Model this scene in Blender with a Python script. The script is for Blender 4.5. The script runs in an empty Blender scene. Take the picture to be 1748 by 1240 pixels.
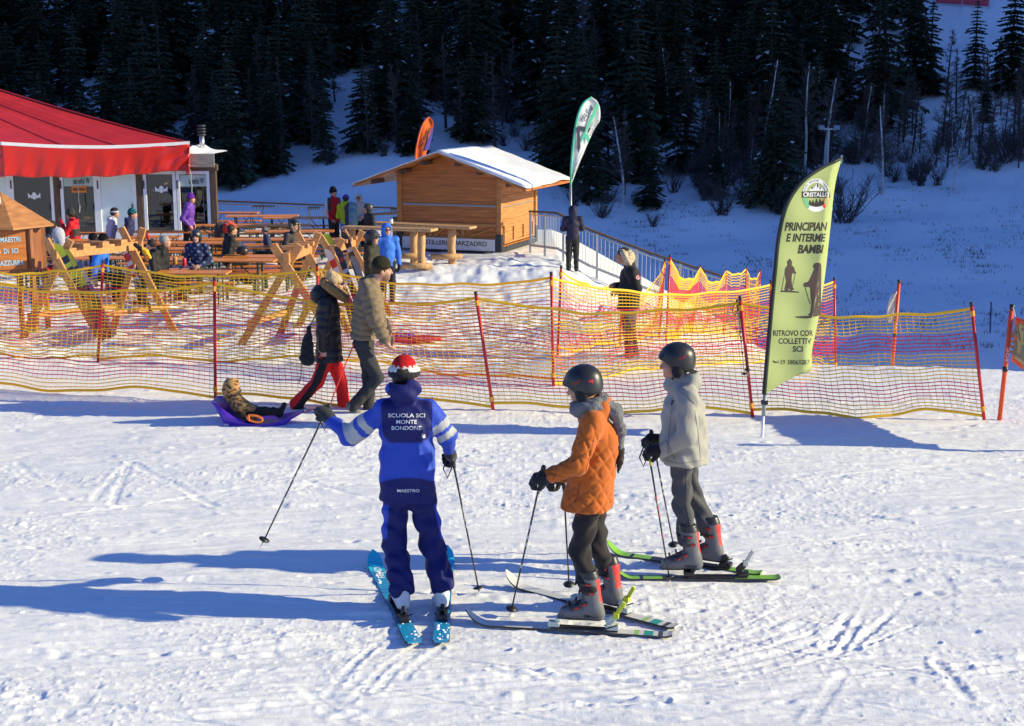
import bpy, bmesh, math, random
import numpy as np
from mathutils import Vector, Matrix
from mathutils.geometry import tessellate_polygon
from mathutils.bvhtree import BVHTree
random.seed(7)
scene = bpy.context.scene
COL = scene.collection
R = math.radians
# ---------------------------------------------------------------- camera
F, CX, CY, HC = 2450.0, 874.0, 620.0, 3.7
PITCH = math.atan((620 - 149) / F)
cam = bpy.data.cameras.new('camera')
cam.sensor_width = 36.0
cam.lens = 36.0 * F / 1748.0
cam.clip_start, cam.clip_end = 0.1, 2000
camo = bpy.data.objects.new('camera', cam)
COL.objects.link(camo)
camo.location = (0, 0, HC)
camo.rotation_euler = (math.pi / 2 - PITCH, 0, 0)
scene.camera = camo
# ---------------------------------------------------------------- world, sun, exposure
SUN_E, SUN_A = R(21.5), R(4.2)
w = bpy.data.worlds.new('World')
scene.world = w
w.use_nodes = True
sky = w.node_tree.nodes.new('ShaderNodeTexSky')
sky.sky_type = 'NISHITA'
sky.sun_disc = False
sky.sun_elevation = SUN_E
sky.sun_rotation = R(90) + SUN_A
sky.altitude = 1500
sky.air_density = 1.0
sky.dust_density = 0.3
sky.ozone_density = 3.0
bg = w.node_tree.nodes['Background']
bg.inputs[1].default_value = 0.080
tint = w.node_tree.nodes.new('ShaderNodeVectorMath')     # the deep blue of a high winter sky
tint.operation = 'MULTIPLY'
tint.inputs[1].default_value = (0.86, 1.15, 1.85)
w.node_tree.links.new(sky.outputs[0], tint.inputs[0])
w.node_tree.links.new(tint.outputs[0], bg.inputs[0])
TO_SUN = Vector((math.cos(SUN_E) * math.cos(SUN_A), -math.cos(SUN_E) * math.sin(SUN_A), math.sin(SUN_E)))
sl = bpy.data.lights.new('sun', 'SUN')
sl.energy = 5.0
sl.angle = R(0.5)
sl.color = (1.0, 0.89, 0.54)
so = bpy.data.objects.new('sun', sl)
COL.objects.link(so)
so.rotation_euler = (-TO_SUN).to_track_quat('-Z', 'Y').to_euler()
so.location = (60, -5, 30)
vs = scene.view_settings
vs.view_transform = 'Standard'
vs.look = 'None'
vs.exposure = 0.45
vs.gamma = 1
# ---------------------------------------------------------------- helpers
CP, SP = math.cos(PITCH), math.sin(PITCH)
def ray(px, py):
    u, v = (px - CX) / F, (CY - py) / F
    return Vector((u, CP + v * SP, -SP + v * CP))
def U(px, py, Y):
    d = ray(px, py)
    t = Y / d.y
    return Vector((d.x * t, Y, HC + d.z * t))
def G(px, py, z=0.0):
    d = ray(px, py)
    t = (z - HC) / d.z
    return Vector((d.x * t, d.y * t, z))
def V3(*a):
    return Vector(a)

def link(name, me, parent=None):
    o = bpy.data.objects.new(name, me)
    COL.objects.link(o)
    if parent is not None:
        o.parent = parent
    return o
def thing(name, label, cat, loc=(0, 0, 0), group=None, rz=0.0):
    o = link(name, None)
    o.location = loc
    o.rotation_euler = (0, 0, rz)
    o.empty_display_size = 0.2
    return tag(o, label, cat, group)
def tag(o, label, cat, group=None):
    o['label'] = label
    o['category'] = cat
    if group:
        o['group'] = group
    return o
def kids(o):
    return [c for c in COL.objects if c.parent == o]
def copy_tree(o, ch=None):
    ch = ch if ch is not None else {}
    def rec(a, p):
        c = a.copy()
        COL.objects.link(c)
        if p is not None:
            c.parent = p
        for k in a.children:
            rec(k, c)
        return c
    return rec(o, None)

# ---- materials
def mat(name, col, rough=0.6, metal=0.0, bump=0.0, bscale=20.0, var=0.0, vscale=4.0, attr=False, spec=0.5, stretch=None, trans=0.0, sheen=0.0, detail=4.0):
    m = bpy.data.materials.new(name)
    m.use_nodes = True
    nt = m.node_tree
    b = nt.nodes['Principled BSDF']
    b.inputs['Roughness'].default_value = rough
    b.inputs['Metallic'].default_value = metal
    b.inputs['Specular IOR Level'].default_value = spec
    if sheen:
        b.inputs['Sheen Weight'].default_value = sheen
    if trans:
        b.inputs['Transmission Weight'].default_value = trans
    src = None
    if attr:
        a = nt.nodes.new('ShaderNodeAttribute')
        a.attribute_name = 'Col'
        src = a.outputs['Color']
    else:
        b.inputs['Base Color'].default_value = (*col, 1)
    tc = None
    if bump or var:
        tcn = nt.nodes.new('ShaderNodeTexCoord')
        tc = tcn.outputs['Object']
        if stretch:
            mp = nt.nodes.new('ShaderNodeMapping')
            mp.inputs['Scale'].default_value = stretch
            nt.links.new(tc, mp.inputs[0])
            tc = mp.outputs[0]
    if var:
        n = nt.nodes.new('ShaderNodeTexNoise')
        n.inputs['Scale'].default_value = vscale
        n.inputs['Detail'].default_value = 5
        nt.links.new(tc, n.inputs['Vector'])
        rp = nt.nodes.new('ShaderNodeMapRange')
        rp.inputs[1].default_value = 0.3
        rp.inputs[2].default_value = 0.7
        rp.inputs[3].default_value = 1 - var
        rp.inputs[4].default_value = 1 + var
        nt.links.new(n.outputs[0], rp.inputs[0])
        mx = nt.nodes.new('ShaderNodeVectorMath')
        mx.operation = 'SCALE'
        if src is None:
            mx.inputs[0].default_value = col
        else:
            nt.links.new(src, mx.inputs[0])
        nt.links.new(rp.outputs[0], mx.inputs['Scale'])
        src = mx.outputs[0]
    if src is not None:
        nt.links.new(src, b.inputs['Base Color'])
    if bump:
        n2 = nt.nodes.new('ShaderNodeTexNoise')
        n2.inputs['Scale'].default_value = bscale
        n2.inputs['Detail'].default_value = detail
        nt.links.new(tc, n2.inputs['Vector'])
        bp = nt.nodes.new('ShaderNodeBump')
        bp.inputs['Strength'].default_value = bump
        bp.inputs['Distance'].default_value = 0.02
        nt.links.new(n2.outputs[0], bp.inputs['Height'])
        nt.links.new(bp.outputs[0], b.inputs['Normal'])
    return m
def srgb(r, g, b):
    f = lambda c: c / 12.92 if c <= 0.04045 else ((c + 0.055) / 1.055) ** 2.4
    return (f(r / 255), f(g / 255), f(b / 255))

def cloth_mat(name, col, tl=0.4, rough=.7, attr=False):
    m = mat(name, col, rough, spec=.25, attr=attr)
    nt = m.node_tree
    b = nt.nodes['Principled BSDF']
    t = nt.nodes.new('ShaderNodeBsdfTranslucent')
    t.inputs[0].default_value = (*col, 1)
    mx = nt.nodes.new('ShaderNodeMixShader')
    mx.inputs[0].default_value = tl
    nt.links.new(b.outputs[0], mx.inputs[1])
    nt.links.new(t.outputs[0], mx.inputs[2])
    nt.links.new(mx.outputs[0], nt.nodes['Material Output'].inputs[0])
    return m
# ---- mesh builder
class MB:
    def __init__(s):
        s.v, s.f, s.m = [], [], []
    def add(s, vs_, fs, mi=0):
        n = len(s.v)
        s.v.extend([tuple(p) for p in vs_])
        s.f.extend([tuple(i + n for i in f) for f in fs])
        s.m.extend([mi] * len(fs))
        return s
    def obox(s, c, ax, ay, az, mi=0):       # centre and three half-axis vectors
        c, ax, ay, az = Vector(c), Vector(ax), Vector(ay), Vector(az)
        P = [c + ax * i + ay * j + az * k for k in (-1, 1) for j in (-1, 1) for i in (-1, 1)]
        return s.add(P, [(0, 2, 3, 1), (4, 5, 7, 6), (0, 1, 5, 4), (2, 6, 7, 3), (0, 4, 6, 2), (1, 3, 7, 5)], mi)
    def box(s, x0, x1, y0, y1, z0, z1, mi=0):
        return s.obox(((x0 + x1) / 2, (y0 + y1) / 2, (z0 + z1) / 2), ((x1 - x0) / 2, 0, 0), (0, (y1 - y0) / 2, 0), (0, 0, (z1 - z0) / 2), mi)
    def beam(s, a, b, w_, h_, up=(0, 0, 1), mi=0):
        a, b = Vector(a), Vector(b)
        d = (b - a)
        L = d.length
        d.normalize()
        up = Vector(up)
        sd = d.cross(up)
        if sd.length < 1e-4:
            sd = d.cross(Vector((1, 0, 0)))
        sd.normalize()
        up2 = sd.cross(d)
        return s.obox((a + b) / 2, d * L / 2, sd * w_ / 2, up2 * h_ / 2, mi)
    def tube(s, pts, rad, n=8, mi=0, cap=True):
        pts = [Vector(p) for p in pts]
        if not hasattr(rad, '__len__'):
            rad = [rad] * len(pts)
        base = len(s.v)
        ref = None
        for i, p in enumerate(pts):
            d = (pts[min(i + 1, len(pts) - 1)] - pts[max(i - 1, 0)]).normalized()
            if ref is None:
                ref = d.orthogonal().normalized()
            ref = (ref - d * ref.dot(d))
            ref = ref.normalized() if ref.length > 1e-6 else d.orthogonal().normalized()
            bi = d.cross(ref)
            for k in range(n):
                a = 2 * math.pi * k / n
                s.v.append(tuple(p + (ref * math.cos(a) + bi * math.sin(a)) * rad[i]))
        for i in range(len(pts) - 1):
            for k in range(n):
                s.f.append((base + i * n + k, base + i * n + (k + 1) % n, base + (i + 1) * n + (k + 1) % n, base + (i + 1) * n + k))
                s.m.append(mi)
        if cap:
            s.f.append(tuple(base + k for k in reversed(range(n))))
            s.f.append(tuple(base + (len(pts) - 1) * n + k for k in range(n)))
            s.m += [mi, mi]
        return s
    def lathe(s, c, prof, n=16, mi=0, ax=(0, 0, 1)):   # prof: list of (r, z)
        c, ax = Vector(c), Vector(ax).normalized()
        return s.tube([c + ax * z for r, z in prof], [max(r, 1e-4) for r, z in prof], n, mi) if len({z for r, z in prof}) == len(prof) else None
    def grid(s, P, mi=0, closed=False):       # P: rows of points
        base = len(s.v)
        nr, nc = len(P), len(P[0])
        for r in P:
            s.v.extend([tuple(p) for p in r])
        for i in range(nr - 1):
            for j in range(nc - 1 + (1 if closed else 0)):
                j2 = (j + 1) % nc
                s.f.append((base + i * nc + j, base + i * nc + j2, base + (i + 1) * nc + j2, base + (i + 1) * nc + j))
                s.m.append(mi)
        return s
    def prism(s, poly, off, mi=0):            # flat polygon (3-D points), extruded by off
        P = [Vector(p) for p in poly]
        n = len(P)
        off = Vector(off)
        tri = tessellate_polygon([P])
        fs = [tuple(t) for t in tri] + [tuple(i + n for i in reversed(t)) for t in tri]
        fs += [(i, (i + 1) % n, n + (i + 1) % n, n + i) for i in range(n)]
        return s.add(P + [p + off for p in P], fs, mi)
    def build(s, name, mats, parent=None, smooth=False, loc=None, solid=0.0, bevel=0.0, fixn=True):
        me = bpy.data.meshes.new(name)
        vv = s.v
        if loc is not None:
            l = Vector(loc)
            vv = [(p[0] - l.x, p[1] - l.y, p[2] - l.z) for p in s.v]
        me.from_pydata(vv, [], s.f)
        if not isinstance(mats, (list, tuple)):
            mats = [mats]
        for m in mats:
            me.materials.append(m)
        if len(mats) > 1:
            me.polygons.foreach_set('material_index', s.m)
        if smooth:
            me.polygons.foreach_set('use_smooth', [True] * len(s.f))
        me.validate()
        if fixn and len(s.f) < 60000:
            bm = bmesh.new()
            bm.from_mesh(me)
            bmesh.ops.recalc_face_normals(bm, faces=bm.faces)
            bm.to_mesh(me)
            bm.free()
        o = link(name, me, parent)
        if loc is not None:
            o.location = loc
        if parent is not None and parent.type == 'EMPTY' and loc is None:
            # vertices are given in world space: bring them to the parent's frame
            o.matrix_parent_inverse = (Matrix.Translation(parent.location) @ parent.rotation_euler.to_matrix().to_4x4()).inverted()
        elif parent is not None and loc is None:
            o.matrix_parent_inverse = world_mat(parent).inverted()
        if bevel:
            md = o.modifiers.new('bevel', 'BEVEL')
            md.width = bevel
            md.segments = 2
            md.limit_method = 'ANGLE'
        if solid:
            md = o.modifiers.new('solid', 'SOLIDIFY')
            md.thickness = solid
            md.offset = 0
        return o
def world_mat(o):
    m = Matrix.Translation(o.location) @ o.rotation_euler.to_matrix().to_4x4() @ Matrix.Diagonal((*o.scale, 1))
    if o.parent is not None:
        m = world_mat(o.parent) @ o.matrix_parent_inverse @ m
    return m
def np_mesh(name, V, Fq, mats, parent=None, smooth=True, col=None, mi=None):
    me = bpy.data.meshes.new(name)
    V = np.asarray(V, np.float32)
    Fq = np.asarray(Fq, np.int32)
    k = Fq.shape[1]
    me.vertices.add(len(V))
    me.vertices.foreach_set('co', V.ravel())
    me.loops.add(Fq.size)
    me.loops.foreach_set('vertex_index', Fq.ravel())
    me.polygons.add(len(Fq))
    me.polygons.foreach_set('loop_start', np.arange(0, Fq.size, k, dtype=np.int32))
    me.polygons.foreach_set('loop_total', np.full(len(Fq), k, np.int32))
    if smooth:
        me.polygons.foreach_set('use_smooth', np.ones(len(Fq), bool))
    for m in (mats if isinstance(mats, (list, tuple)) else [mats]):
        me.materials.append(m)
    if mi is not None:
        me.polygons.foreach_set('material_index', np.asarray(mi, np.int32))
    if col is not None:
        a = me.color_attributes.new('Col', 'FLOAT_COLOR', 'POINT')
        a.data.foreach_set('color', np.concatenate([np.asarray(col, np.float32), np.ones((len(V), 1), np.float32)], 1).ravel())
    me.update()
    me.validate()
    o = link(name, me, parent)
    if parent is not None:
        o.matrix_parent_inverse = world_mat(parent).inverted()
    return o

# ---- noise
def hash2(ix, iy, s):
    h = np.sin(ix * 127.1 + iy * 311.7 + s * 74.7) * 43758.5453
    return h - np.floor(h)
def vn(x, y, s=0):
    ix, iy = np.floor(x), np.floor(y)
    fx, fy = x - ix, y - iy
    fx, fy = fx * fx * (3 - 2 * fx), fy * fy * (3 - 2 * fy)
    a, b = hash2(ix, iy, s), hash2(ix + 1, iy, s)
    c, d = hash2(ix, iy + 1, s), hash2(ix + 1, iy + 1, s)
    return (a + (b - a) * fx + (c - a) * fy + (a - b - c + d) * fx * fy) * 2 - 1
def sst(a, b, x):
    t = np.clip((x - a) / (b - a), 0, 1)
    return t * t * (3 - 2 * t)
# ---------------------------------------------------------------- terrain
HY = np.array([0, 40, 55, 75, 90, 100, 110, 120, 130, 150, 170, 200, 300, 420.])
HZ = np.array([-6.6, -6.5, -6.4, -6.3, -5.3, -4.1, -2.4, 0.6, 4.0, 11, 18.5, 30, 72, 125.])
def plateau(x, y):
    z = -0.95 * sst(16.0, 31.0, y)
    k = np.clip(0.06 + (y - 21) * 0.0205, 0.0, 0.36) * sst(18, 22, y)
    z = z - np.maximum(x - 1.3, 0) * k
    z = z + 0.16 * np.exp(-((x - 0.2) ** 2 / 3.0 + (y - 37.5) ** 2 / 5.0))
    edge = np.interp(x, [-60, 1.8, 5.6, 6.6, 9.0, 30, 60], [47.5, 47.5, 38.5, 27.5, 25.5, 24, 24])
    d = np.maximum(y - edge, 0)
    return z - np.where(d < 2, d * d * 0.14, d * 0.56 - 0.56)
def hill(x, y):
    z = np.interp(y, HY, HZ)
    # mound of snow behind the hut on the left, gentle undulation
    z = z + 1.0 * vn(x * 0.035, y * 0.035, 3) * sst(60, 90, y) + 0.35 * vn(x * 0.16, y * 0.22, 7) * sst(60, 85, y) + 0.5 * vn(x * 0.1, y * 0.1, 4) * sst(70, 100, y)
    z = z + np.where(y > 20, 1.6 * np.exp(-((x + 9) / 9.0) ** 2 - ((y - 100) / 22.0) ** 2), 0)
    return z
def ground(x, y):
    x, y = np.asarray(x, float), np.asarray(y, float)
    a, b = plateau(x, y), hill(x, y)
    a = np.where(y < 60, a, -1e3)
    k = 1.2
    h = np.clip(0.5 + 0.5 * (a - b) / k, 0, 1)
    return np.where(y < 60, b * (1 - h) + a * h + k * h * (1 - h) * (h < 0.9999), b)
def gz(x, y):
    return float(ground(x, y))
def hit(px, py, y0=17.0, y1=330.0, step=0.5):
    d = ray(px, py)
    ys = np.arange(y0, y1, step)
    xs = d.x / d.y * ys
    zs = HC + d.z / d.y * ys
    g = ground(xs, ys)
    k = np.nonzero(zs < g)[0]
    i = int(k[0]) if len(k) else len(ys) - 1
    return Vector((float(xs[i]), float(ys[i]), float(g[i])))

TRACKS = []      # ((x, y) polyline, width, depth)
def trk(pts, w_=0.05, d_=0.012, berm=0.5):
    TRACKS.append(([tuple(G(a, b)[:2]) for a, b in pts], w_, d_, berm))
def arc(p0, p1, p2, n=14):
    return [((1 - t) ** 2 * p0[0] + 2 * t * (1 - t) * p1[0] + t * t * p2[0], (1 - t) ** 2 * p0[1] + 2 * t * (1 - t) * p1[1] + t * t * p2[1]) for t in [i / n for i in range(n + 1)]]
for i in range(7):
    o = i * 13
    trk(arc((870 - o * 2, 1190 - o * .6), (1250, 1200 - o), (1560 - o * 3, 1065 - o * .4)), 0.022 + .010 * (i % 3), 0.013)
for a, b in (((1472, 1000), (1415, 1105)), ((1490, 1005), (1432, 1112)), ((1452, 1035), (1405, 1100)), ((1566, 1005), (1460, 1095)), ((1545, 1015), (1500, 1060))):
    trk(arc(a, ((a[0] + b[0]) / 2 + 9, (a[1] + b[1]) / 2), b, 5), 0.032, 0.015, 0.9)
for a, b in (((705, 1105), (595, 1200)), ((722, 1100), (640, 1185)), ((752, 1105), (690, 1160)), ((690, 1060), (600, 1140)), ((560, 1190), (640, 1100))):
    trk(arc(a, ((a[0] + b[0]) / 2 - 7, (a[1] + b[1]) / 2), b, 5), 0.032, 0.017, 1.0)
for a, b in (((222, 792), (190, 860)), ((222, 792), (365, 860)), ((210, 800), (160, 850)), ((30, 790), (62, 815)), ((360, 770), (290, 800)), ((520, 1180), (600, 1240)), ((530, 1185), (680, 1240)), ((1600, 1130), (1650, 1200)), ((1380, 1240), (1440, 1150)), ((30, 1170), (100, 1205))):
    trk([a, b], 0.045, 0.02, 0.7)
for i in range(120):      # long grooves left by passing skis, nearly across the picture
    yy = random.uniform(700, 1235)
    xx = random.uniform(-200, 1500)
    ln = random.uniform(250, 900)
    sl_ = random.choice((random.uniform(-0.05, 0.07), random.uniform(-.16, .20)))
    trk(arc((xx, yy), (xx + ln / 2, yy + sl_ * ln * .5 + random.uniform(-8, 8)), (xx + ln, yy + sl_ * ln)), random.uniform(0.018, 0.032), random.uniform(0.012, 0.026), 0.8)
for i in range(16):
    xx, yy = random.uniform(0, 1700), random.uniform(760, 1200)
    ln = random.uniform(60, 220)
    a = random.uniform(-0.7, 0.7)
    trk([(xx, yy), (xx + ln, yy + a * ln * 0.6)], 0.04, 0.014, 0.6)

def build_ground():
    y_near = np.concatenate([np.arange(-30, 6.8, 1.6), [6.9, 7.3]])
    ys = list(y_near)
    y = 7.5
    while y < 330:
        ys.append(y)
        if y < 18:
            y += max(y * y / 9300.0, 0.009)
        elif y < 48:
            y += min(y * y / 5000.0, 0.22)
        else:
            y += max(0.25, y * 0.012)
    ys = np.array(ys)
    inner = np.linspace(-0.42, 0.42, 1080)
    outer = np.array([0.45, 0.5, 0.6, 0.8, 1.1, 1.6, 2.4, 4, 7])
    us = np.concatenate([-outer[::-1], inner, outer])
    Yg, Ug = np.meshgrid(ys, us, indexing='ij')
    X = Ug * np.maximum(Yg, 7.5)
    Z = ground(X, Yg)
    # near-field relief
    near = 1 - sst(15.5, 24, Yg)
    mid = 1 - sst(36, 46, Yg)
    dense = (Yg > 7) & (Yg < 48) & (np.abs(Ug) < 0.46)
    x, y = X[dense], Yg[dense]
    nr, md = near[dense], mid[dense]
    wx = x + 0.15 * vn(x * 1.2, y * 1.2, 31)
    wy = y + 0.10 * vn(x * 0.9, y * 0.9, 32)
    h = 0.03 * vn(x * 0.35, y * 0.5, 1) + 0.010 * vn(x * 0.6, y * 2.3, 2)
    st = 0.010 * vn(wx * 1.1, wy * 7.0, 5) + 0.006 * vn(wx * 2.6, wy * 17.0, 6)
    ms = 0.18 + 0.82 * sst(-0.35, 0.95, vn(x * 0.7, y * 1.2, 8) + 0.5 * vn(x * 2.0, y * 3.0, 9))
    cl = np.maximum(vn(x * 8, y * 9, 10) - .45, 0) * 0.030 + np.maximum(vn(x * 16, y * 21, 11) - .35, 0) * 0.020 + np.maximum(vn(x * 31, y * 40, 12) - .15, 0) * 0.014
    c2 = np.maximum(vn(wx * 3.1, wy * 4.0, 13) - 0.3, 0) * 0.05 + np.maximum(vn(wx * 6.1, wy * 7.0, 14) - 0.45, 0) * 0.055
    smth = vn(wx * 4.5, wy * 24, 17) * 0.0034 + vn(x * 11, y * 33, 18) * 0.0019 + np.maximum(vn(wx * 2.2, wy * 19, 20) - .35, 0) * vn(x * 12, y * 14, 24) * .022
    h = h + st * 1.35 + 0.52 * cl * ms + 0.20 * c2 * ms + 1.25 * smth
    rim = 0.06 * vn(x * 1.1, y * 1.1, 15) + 0.05 * np.maximum(vn(x * 2.6, y * 2.6, 16), 0) + 0.03 * vn(x * 5.2, y * 6.1, 19)      # trodden snow round the terrace
    h = h * np.maximum(nr, 0.55 * md) + rim * md * sst(17.5, 22, y)
    rim2 = np.exp(-((y - 36.0) / 3.0) ** 2) * np.exp(-((x - 0.0) / 3.2) ** 2)
    h += rim2 * (0.08 * np.abs(vn(x * 1.7, y * 1.7, 21)) + 0.03 * np.abs(vn(x * 4, y * 4, 22)) + 0.014 * vn(x * 9, y * 9, 23))
    # ski tracks
    for pts, wd, dp, berm in TRACKS:
        best = np.full(x.shape, 9.0)
        for (ax, ay), (bx, by) in zip(pts[:-1], pts[1:]):
            m = (x > min(ax, bx) - .3) & (x < max(ax, bx) + .3) & (y > min(ay, by) - .3) & (y < max(ay, by) + .3)
            if not m.any():
                continue
            dx, dy = bx - ax, by - ay
            L2 = dx * dx + dy * dy + 1e-9
            t = np.clip(((x[m] - ax) * dx + (y[m] - ay) * dy) / L2, 0, 1)
            best[m] = np.minimum(best[m], np.hypot(x[m] - ax - t * dx, y[m] - ay - t * dy))
        q = best / wd
        sel = q < 3
        jag = 1 + 0.35 * vn(x[sel] * 6, y[sel] * 6, 41)
        h[sel] += 0.5 * dp * (jag * (0.55 + 0.55 * vn(x[sel] * 1.3, y[sel] * 1.3, 42)) ) * 1.0 * (-np.exp(-(q[sel] / 0.8) ** 4) + berm * np.exp(-((q[sel] - 1.5) / 0.5) ** 2) * (.5 + .9 * np.maximum(vn(x[sel] * 18, y[sel] * 20, 43), -.3)))
    Z[dense] += h
    # rough forest and hillside snow
    far = (Yg >= 48)
    Z[far] += 0.10 * vn(X[far] * 0.5, Yg[far] * 0.5, 51) + 0.06 * vn(X[far] * 1.6, Yg[far] * 1.2, 52)
    nr_, nc_ = X.shape
    V = np.stack([X, Yg, Z], -1).reshape(-1, 3)
    idx = np.arange(nr_ * nc_).reshape(nr_, nc_)
    Fq = np.stack([idx[:-1, :-1], idx[:-1, 1:], idx[1:, 1:], idx[1:, :-1]], -1).reshape(-1, 4)
    o = np_mesh('snow_ground', V, Fq, M_snow)
    o['kind'] = 'structure'
    return X, Yg, Z

M_snow = mat('snow', (0.86, 0.86, 0.86), rough=0.65, spec=0.25)
def snow_nodes(m):
    nt = m.node_tree
    b = nt.nodes['Principled BSDF']
    tc = nt.nodes.new('ShaderNodeTexCoord').outputs['Object']
    prev = None
    for sc_, st, dist in ((30, 0.16, 0.015), (90, 0.35, 0.007), (260, 0.35, 0.004)):
        n = nt.nodes.new('ShaderNodeTexNoise')
        n.inputs['Scale'].default_value = sc_
        n.inputs['Detail'].default_value = 4
        nt.links.new(tc, n.inputs['Vector'])
        bp = nt.nodes.new('ShaderNodeBump')
        bp.inputs['Strength'].default_value = st
        bp.inputs['Distance'].default_value = dist
        nt.links.new(n.outputs[0], bp.inputs['Height'])
        if prev:
            nt.links.new(prev, bp.inputs['Normal'])
        prev = bp.outputs[0]
    nt.links.new(prev, b.inputs['Normal'])
snow_nodes(M_snow)
GX, GY, GZ = build_ground()
_gys = GY[:, 0]
_gus = GX[-1, :] / GY[-1, 0]
def sz(x, y):            # height of the built snow surface
    i = int(np.clip(np.searchsorted(_gys, y), 1, len(_gys) - 1))
    if abs(_gys[i - 1] - y) < abs(_gys[i] - y):
        i -= 1
    j = int(np.clip(np.searchsorted(_gus, x / max(_gys[i], 7.5)), 0, len(_gus) - 1))
    return float(GZ[i, j])

# the mountain to the right, unseen and shaped to keep the far slope in shade
def build_shade_mountain():
    xs = np.linspace(152, 420, 28)
    ys = np.concatenate([np.linspace(27, 40, 14), np.linspace(46, 400, 22)])
    Yg, Xg = np.meshgrid(ys, xs, indexing='ij')
    H = 104 * sst(29.5, 37, Yg) + 26 * sst(60, 150, Yg)
    Z = -8 + H * sst(152, 205, Xg) + 3 * vn(Xg * .1, Yg * .1, 61) * sst(40, 60, Yg)
    V = np.stack([Xg, Yg, Z], -1).reshape(-1, 3)
    n, m = Xg.shape
    idx = np.arange(n * m).reshape(n, m)
    Fq = np.stack([idx[:-1, :-1], idx[:-1, 1:], idx[1:, 1:], idx[1:, :-1]], -1).reshape(-1, 4)
    o = np_mesh('shade_mountain', V, Fq, mat('mountain_snow', (0.62, 0.63, 0.65), rough=0.9, var=.4, vscale=.12))
    o['kind'] = 'structure'
build_shade_mountain()
# ---------------------------------------------------------------- trees
M_needle = mat('spruce_needles', (0.036, 0.042, 0.022), rough=0.85, var=0.5, vscale=3, spec=0.2)
M_needle2 = mat('young_spruce_needles', (0.052, 0.060, 0.032), rough=0.85, var=0.4, vscale=3, spec=0.2)
M_bark = mat('bark', (0.05, 0.038, 0.03), rough=0.9, bump=0.4, bscale=12)
M_birch = mat('birch_bark', (0.55, 0.53, 0.51), rough=0.8, var=0.4, vscale=6)
M_larch = mat('larch_twigs', (0.085, 0.062, 0.05), rough=0.9)
M_twig = mat('shrub_twigs', (0.06, 0.047, 0.042), rough=0.9)
M_patch = mat('snow_on_branches', (0.82, 0.84, 0.88), rough=0.7)

def spruce_mesh(seed, snow=0.05, dens=1.0, ragged=0.25, wid=0.21):
    rg = random.Random(seed)
    mb = MB()
    nl = int(30 * dens)
    lean = [rg.uniform(-.02, .02) for _ in range(2)]
    for i in range(nl):
        t = (i + rg.random() * 0.7) / nl
        z = 0.04 + 0.95 * t
        rmax = wid * (1 - t) ** 0.82 * (1 + rg.uniform(-ragged, ragged)) + 0.010
        if t < 0.1:
            rmax *= 0.75 + 2.5 * t
        nb = max(5, int((11 - 5 * t) * dens))
        a0 = rg.random() * 6.28
        for k in range(nb):
            a = a0 + 6.283 * k / nb + rg.uniform(-.25, .25)
            r = rmax * rg.uniform(0.6, 1.15)
            ca, sa = math.cos(a), math.sin(a)
            droop = rg.uniform(0.25, 0.6) * (1 - 0.7 * t)
            ns = max(3, int(r / 0.022))
            sx = lean[0] * t; sy = lean[1] * t
            for q in range(ns):
                u = (q + 0.6) / ns
                rr = r * u
                zz = z - droop * r * (u ** 1.5) + 0.10 * r * max(0, u - .75)
                wv = (0.030 + 0.030 * (1 - u)) * (0.55 + 0.6 * (1 - t)) * rg.uniform(.7, 1.3)
                ln = r / ns * 1.5 + 0.012
                hang = rg.uniform(0.012, 0.04) * (1 - 0.5 * t)
                cx, cy = sx + ca * rr, sy + sa * rr
                for sgn in (-1, 1):
                    tip = (cx + ca * ln * .6 - sa * sgn * wv, cy + sa * ln * .6 + ca * sgn * wv, zz - hang)
                    p0 = (cx - ca * ln * .4, cy - sa * ln * .4, zz + .004)
                    p1 = (cx + ca * ln * .7, cy + sa * ln * .7, zz - .006)
                    mi = 1 if (rg.random() < snow and u > 0.35) else 0
                    mb.add([p0, p1, tip], [(0, 1, 2)], mi)
    # the leader
    mb.add([(-.008 + lean[0], lean[1], .95), (.008 + lean[0], lean[1], .95), (lean[0], lean[1], 1.03)], [(0, 1, 2)])
    mb.add([(lean[0], -.008 + lean[1], .95), (lean[0], .008 + lean[1], .95), (lean[0], lean[1], 1.03)], [(0, 1, 2)])
    return mb, lean
def mesh_of(mb, name, mats):
    o = mb.build(name, mats, fixn=False)
    me = o.data
    bpy.data.objects.remove(o)
    return me
SPRUCE = []
for s_ in range(9):
    mb, lean = spruce_mesh(100 + s_, snow=0.006 if s_ < 6 else 0.02, dens=(1.0, 1.15, .9)[s_ % 3], ragged=(.2, .3, .4)[s_ % 3], wid=(.2, .24, .17)[s_ % 3])
    tk = MB().tube([(0, 0, -.03), (lean[0] * .5, lean[1] * .5, .5), (lean[0], lean[1], .99)], [.016, .010, .002], 6)
    SPRUCE.append((mesh_of(mb, 'crown', [M_needle if s_ % 2 else M_needle2, M_patch]), mesh_of(tk, 'trunk', M_bark)))
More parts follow.
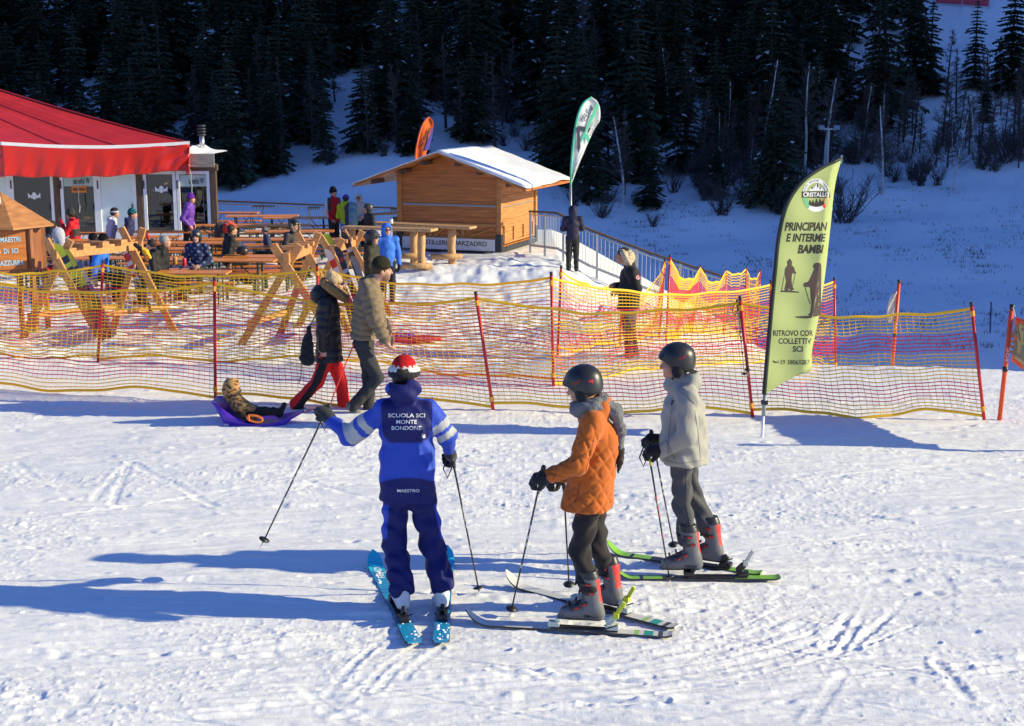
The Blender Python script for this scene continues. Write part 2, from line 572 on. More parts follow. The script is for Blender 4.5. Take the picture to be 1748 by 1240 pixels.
def bare_mesh(seed, up=0.5, nbr=34, conif=False, gens=2):
    rg = random.Random(seed)
    tr, cr = MB(), MB()
    pts = [Vector((0, 0, -.03))]
    d = Vector((rg.uniform(-.06, .06), rg.uniform(-.06, .06), 1))
    for i in range(8):
        d += Vector((rg.uniform(-.08, .08), rg.uniform(-.08, .08), 0.12)) * (0.3 if conif else 1)
        d.normalize()
        pts.append(pts[-1] + d * 0.128)
    tr.tube(pts, [(.014 if conif else .014) * (1 - i / 9) ** .8 + .002 for i in range(9)], 6)
    def at(t):
        q = t * 8
        i = min(7, int(q))
        return pts[i].lerp(pts[i + 1], q - i)
    for k in range(nbr):
        t = rg.uniform(.12 if conif else .28, .97)
        p = at(t)
        a = rg.random() * 6.283
        L = (0.26 * (1 - t) + 0.03) * rg.uniform(.6, 1.1) * (0.75 if conif else 1.35)
        e = (0.12 if conif else up + rg.uniform(-.2, .3))
        dd = Vector((math.cos(a), math.sin(a), e)).normalized()
        bp = [p]
        for q in range(4):
            dd = (dd + Vector((rg.uniform(-.22, .22), rg.uniform(-.22, .22), rg.uniform(-.05, .16)))).normalized()
            bp.append(bp[-1] + dd * L / 4)
        cr.tube(bp, [.0042 * (1 - t * .6), .0034, .0026, .002, .0012], 3, cap=False)
        for q in range(9 if not conif else 8):
            b0 = bp[rg.randint(1, 4)].lerp(bp[rg.randint(0, 3)], rg.random())
            d2 = (dd + Vector((rg.uniform(-1, 1), rg.uniform(-1, 1), rg.uniform(-.3, .7)))).normalized()
            l2 = L * rg.uniform(.25, .55)
            m1 = b0 + d2 * l2 * .5 + Vector((rg.uniform(-.02, .02), rg.uniform(-.02, .02), .01))
            e1 = b0 + d2 * l2
            cr.tube([b0, m1, e1], [.0018, .0014, .0008], 3, cap=False)
            for _ in range(3):
                d3 = (d2 + Vector((rg.uniform(-1, 1), rg.uniform(-1, 1), rg.uniform(-.5, .6)))).normalized()
                cr.tube([m1, m1 + d3 * l2 * .45], [.0011, .0006], 3, cap=False)
    return tr, cr
BIRCH, LARCH = [], []
for s_ in range(4):
    a, b = bare_mesh(200 + s_)
    BIRCH.append((mesh_of(b, 'crown', M_larch), mesh_of(a, 'trunk', M_birch)))
    a, b = bare_mesh(230 + s_, conif=True, nbr=60)
    LARCH.append((mesh_of(b, 'crown', M_larch), mesh_of(a, 'trunk', M_bark)))
def bush_mesh(seed, spread=0.6, n=26):
    rg = random.Random(seed)
    mb = MB()
    for k in range(n):
        a = rg.random() * 6.283
        sp = rg.random() ** .6 * spread
        d = Vector((math.cos(a) * sp, math.sin(a) * sp, 1)).normalized()
        p = Vector((rg.uniform(-.12, .12), rg.uniform(-.12, .12), -.05))
        L = rg.uniform(.6, 1.05)
        pts = [p]
        for q in range(4):
            d = (d + Vector((rg.uniform(-.25, .25), rg.uniform(-.25, .25), rg.uniform(-.02, .2)))).normalized()
            pts.append(pts[-1] + d * L / 4)
        mb.tube(pts, [.013, .010, .008, .006, .003], 3, cap=False)
        for q in range(10):
            b0 = pts[rg.randint(1, 4)]
            d2 = (d + Vector((rg.uniform(-1, 1), rg.uniform(-1, 1), rg.uniform(-.2, .8)))).normalized()
            m = b0 + d2 * L * .16
            mb.tube([b0, m, m + (d2 + Vector((rg.uniform(-.5, .5), rg.uniform(-.5, .5), .2))) * L * .12], [.005, .004, .002], 3, cap=False)
    return mb
BUSH = [mesh_of(bush_mesh(300 + i, (.7, .9, .5)[i % 3], (22, 30, 26)[i % 3]), 'shrub', M_twig) for i in range(5)]

def put_tree(kind, base, h, label, group=None, name='spruce_tree', v=None, cat='tree'):
    lib = {'s': SPRUCE, 'b': BIRCH, 'l': LARCH}[kind]
    cr, tk = lib[v % len(lib)] if v is not None else random.choice(lib)
    o = thing(name, label, cat, base, group, random.random() * 6.28)
    o.scale = (h * random.uniform(.9, 1.12), h * random.uniform(.9, 1.12), h)
    link('crown', cr, o)
    link('trunk', tk, o)
    return o
def put_bush(base, h, label, group=None, v=None, sx=1.3):
    o = link('bare_shrub', BUSH[v % 5] if v is not None else random.choice(BUSH))
    o.location = base
    o.scale = (h * sx, h * sx, h)
    o.rotation_euler = (0, 0, random.random() * 6.28)
    return tag(o, label, 'shrub', group)

TL_X = [-200, 330, 370, 440, 520, 600, 660, 720, 800, 900, 960, 1010, 1110, 1200, 1340, 1430, 1550, 1750, 2000]
TL_Y = [330, 330, 312, 292, 278, 262, 250, 244, 240, 262, 300, 330, 342, 322, 318, 262, 232, 215, 215]
def screen(p):
    v = Vector(p) - Vector((0, 0, HC))
    zc = v.y * CP - v.z * SP
    yc = v.y * SP + v.z * CP
    return CX + F * v.x / zc, CY - F * yc / zc
# single trees along the forest edge: px, py of the foot, height in px
EDGE = [
    (398, 318, 208, 'tall dense spruce at the forest edge just right of the steel flue', 0),
    (462, 296, 168, 'dark spruce at the forest edge above the back railing of the terrace', 1),
    (556, 276, 130, 'slim spruce standing alone beside the white snow chute in the forest', 2),
    (618, 258, 170, 'wide spruce right of the white snow chute in the forest', 3),
    (805, 240, 150, 'full spruce rising behind the ridge of the wooden kiosk', 4),
    (706, 262, 120, 'dark spruce right behind the orange teardrop flag', 1),
    (952, 300, 230, 'tall spruce just left of the white and green teardrop flag', 0),
    (1010, 342, 150, 'bushy spruce whose foot is right of the white and green teardrop flag', 6),
    (1110, 354, 142, 'narrow young spruce on the shaded snow beyond the ramp railing', 5),
    (1222, 334, 96, 'low young spruce between the narrow spruce and the broad spruce', 7),
    (1322, 348, 205, 'broad spruce just left of the tall green feather flag', 4),
    (1662, 152, 142, 'pointed spruce standing alone against the top right snow', 2),
    (1722, 160, 190, 'tall spruce at the top right corner beside the bare snow', 7),
    (1560, 150, 240, 'big ragged spruce left of the bare snow at the top right', 8),
    (1585, 165, 160, 'ragged spruce leaning on the edge of the top right clearing', 5),
]
for px, py, hp, lab, v in EDGE:
    b = hit(px, py, 60)
    put_tree('s', b, hp * b.y / F * 1.03, lab, None, 'spruce_tree', v)
cnt = 0
rf = random.Random(11)
yrow = 104.0
while yrow < 178:
    half = yrow * 0.445
    x = -half
    while x < half + 8:
        xx, yy = x + rf.uniform(-1.4, 1.4), yrow + rf.uniform(-2.2, 2.2)
        x += (4.2 if yrow < 140 else 5.4) + rf.uniform(-.4, .6)
        z = gz(xx, yy)
        px, py = screen((xx, yy, z))
        if py > np.interp(px, TL_X, TL_Y) - 4:
            continue
        if 1590 < px and py < 105 or 1400 < px and py > 105 and rf.random() < 0.4:
            continue
        if abs(px - 578 + (py - 200) * .05) < 25 and py > 130 or abs(px - 878) < 30 and py > 110 and rf.random() < .9 or abs(px - 640) < 16 and py > 190:
            continue
        h = rf.uniform(6.8, 14.0) * (1.0 if py < 220 else .85)
        if 1590 < px + 0 and py < 150:
            continue
        if px > 1480 and py < 150 and h > 9 :
            h *= .8
        if px > 1585:
            h = min(h, (py - 128) * yy / F)
            if h < 3.5:
                continue
        cnt += 1
        if cnt > 282:
            break
        put_tree('s', (xx, yy, z - .1), h, 'dark spruce packed among its neighbours in the shaded forest', 'spruces of the shaded forest')
    yrow += 4.6 if yrow < 140 else 6.0
# bare trees
for i, (k, px, py, hp, lab) in enumerate([
    ('b', 1302, 256, 150, 'white birch with forked top before the dark spruces'),
    ('b', 1372, 300, 185, 'slender white birch rising left of the lamp mast'),
    ('b', 1408, 312, 175, 'white birch with spreading twigs behind the lamp mast'),
    ('b', 1505, 334, 150, 'double stemmed white birch standing on the open snow'),
    ('b', 1628, 328, 130, 'thin leaning birch at the right edge of the snow slope'),
    ('b', 1240, 262, 120, 'thin pale birch left of the forked white birch'),
    ('b', 1276, 268, 110, 'thin birch between two paler birches before the spruces'),
    ('b', 1395, 250, 130, 'birch behind the two slender white birches'),
    ('l', 1000, 200, 205, 'tall leafless larch above the white and green teardrop flag'),
    ('l', 1022, 195, 160, 'leafless larch right beside the tallest larch'),
    ('l', 715, 250, 105, 'brown leafless larch just left of the orange teardrop flag'),
    ('l', 1120, 190, 120, 'brown leafless larch in front of the middle of the forest'),
    ('l', 1616, 168, 112, 'leafless larch standing in front of the bare top right snow'),
    ('l', 1632, 200, 110, 'brown larch below the bare top right snow'),
    ('l', 1516, 172, 80, 'small pale larch at the foot of the ragged spruces'),
    ('l', 1738, 236, 135, 'pale leafless larch at the right edge of the picture'),
    ('b', 1065, 352, 150, 'thin bare birch beside the narrow young spruce'),
    ('l', 980, 335, 105, 'brown bare larch behind the hut roof end'),
    ('l', 480, 300, 70, 'small brown larch over the back railing of the terrace')]):
    b = hit(px, py, 60)
    put_tree(k, b, hp * b.y / F, lab, None, 'birch_tree' if k == 'b' else 'larch_tree', i)
rb = random.Random(5)
for i in range(95):
    px, py = rb.uniform(1190, 1780), rb.uniform(185, 292)
    if px < 1420 and py < 250: py = rb.uniform(250, 325)
    b = hit(px, py, 60)
    put_tree('lb'[rb.random() < .12], b, rb.uniform(60, 115) * b.y / F, 'leafless brown tree in the thicket between open snow and spruces', 'bare trees of the thicket', 'bare_tree')
for i, (px, py, hp, lab) in enumerate([
    (1115, 388, 26, 'low dense shrub in the middle of the shaded snow'),
    (1028, 376, 44, 'open rounded shrub just beyond the ramp railing'),
    (1232, 372, 52, 'rounded bare shrub on the snow left of the green flag'),
    (1332, 368, 42, 'bare shrub touching the left side of the green flag'),
    (1440, 382, 82, 'dense dark shrub touching the right side of the green flag'),
    (1150, 330, 50, 'bare shrub between the two young spruces')]):
    b = hit(px, py, 50)
    put_bush(b, hp * b.y / F, lab, None, i, 1.5 if i in (0, 2) else 1.1)
for i in range(46):
    px = rb.uniform(1180, 1760)
    py = np.interp(px, [1180, 1400, 1500, 1760], [330, 318, 300, 300]) + rb.uniform(-45, 22)
    b = hit(px, py, 60)
    put_bush(b, rb.uniform(26, 60) * b.y / F, 'bare brown shrub in the thicket along the upper edge of the open snow', 'bare shrubs along the forest edge')
for i, (px, py) in enumerate([(655, 268), (560, 284), (425, 306), (680, 252), (900, 258), (930, 296), (980, 350), (870, 210), (880, 236), (860, 250), (1040, 345), (1085, 350)]):
    b = hit(px, py, 60)
    put_bush(b, rb.uniform(24, 42) * b.y / F, 'bare brown shrub between spruces of the forest edge left of the birches', 'bare shrubs among the spruces')
for i in range(40):      # bare larches scattered through the spruce forest
    px = rb.uniform(330, 1560)
    py = np.interp(px, TL_X, TL_Y) - rb.uniform(-6, 120)
    b = hit(px, py, 60)
    put_tree('lbl'[i % 3] if px > 1050 else 'l', b + V3(0, -1.5, 0), rb.uniform(90, 150) * b.y / F, 'grey brown leafless tree among the dark spruces of the shaded forest', 'bare trees among the spruces', 'bare_tree')
# lamp mast, snow stake, far red screen
M_galv = mat('galvanised_steel', (0.42, 0.44, 0.46), rough=0.45, metal=0.7)
b = hit(1410, 330, 60)
h_ = 105 * b.y / F
lm = thing('lamp_mast', 'thin grey lamp mast with twin heads between the birches', 'lamp post', b)
MB().tube([b, b + V3(0, 0, h_)], .09, 8).build('mast', M_galv, lm)
MB().beam(b + V3(-.5, 0, h_), b + V3(.5, 0, h_), .1, .1).build('crossarm', M_galv, lm)
for q in (-1, 1):
    MB().obox(b + V3(q * .52, -.1, h_ + .12), (.2, 0, 0), (0, .15, .05), (0, -.03, .1)).build('floodlight', M_galv, lm)
b = hit(1690, 570, 50)
tag(MB().tube([b - V3(0, 0, .1), b + V3(-.03, 0, 55 * b.y / F)], .03, 6).build('snow_stake', mat('dark_plastic', (.03, .03, .08), .5), loc=b), 'thin dark stake stuck in the shaded snow near the right edge', 'stake')
b0, b1 = hit(1597, 12, 100), hit(1688, 18, 100)
mb = MB()
n_ = 14
scn = thing('safety_screen', 'red safety screen standing on the far snow at the top right', 'screen', b0)
b1.z = gz(b1.x, b1.y)
for i in range(n_ + 1):
    p = b0.lerp(b1, i / n_)
    p.z = gz(p.x, p.y)
    mb.v += [tuple(p + V3(0, 0, .25)), tuple(p + V3(0, .15, 2.6))]
mb.f = [(2 * i, 2 * i + 2, 2 * i + 3, 2 * i + 1) for i in range(n_)]
mb.m = [0] * n_
mb.build('screen_cloth', mat('red_screen', (.5, .05, .09), .7), scn, solid=.02)
for i in range(0, n_ + 1, 7):
    p = b0.lerp(b1, i / n_)
    p.z = gz(p.x, p.y)
    MB().tube([p - V3(0, 0, .2), p + V3(0, .2, 3)], .05, 6).build('post', M_galv, scn)

# dry grass poking through the shaded snow
M_grass = mat('dry_grass', (0.10, 0.085, 0.06), .9)
mb = MB()
rg = random.Random(77)
for i in range(1500):
    px = rg.uniform(960, 1790)
    py = rg.triangular(300, 600, 400) if rg.random() < .8 else rg.uniform(520, 600)
    px += 40 * math.sin(py * .05)
    if math.sin(px * .021 + py * .04) + math.sin(px * .05 - py * .07) < rg.uniform(-1.4, 1.2):
        continue
    b = hit(px, py, 52, 200, 1.0)
    for k in range(rg.randint(3, 9)):
        q = b + V3(rg.uniform(-.5, .5), rg.uniform(-.4, .4), -.03)
        hh = rg.uniform(.08, .28)
        a = rg.uniform(-.12, .12)
        mb.add([q + V3(-.018, 0, 0), q + V3(.018, 0, 0), q + V3(a, rg.uniform(-.1, .1), hh)], [(0, 1, 2)])
gr = mb.build('dry_grass', M_grass, fixn=False)
gr['kind'] = 'stuff'
gr['label'] = 'dry grass tufts poking through the shaded snow slope'
# ---------------------------------------------------------------- materials for built things
M_wood_dark = mat('weathered_timber', (0.10, 0.062, 0.040), .75, bump=.5, bscale=9, var=.45, vscale=5, stretch=(8, 8, .7))
M_wood_grey = mat('grey_timber', (0.34, 0.29, 0.23), .8, bump=.5, bscale=8, var=.4, vscale=5, stretch=(.8, 8, 8))
M_pine = mat('pine_planks', (0.46, 0.20, 0.055), .6, bump=.3, bscale=7, var=.28, vscale=3.5, stretch=(.6, .6, 8))
M_pine2 = mat('varnished_pine', (0.43, 0.140, 0.026), .5, bump=.3, bscale=7, var=.32, vscale=3, stretch=(.5, .5, 7))
M_raw = mat('raw_pine_beam', (0.50, 0.235, 0.085), .7, bump=.3, bscale=10, var=.22, vscale=5, stretch=(3, 3, 3))
M_log = mat('peeled_log', (0.50, 0.285, 0.125), .65, bump=.4, bscale=9, var=.3, vscale=5, stretch=(5, 5, 1))
M_board = mat('reddish_board', (0.26, 0.095, 0.036), .55, bump=.3, bscale=7, var=.35, vscale=4, stretch=(7, 7, .6))
M_shingle = mat('ply_roof', (0.44, 0.19, 0.065), .5, bump=.2, bscale=6, var=.25, vscale=4, stretch=(1, 1, 5))
M_table = mat('orange_table_board', (0.78, 0.245, 0.032), .38, var=.18, vscale=3, bump=.1, bscale=20)
M_green = mat('green_steel', (0.02, 0.10, 0.065), .5, metal=.3)
M_darkst = mat('dark_steel', (0.045, 0.05, 0.06), .5, metal=.4)
M_white = mat('white_paint', (0.78, 0.79, 0.80), .45, bump=.1, bscale=10, var=.06, vscale=6)
M_black = mat('black_plastic', (0.018, 0.018, 0.02), .42)
M_blackm = mat('black_lettering', (0.02, 0.02, 0.022), .7)
M_greyp = mat('grey_plastic', (0.30, 0.31, 0.33), .45)
M_red = mat('red_plastic', (0.60, 0.022, 0.022), .4, var=.12, vscale=8)
M_fluo = mat('orange_red_pole', (0.85, 0.09, 0.02), .4)
M_yelo = mat('yellow_orange_clip', (0.85, 0.36, 0.02), .5)
M_steel = mat('bright_steel', (0.6, 0.6, 0.6), .3, metal=.9)
M_blue_letter = mat('light_blue_lettering', (0.36, 0.62, 0.85), .6)
M_tarp = mat('red_tarpaulin', (0.52, 0.022, 0.020), .5, bump=.3, bscale=2.2, var=.14, vscale=1.2, spec=.3)
M_tarp2 = mat('red_glossy_valance', (0.62, 0.025, 0.02), .3, bump=.12, bscale=1.6, spec=.5, stretch=(1.0, 1.0, 3.0), detail=2)
def glass_mat(name, tint, alpha):
    m = bpy.data.materials.new(name)
    m.use_nodes = True
    nt = m.node_tree
    nt.nodes.clear()
    o = nt.nodes.new('ShaderNodeOutputMaterial')
    t = nt.nodes.new('ShaderNodeBsdfTransparent')
    t.inputs[0].default_value = (*tint, 1)
    g = nt.nodes.new('ShaderNodeBsdfGlossy')
    g.inputs['Roughness'].default_value = 0.02
    fr = nt.nodes.new('ShaderNodeFresnel')
    fr.inputs[0].default_value = 1.5
    mr = nt.nodes.new('ShaderNodeMath')
    mr.operation = 'MAXIMUM'
    mr.inputs[1].default_value = alpha
    nt.links.new(fr.outputs[0], mr.inputs[0])
    mx = nt.nodes.new('ShaderNodeMixShader')
    nt.links.new(mr.outputs[0], mx.inputs[0])
    nt.links.new(t.outputs[0], mx.inputs[1])
    nt.links.new(g.outputs[0], mx.inputs[2])
    nt.links.new(mx.outputs[0], o.inputs[0])
    return m
M_glass = glass_mat('window_glass', (0.60, 0.64, 0.65), 0.07)
M_frost = mat('frosted_panel', (0.66, 0.76, 0.74), .35, var=.05, vscale=2)
M_strip = mat('frosted_strip', (0.42, 0.52, 0.50), .4)
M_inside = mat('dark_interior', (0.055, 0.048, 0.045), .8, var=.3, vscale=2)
M_orange_sign = mat('orange_sign', (0.80, 0.22, 0.02), .5)
M_snowcap = mat('snow_cap', (0.84, 0.86, 0.89), .6, bump=.5, bscale=14)
M_sheet = mat('roof_membrane', (0.72, 0.72, 0.73), .5, bump=.25, bscale=5, var=.06, vscale=2)

# ---------------------------------------------------------------- lettering and flat marks laid on surfaces
def text2d(body, size=1.0, bold=0.0, shear=0.0, align='CENTER'):
    cu = bpy.data.curves.new('t', 'FONT')
    cu.body = body
    cu.size = size
    cu.offset = bold
    cu.shear = shear
    cu.align_x = align
    cu.align_y = 'CENTER'
    cu.resolution_u = 3
    o = bpy.data.objects.new('t', cu)
    COL.objects.link(o)
    dg = bpy.context.evaluated_depsgraph_get()
    me = bpy.data.meshes.new_from_object(o.evaluated_get(dg))
    V = [(v.co.x, v.co.y) for v in me.vertices]
    Fs = [tuple(p.vertices) for p in me.polygons]
    bpy.data.objects.remove(o)
    bpy.data.curves.remove(cu)
    bpy.data.meshes.remove(me)
    return V, Fs
def fit(V, w_, h_):          # rescale 2-D outline to a w x h box centred on the origin
    xs, ys = [p[0] for p in V], [p[1] for p in V]
    x0, x1, y0, y1 = min(xs), max(xs), min(ys), max(ys)
    return [((p[0] - (x0 + x1) / 2) / (x1 - x0) * w_, (p[1] - (y0 + y1) / 2) / (y1 - y0) * h_) for p in V]
def lay(name, V, Fs, place, m, parent, thick=0.0025):
    """place(u, v) -> (point, outward normal); builds a thin raised mark"""
    top, bot = [], []
    for p in V:
        q, n = place(*p)
        top.append(q + n * thick)
        bot.append(q - n * thick)
    k = len(V)
    edges = {}
    for f in Fs:
        for i in range(len(f)):
            e = (f[i], f[(i + 1) % len(f)])
            edges[e] = edges.get(e, 0) + 1
    fs = list(Fs) + [tuple(i + k for i in reversed(f)) for f in Fs]
    for (a, b) in edges:
        if (b, a) not in edges:
            fs.append((b, a, a + k, b + k))
    mb = MB()
    mb.add(top + bot, fs)
    return mb.build(name, m, parent)
def flat_place(c, right, up, n):
    c, right, up, n = Vector(c), Vector(right).normalized(), Vector(up).normalized(), Vector(n).normalized()
    return lambda u, v: (c + right * u + up * v + n * 0.004, n)
def poly_faces(P):
    return [tuple(t) for t in tessellate_polygon([[Vector((p[0], p[1], 0)) for p in P]])]
def refine(V, Fs, n=2):
    V = list(V)
    for _ in range(n):
        mid, out = {}, []
        def m_(a, b):
            k = (min(a, b), max(a, b))
            if k not in mid:
                V.append(((V[a][0] + V[b][0]) / 2, (V[a][1] + V[b][1]) / 2))
                mid[k] = len(V) - 1
            return mid[k]
        for f in Fs:
            for i in range(1, len(f) - 1):
                a, b, c = f[0], f[i], f[i + 1]
                ab, bc, ca = m_(a, b), m_(b, c), m_(c, a)
                out += [(a, ab, ca), (ab, b, bc), (ca, bc, c), (ab, bc, ca)]
        Fs = out
    return V, Fs
def disc(r0, r1, a0, a1, n=24, c=(0, 0)):
    V, Fs = [], []
    for i in range(n + 1):
        a = R(a0 + (a1 - a0) * i / n)
        V += [(c[0] + r0 * math.cos(a), c[1] + r0 * math.sin(a)), (c[0] + r1 * math.cos(a), c[1] + r1 * math.sin(a))]
    for i in range(n):
        Fs.append((2 * i, 2 * i + 1, 2 * i + 3, 2 * i + 2))
    return V, Fs
def signed(name, body, m, parent, place, w_, h_, bold=0.02, shear=0.0, mirror=False):
    V, Fs = text2d(body, 1.0, bold, shear)
    V = fit(V, w_, h_)
    if mirror:
        V = [(-a, b) for a, b in V]
        Fs = [tuple(reversed(f)) for f in Fs]
    return lay(name, V, Fs, place, m, parent)

# ---------------------------------------------------------------- the lodge with the red tent roof
TZ = -0.95                                    # terrace level
YB = 44.0
def bx(px, Y=YB):
    return U(px, 300, Y).x
lodge = thing('lodge', 'glass fronted lodge with a big red tent roof and white trim at the left', 'building', (bx(150), YB, TZ))
zt = U(150, 297, YB).z
x_r = bx(366)
mb = MB()
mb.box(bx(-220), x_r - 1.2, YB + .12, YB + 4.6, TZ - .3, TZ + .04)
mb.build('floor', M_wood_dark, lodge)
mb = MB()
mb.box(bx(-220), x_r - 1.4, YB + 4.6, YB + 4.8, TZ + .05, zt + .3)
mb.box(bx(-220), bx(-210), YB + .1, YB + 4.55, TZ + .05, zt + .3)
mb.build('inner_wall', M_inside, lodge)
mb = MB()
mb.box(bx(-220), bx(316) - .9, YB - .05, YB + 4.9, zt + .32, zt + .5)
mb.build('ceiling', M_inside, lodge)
for px in (-95, 4, 96, 238, 364):
    if px == 4:
        continue
    x = bx(px)
    MB().box(x - .09, x + .09, YB - .08, YB + .1, TZ + .05, zt + .31).build('post', M_wood_dark, lodge, bevel=.01)
MB().box(bx(-220), x_r + .1, YB - .1, YB + .12, zt + .1, zt + .28).build('lintel', M_wood_dark, lodge)
def door(px0, px1, kind, strip=None, emblem=None):
    x0, x1 = bx(px0), bx(px1)
    z0, z1 = TZ + .05, zt + .09
    mb = MB()
    fw = .10
    mb.box(x0, x0 + fw, YB - .06, YB + .02, z0, z1)
    mb.box(x1 - fw, x1, YB - .06, YB + .02, z0, z1)
    mb.box(x0 + fw, x1 - fw, YB - .06, YB + .02, z1 - fw, z1)
    mb.box(x0 + fw, x1 - fw, YB - .06, YB + .02, z0, z0 + .22)
    d = mb.build('door', M_white, lodge, bevel=.006)
    MB().box(x0 + fw, x1 - fw, YB - .02, YB - .008, z0 + .22, z1 - fw).build('pane', M_glass if kind == 'g' else M_frost, d)
    if strip:
        zc = z1 - fw - .2
        MB().box(x0 + fw + .01, x1 - fw - .01, YB - .030, YB - .022, zc - .17, zc + .17).build('frosted_strip', M_strip, d)
        signed('lettering', strip, M_darkst, d, flat_place(((x0 + x1) / 2 + .1, YB - .034, zc), (1, 0, 0), (0, 0, 1), (0, -1, 0)), (x1 - x0) * .45, .19, .01, mirror=True)
    if emblem:
        c = Vector(((x0 + x1) / 2 + .05, YB - .026, emblem))
        pl = flat_place(c, (1, 0, 0), (0, 0, 1), (0, -1, 0))
        V, Fs = disc(0.001, .13, 0, 360, 18)
        V = [(a * .55, b * .85 - .01) for a, b in V]
        for s_ in (-1, 1):
            P = [(s_ * a * .66, b * .66) for a, b in ((.09, .05), (.17, .0), (.24, .06), (.26, .14), (.30, .04), (.27, -.05), (.30, -.13), (.20, -.08), (.12, -.14), (.08, -.04))]
            n0 = len(V)
            f2 = poly_faces(P)
            V += P
            Fs += [tuple(i + n0 for i in f) for f in f2]
        lay('emblem', V, Fs, pl, M_white, d)
    mb = MB().box(x1 - .16, x1 - .12, YB - .09, YB - .06, TZ + .95, TZ + 1.15)
    mb.box(x0 + .01, x0 + .05, YB - .075, YB - .06, zt - .45, zt - .2)
    mb.build('handle', M_darkst, d)
    return d
door(-92, -8, 'g')
door(-8, 17, 'f')
door(17, 91, 'g', emblem=U(54, 334, YB).z)
d2 = door(102, 165, 'g', strip='W icheusa')
door(165, 232, 'f')
door(244, 300, 'g', emblem=U(271, 323, YB).z)
door(301, 358, 'g', strip='W icheusa')
os_ = MB().box(bx(122), bx(147), YB - .052, YB - .036, U(0, 329, YB).z, U(0, 318, YB).z).build('notice', M_orange_sign, d2)
signed('lettering', 'NEVEDIANA', M_darkst, os_, flat_place((bx(134.5), YB - .056, U(0, 323.5, YB).z), (1, 0, 0), (0, 0, 1), (0, -1, 0)), .38, .09)
# timber side wall running back from the right end
sk = V3(-1.35, 5, 0)
mb = MB()
p0 = V3(x_r - .02, YB + .13, TZ)
mb.prism([p0, p0 + sk, p0 + sk + V3(-.08, 0, 0), p0 + V3(-.08, 0, 0)], (0, 0, zt - TZ + .1))
mb.build('side_wall', M_wood_dark, lodge)
# flat timber roof at the right end, steel flue and snow
mb = MB()
z0, z1 = U(0, 288, YB).z, U(0, 262, YB).z
mb.prism([V3(bx(318), YB - .25, z0 + .05), V3(bx(370), YB - .25, z0 + .05), V3(bx(370) - 1.35, YB + 4.6, z0 + .05), V3(bx(318) - 1.35, YB + 4.6, z0 + .05)], (0, 0, z1 - z0 - .05))
mb.build('timber_parapet', M_wood_grey, lodge, bevel=.02)
mb = MB()
rr = random.Random(3)
P = []
for i in range(15):
    row = []
    for j in range(9):
        x, y = bx(316) + (bx(369) - bx(316)) * j / 8, YB - .2 + 2.2 * i / 14
        e = min(j, 8 - j, i, 14 - i)
        row.append((x, y, z1 - .02 + (.04 + .20 * math.exp(-((j - 1.5) / 2) ** 2)) * min(1, e / 1.5) + rr.uniform(0, .025)))
    P.append(row)
mb.grid(P)
mb.build('roof_snow', M_snowcap, lodge, smooth=True)
fx, fy = bx(340), YB + .6
fl = MB().tube([(fx, fy, z1), (fx, fy, U(0, 232, YB).z)], .075, 14)
fo = fl.build('flue', M_steel, lodge, smooth=True)
mb = MB()
for k in range(4):
    zz = U(0, 233 - 5 * k, YB).z
    mb.lathe((fx, fy, zz), [(.06, 0), (.13, .012), (.135, .05), (.07, .065)], 16)
mb.build('flue_cap', M_darkst, fo, smooth=True)
# red tent roof
EC = [U(-330, 240, 45.5), U(2, 245, 42.2), U(322, 244, 43.6), U(250, 236, 54)]
APX = U(-255, 62, 50.5)
def tent_point(i, s, t):      # along eave edge i at s, up towards the apex at t
    a, b = EC[i], EC[i + 1]
    e = a.lerp(b, s)
    p = e.lerp(APX, t)
    p.z -= .38 * math.sin(math.pi * min(1, t)) ** .8 * .6
    n = (b - a).cross(APX - a).normalized()
    if n.z < 0:
        n = -n
    w_ = (.008 * math.sin(s * 47 + 3 * math.sin(s * 9)) + .022 * math.sin(s * 17 + 1)) * (1 - t) * math.sin(math.pi * min(1, t * 1.05 + .02))
    w_ += -.12 * math.sin(math.pi * s) * (1 - t)
    return p + n * w_
mb = MB()
for i in range(3):
    ns, nt_ = 48, 30
    mb.grid([[tent_point(i, k / ns, .999 * j / nt_) for k in range(ns + 1)] for j in range(nt_ + 1)])
mb.build('tent_roof', M_tarp, lodge, smooth=True, solid=.012)
mb = MB()
for i in range(3):      # seams
    for s_ in ((0.0, .33, .62) if i == 1 else (0.0, .5)):
        pts = [tent_point(i, s_, .999 * j / 14) + V3(0, 0, .012) for j in range(15)]
        mb.tube(pts, .022, 5)
mb.build('seam', mat('seam_red', (.50, .022, .022), .45), lodge)
def eave(i, s):
    return tent_point(i, s, 0.0)
mb = MB()
for i in range(3):
    pts = [eave(i, k / 30) for k in range(31)]
    off = ((EC[i + 1] - EC[i]).cross(V3(0, 0, 1))).normalized() * .02
    if off.y > 0 and i == 1:
        off = -off
    mb.grid([[p + off + V3(0, 0, dz) for p in pts] for dz in (-.05, .045)])
mb.build('white_trim', M_white, lodge, solid=.02)
mb = MB()
for i in range(3):
    rows = []
    off = ((EC[i + 1] - EC[i]).cross(V3(0, 0, 1))).normalized()
    if off.y > 0 and i < 2:
        off = -off
    for j in range(15):
        t = j / 14
        row = []
        for k in range(97):
            s_ = k / 96
            dr = .92 - .16 * s_ * (i == 1)
            p = eave(i, s_) - V3(0, 0, .04 + dr * t)
            wv = .020 * math.sin(s_ * 60 + t * 1.5) * t + .016 * math.sin(s_ * 23 + 2 - t) * (.3 + t) + (.012 * math.sin(s_ * 130 + t * 9)) * (t ** 2)
            edge_ = math.exp(-((s_ - 1) / .12) ** 2)
            wv += edge_ * .05 * math.sin((s_ * 40 + t * 12))
            p = p + off * (wv + .02 - .10 * t)
            p.z += .02 * math.sin(s_ * 31) * t
            row.append(p)
        rows.append(row)
    mb.grid(rows)
mb.build('valance', M_tarp2, lodge, smooth=True, solid=.01)
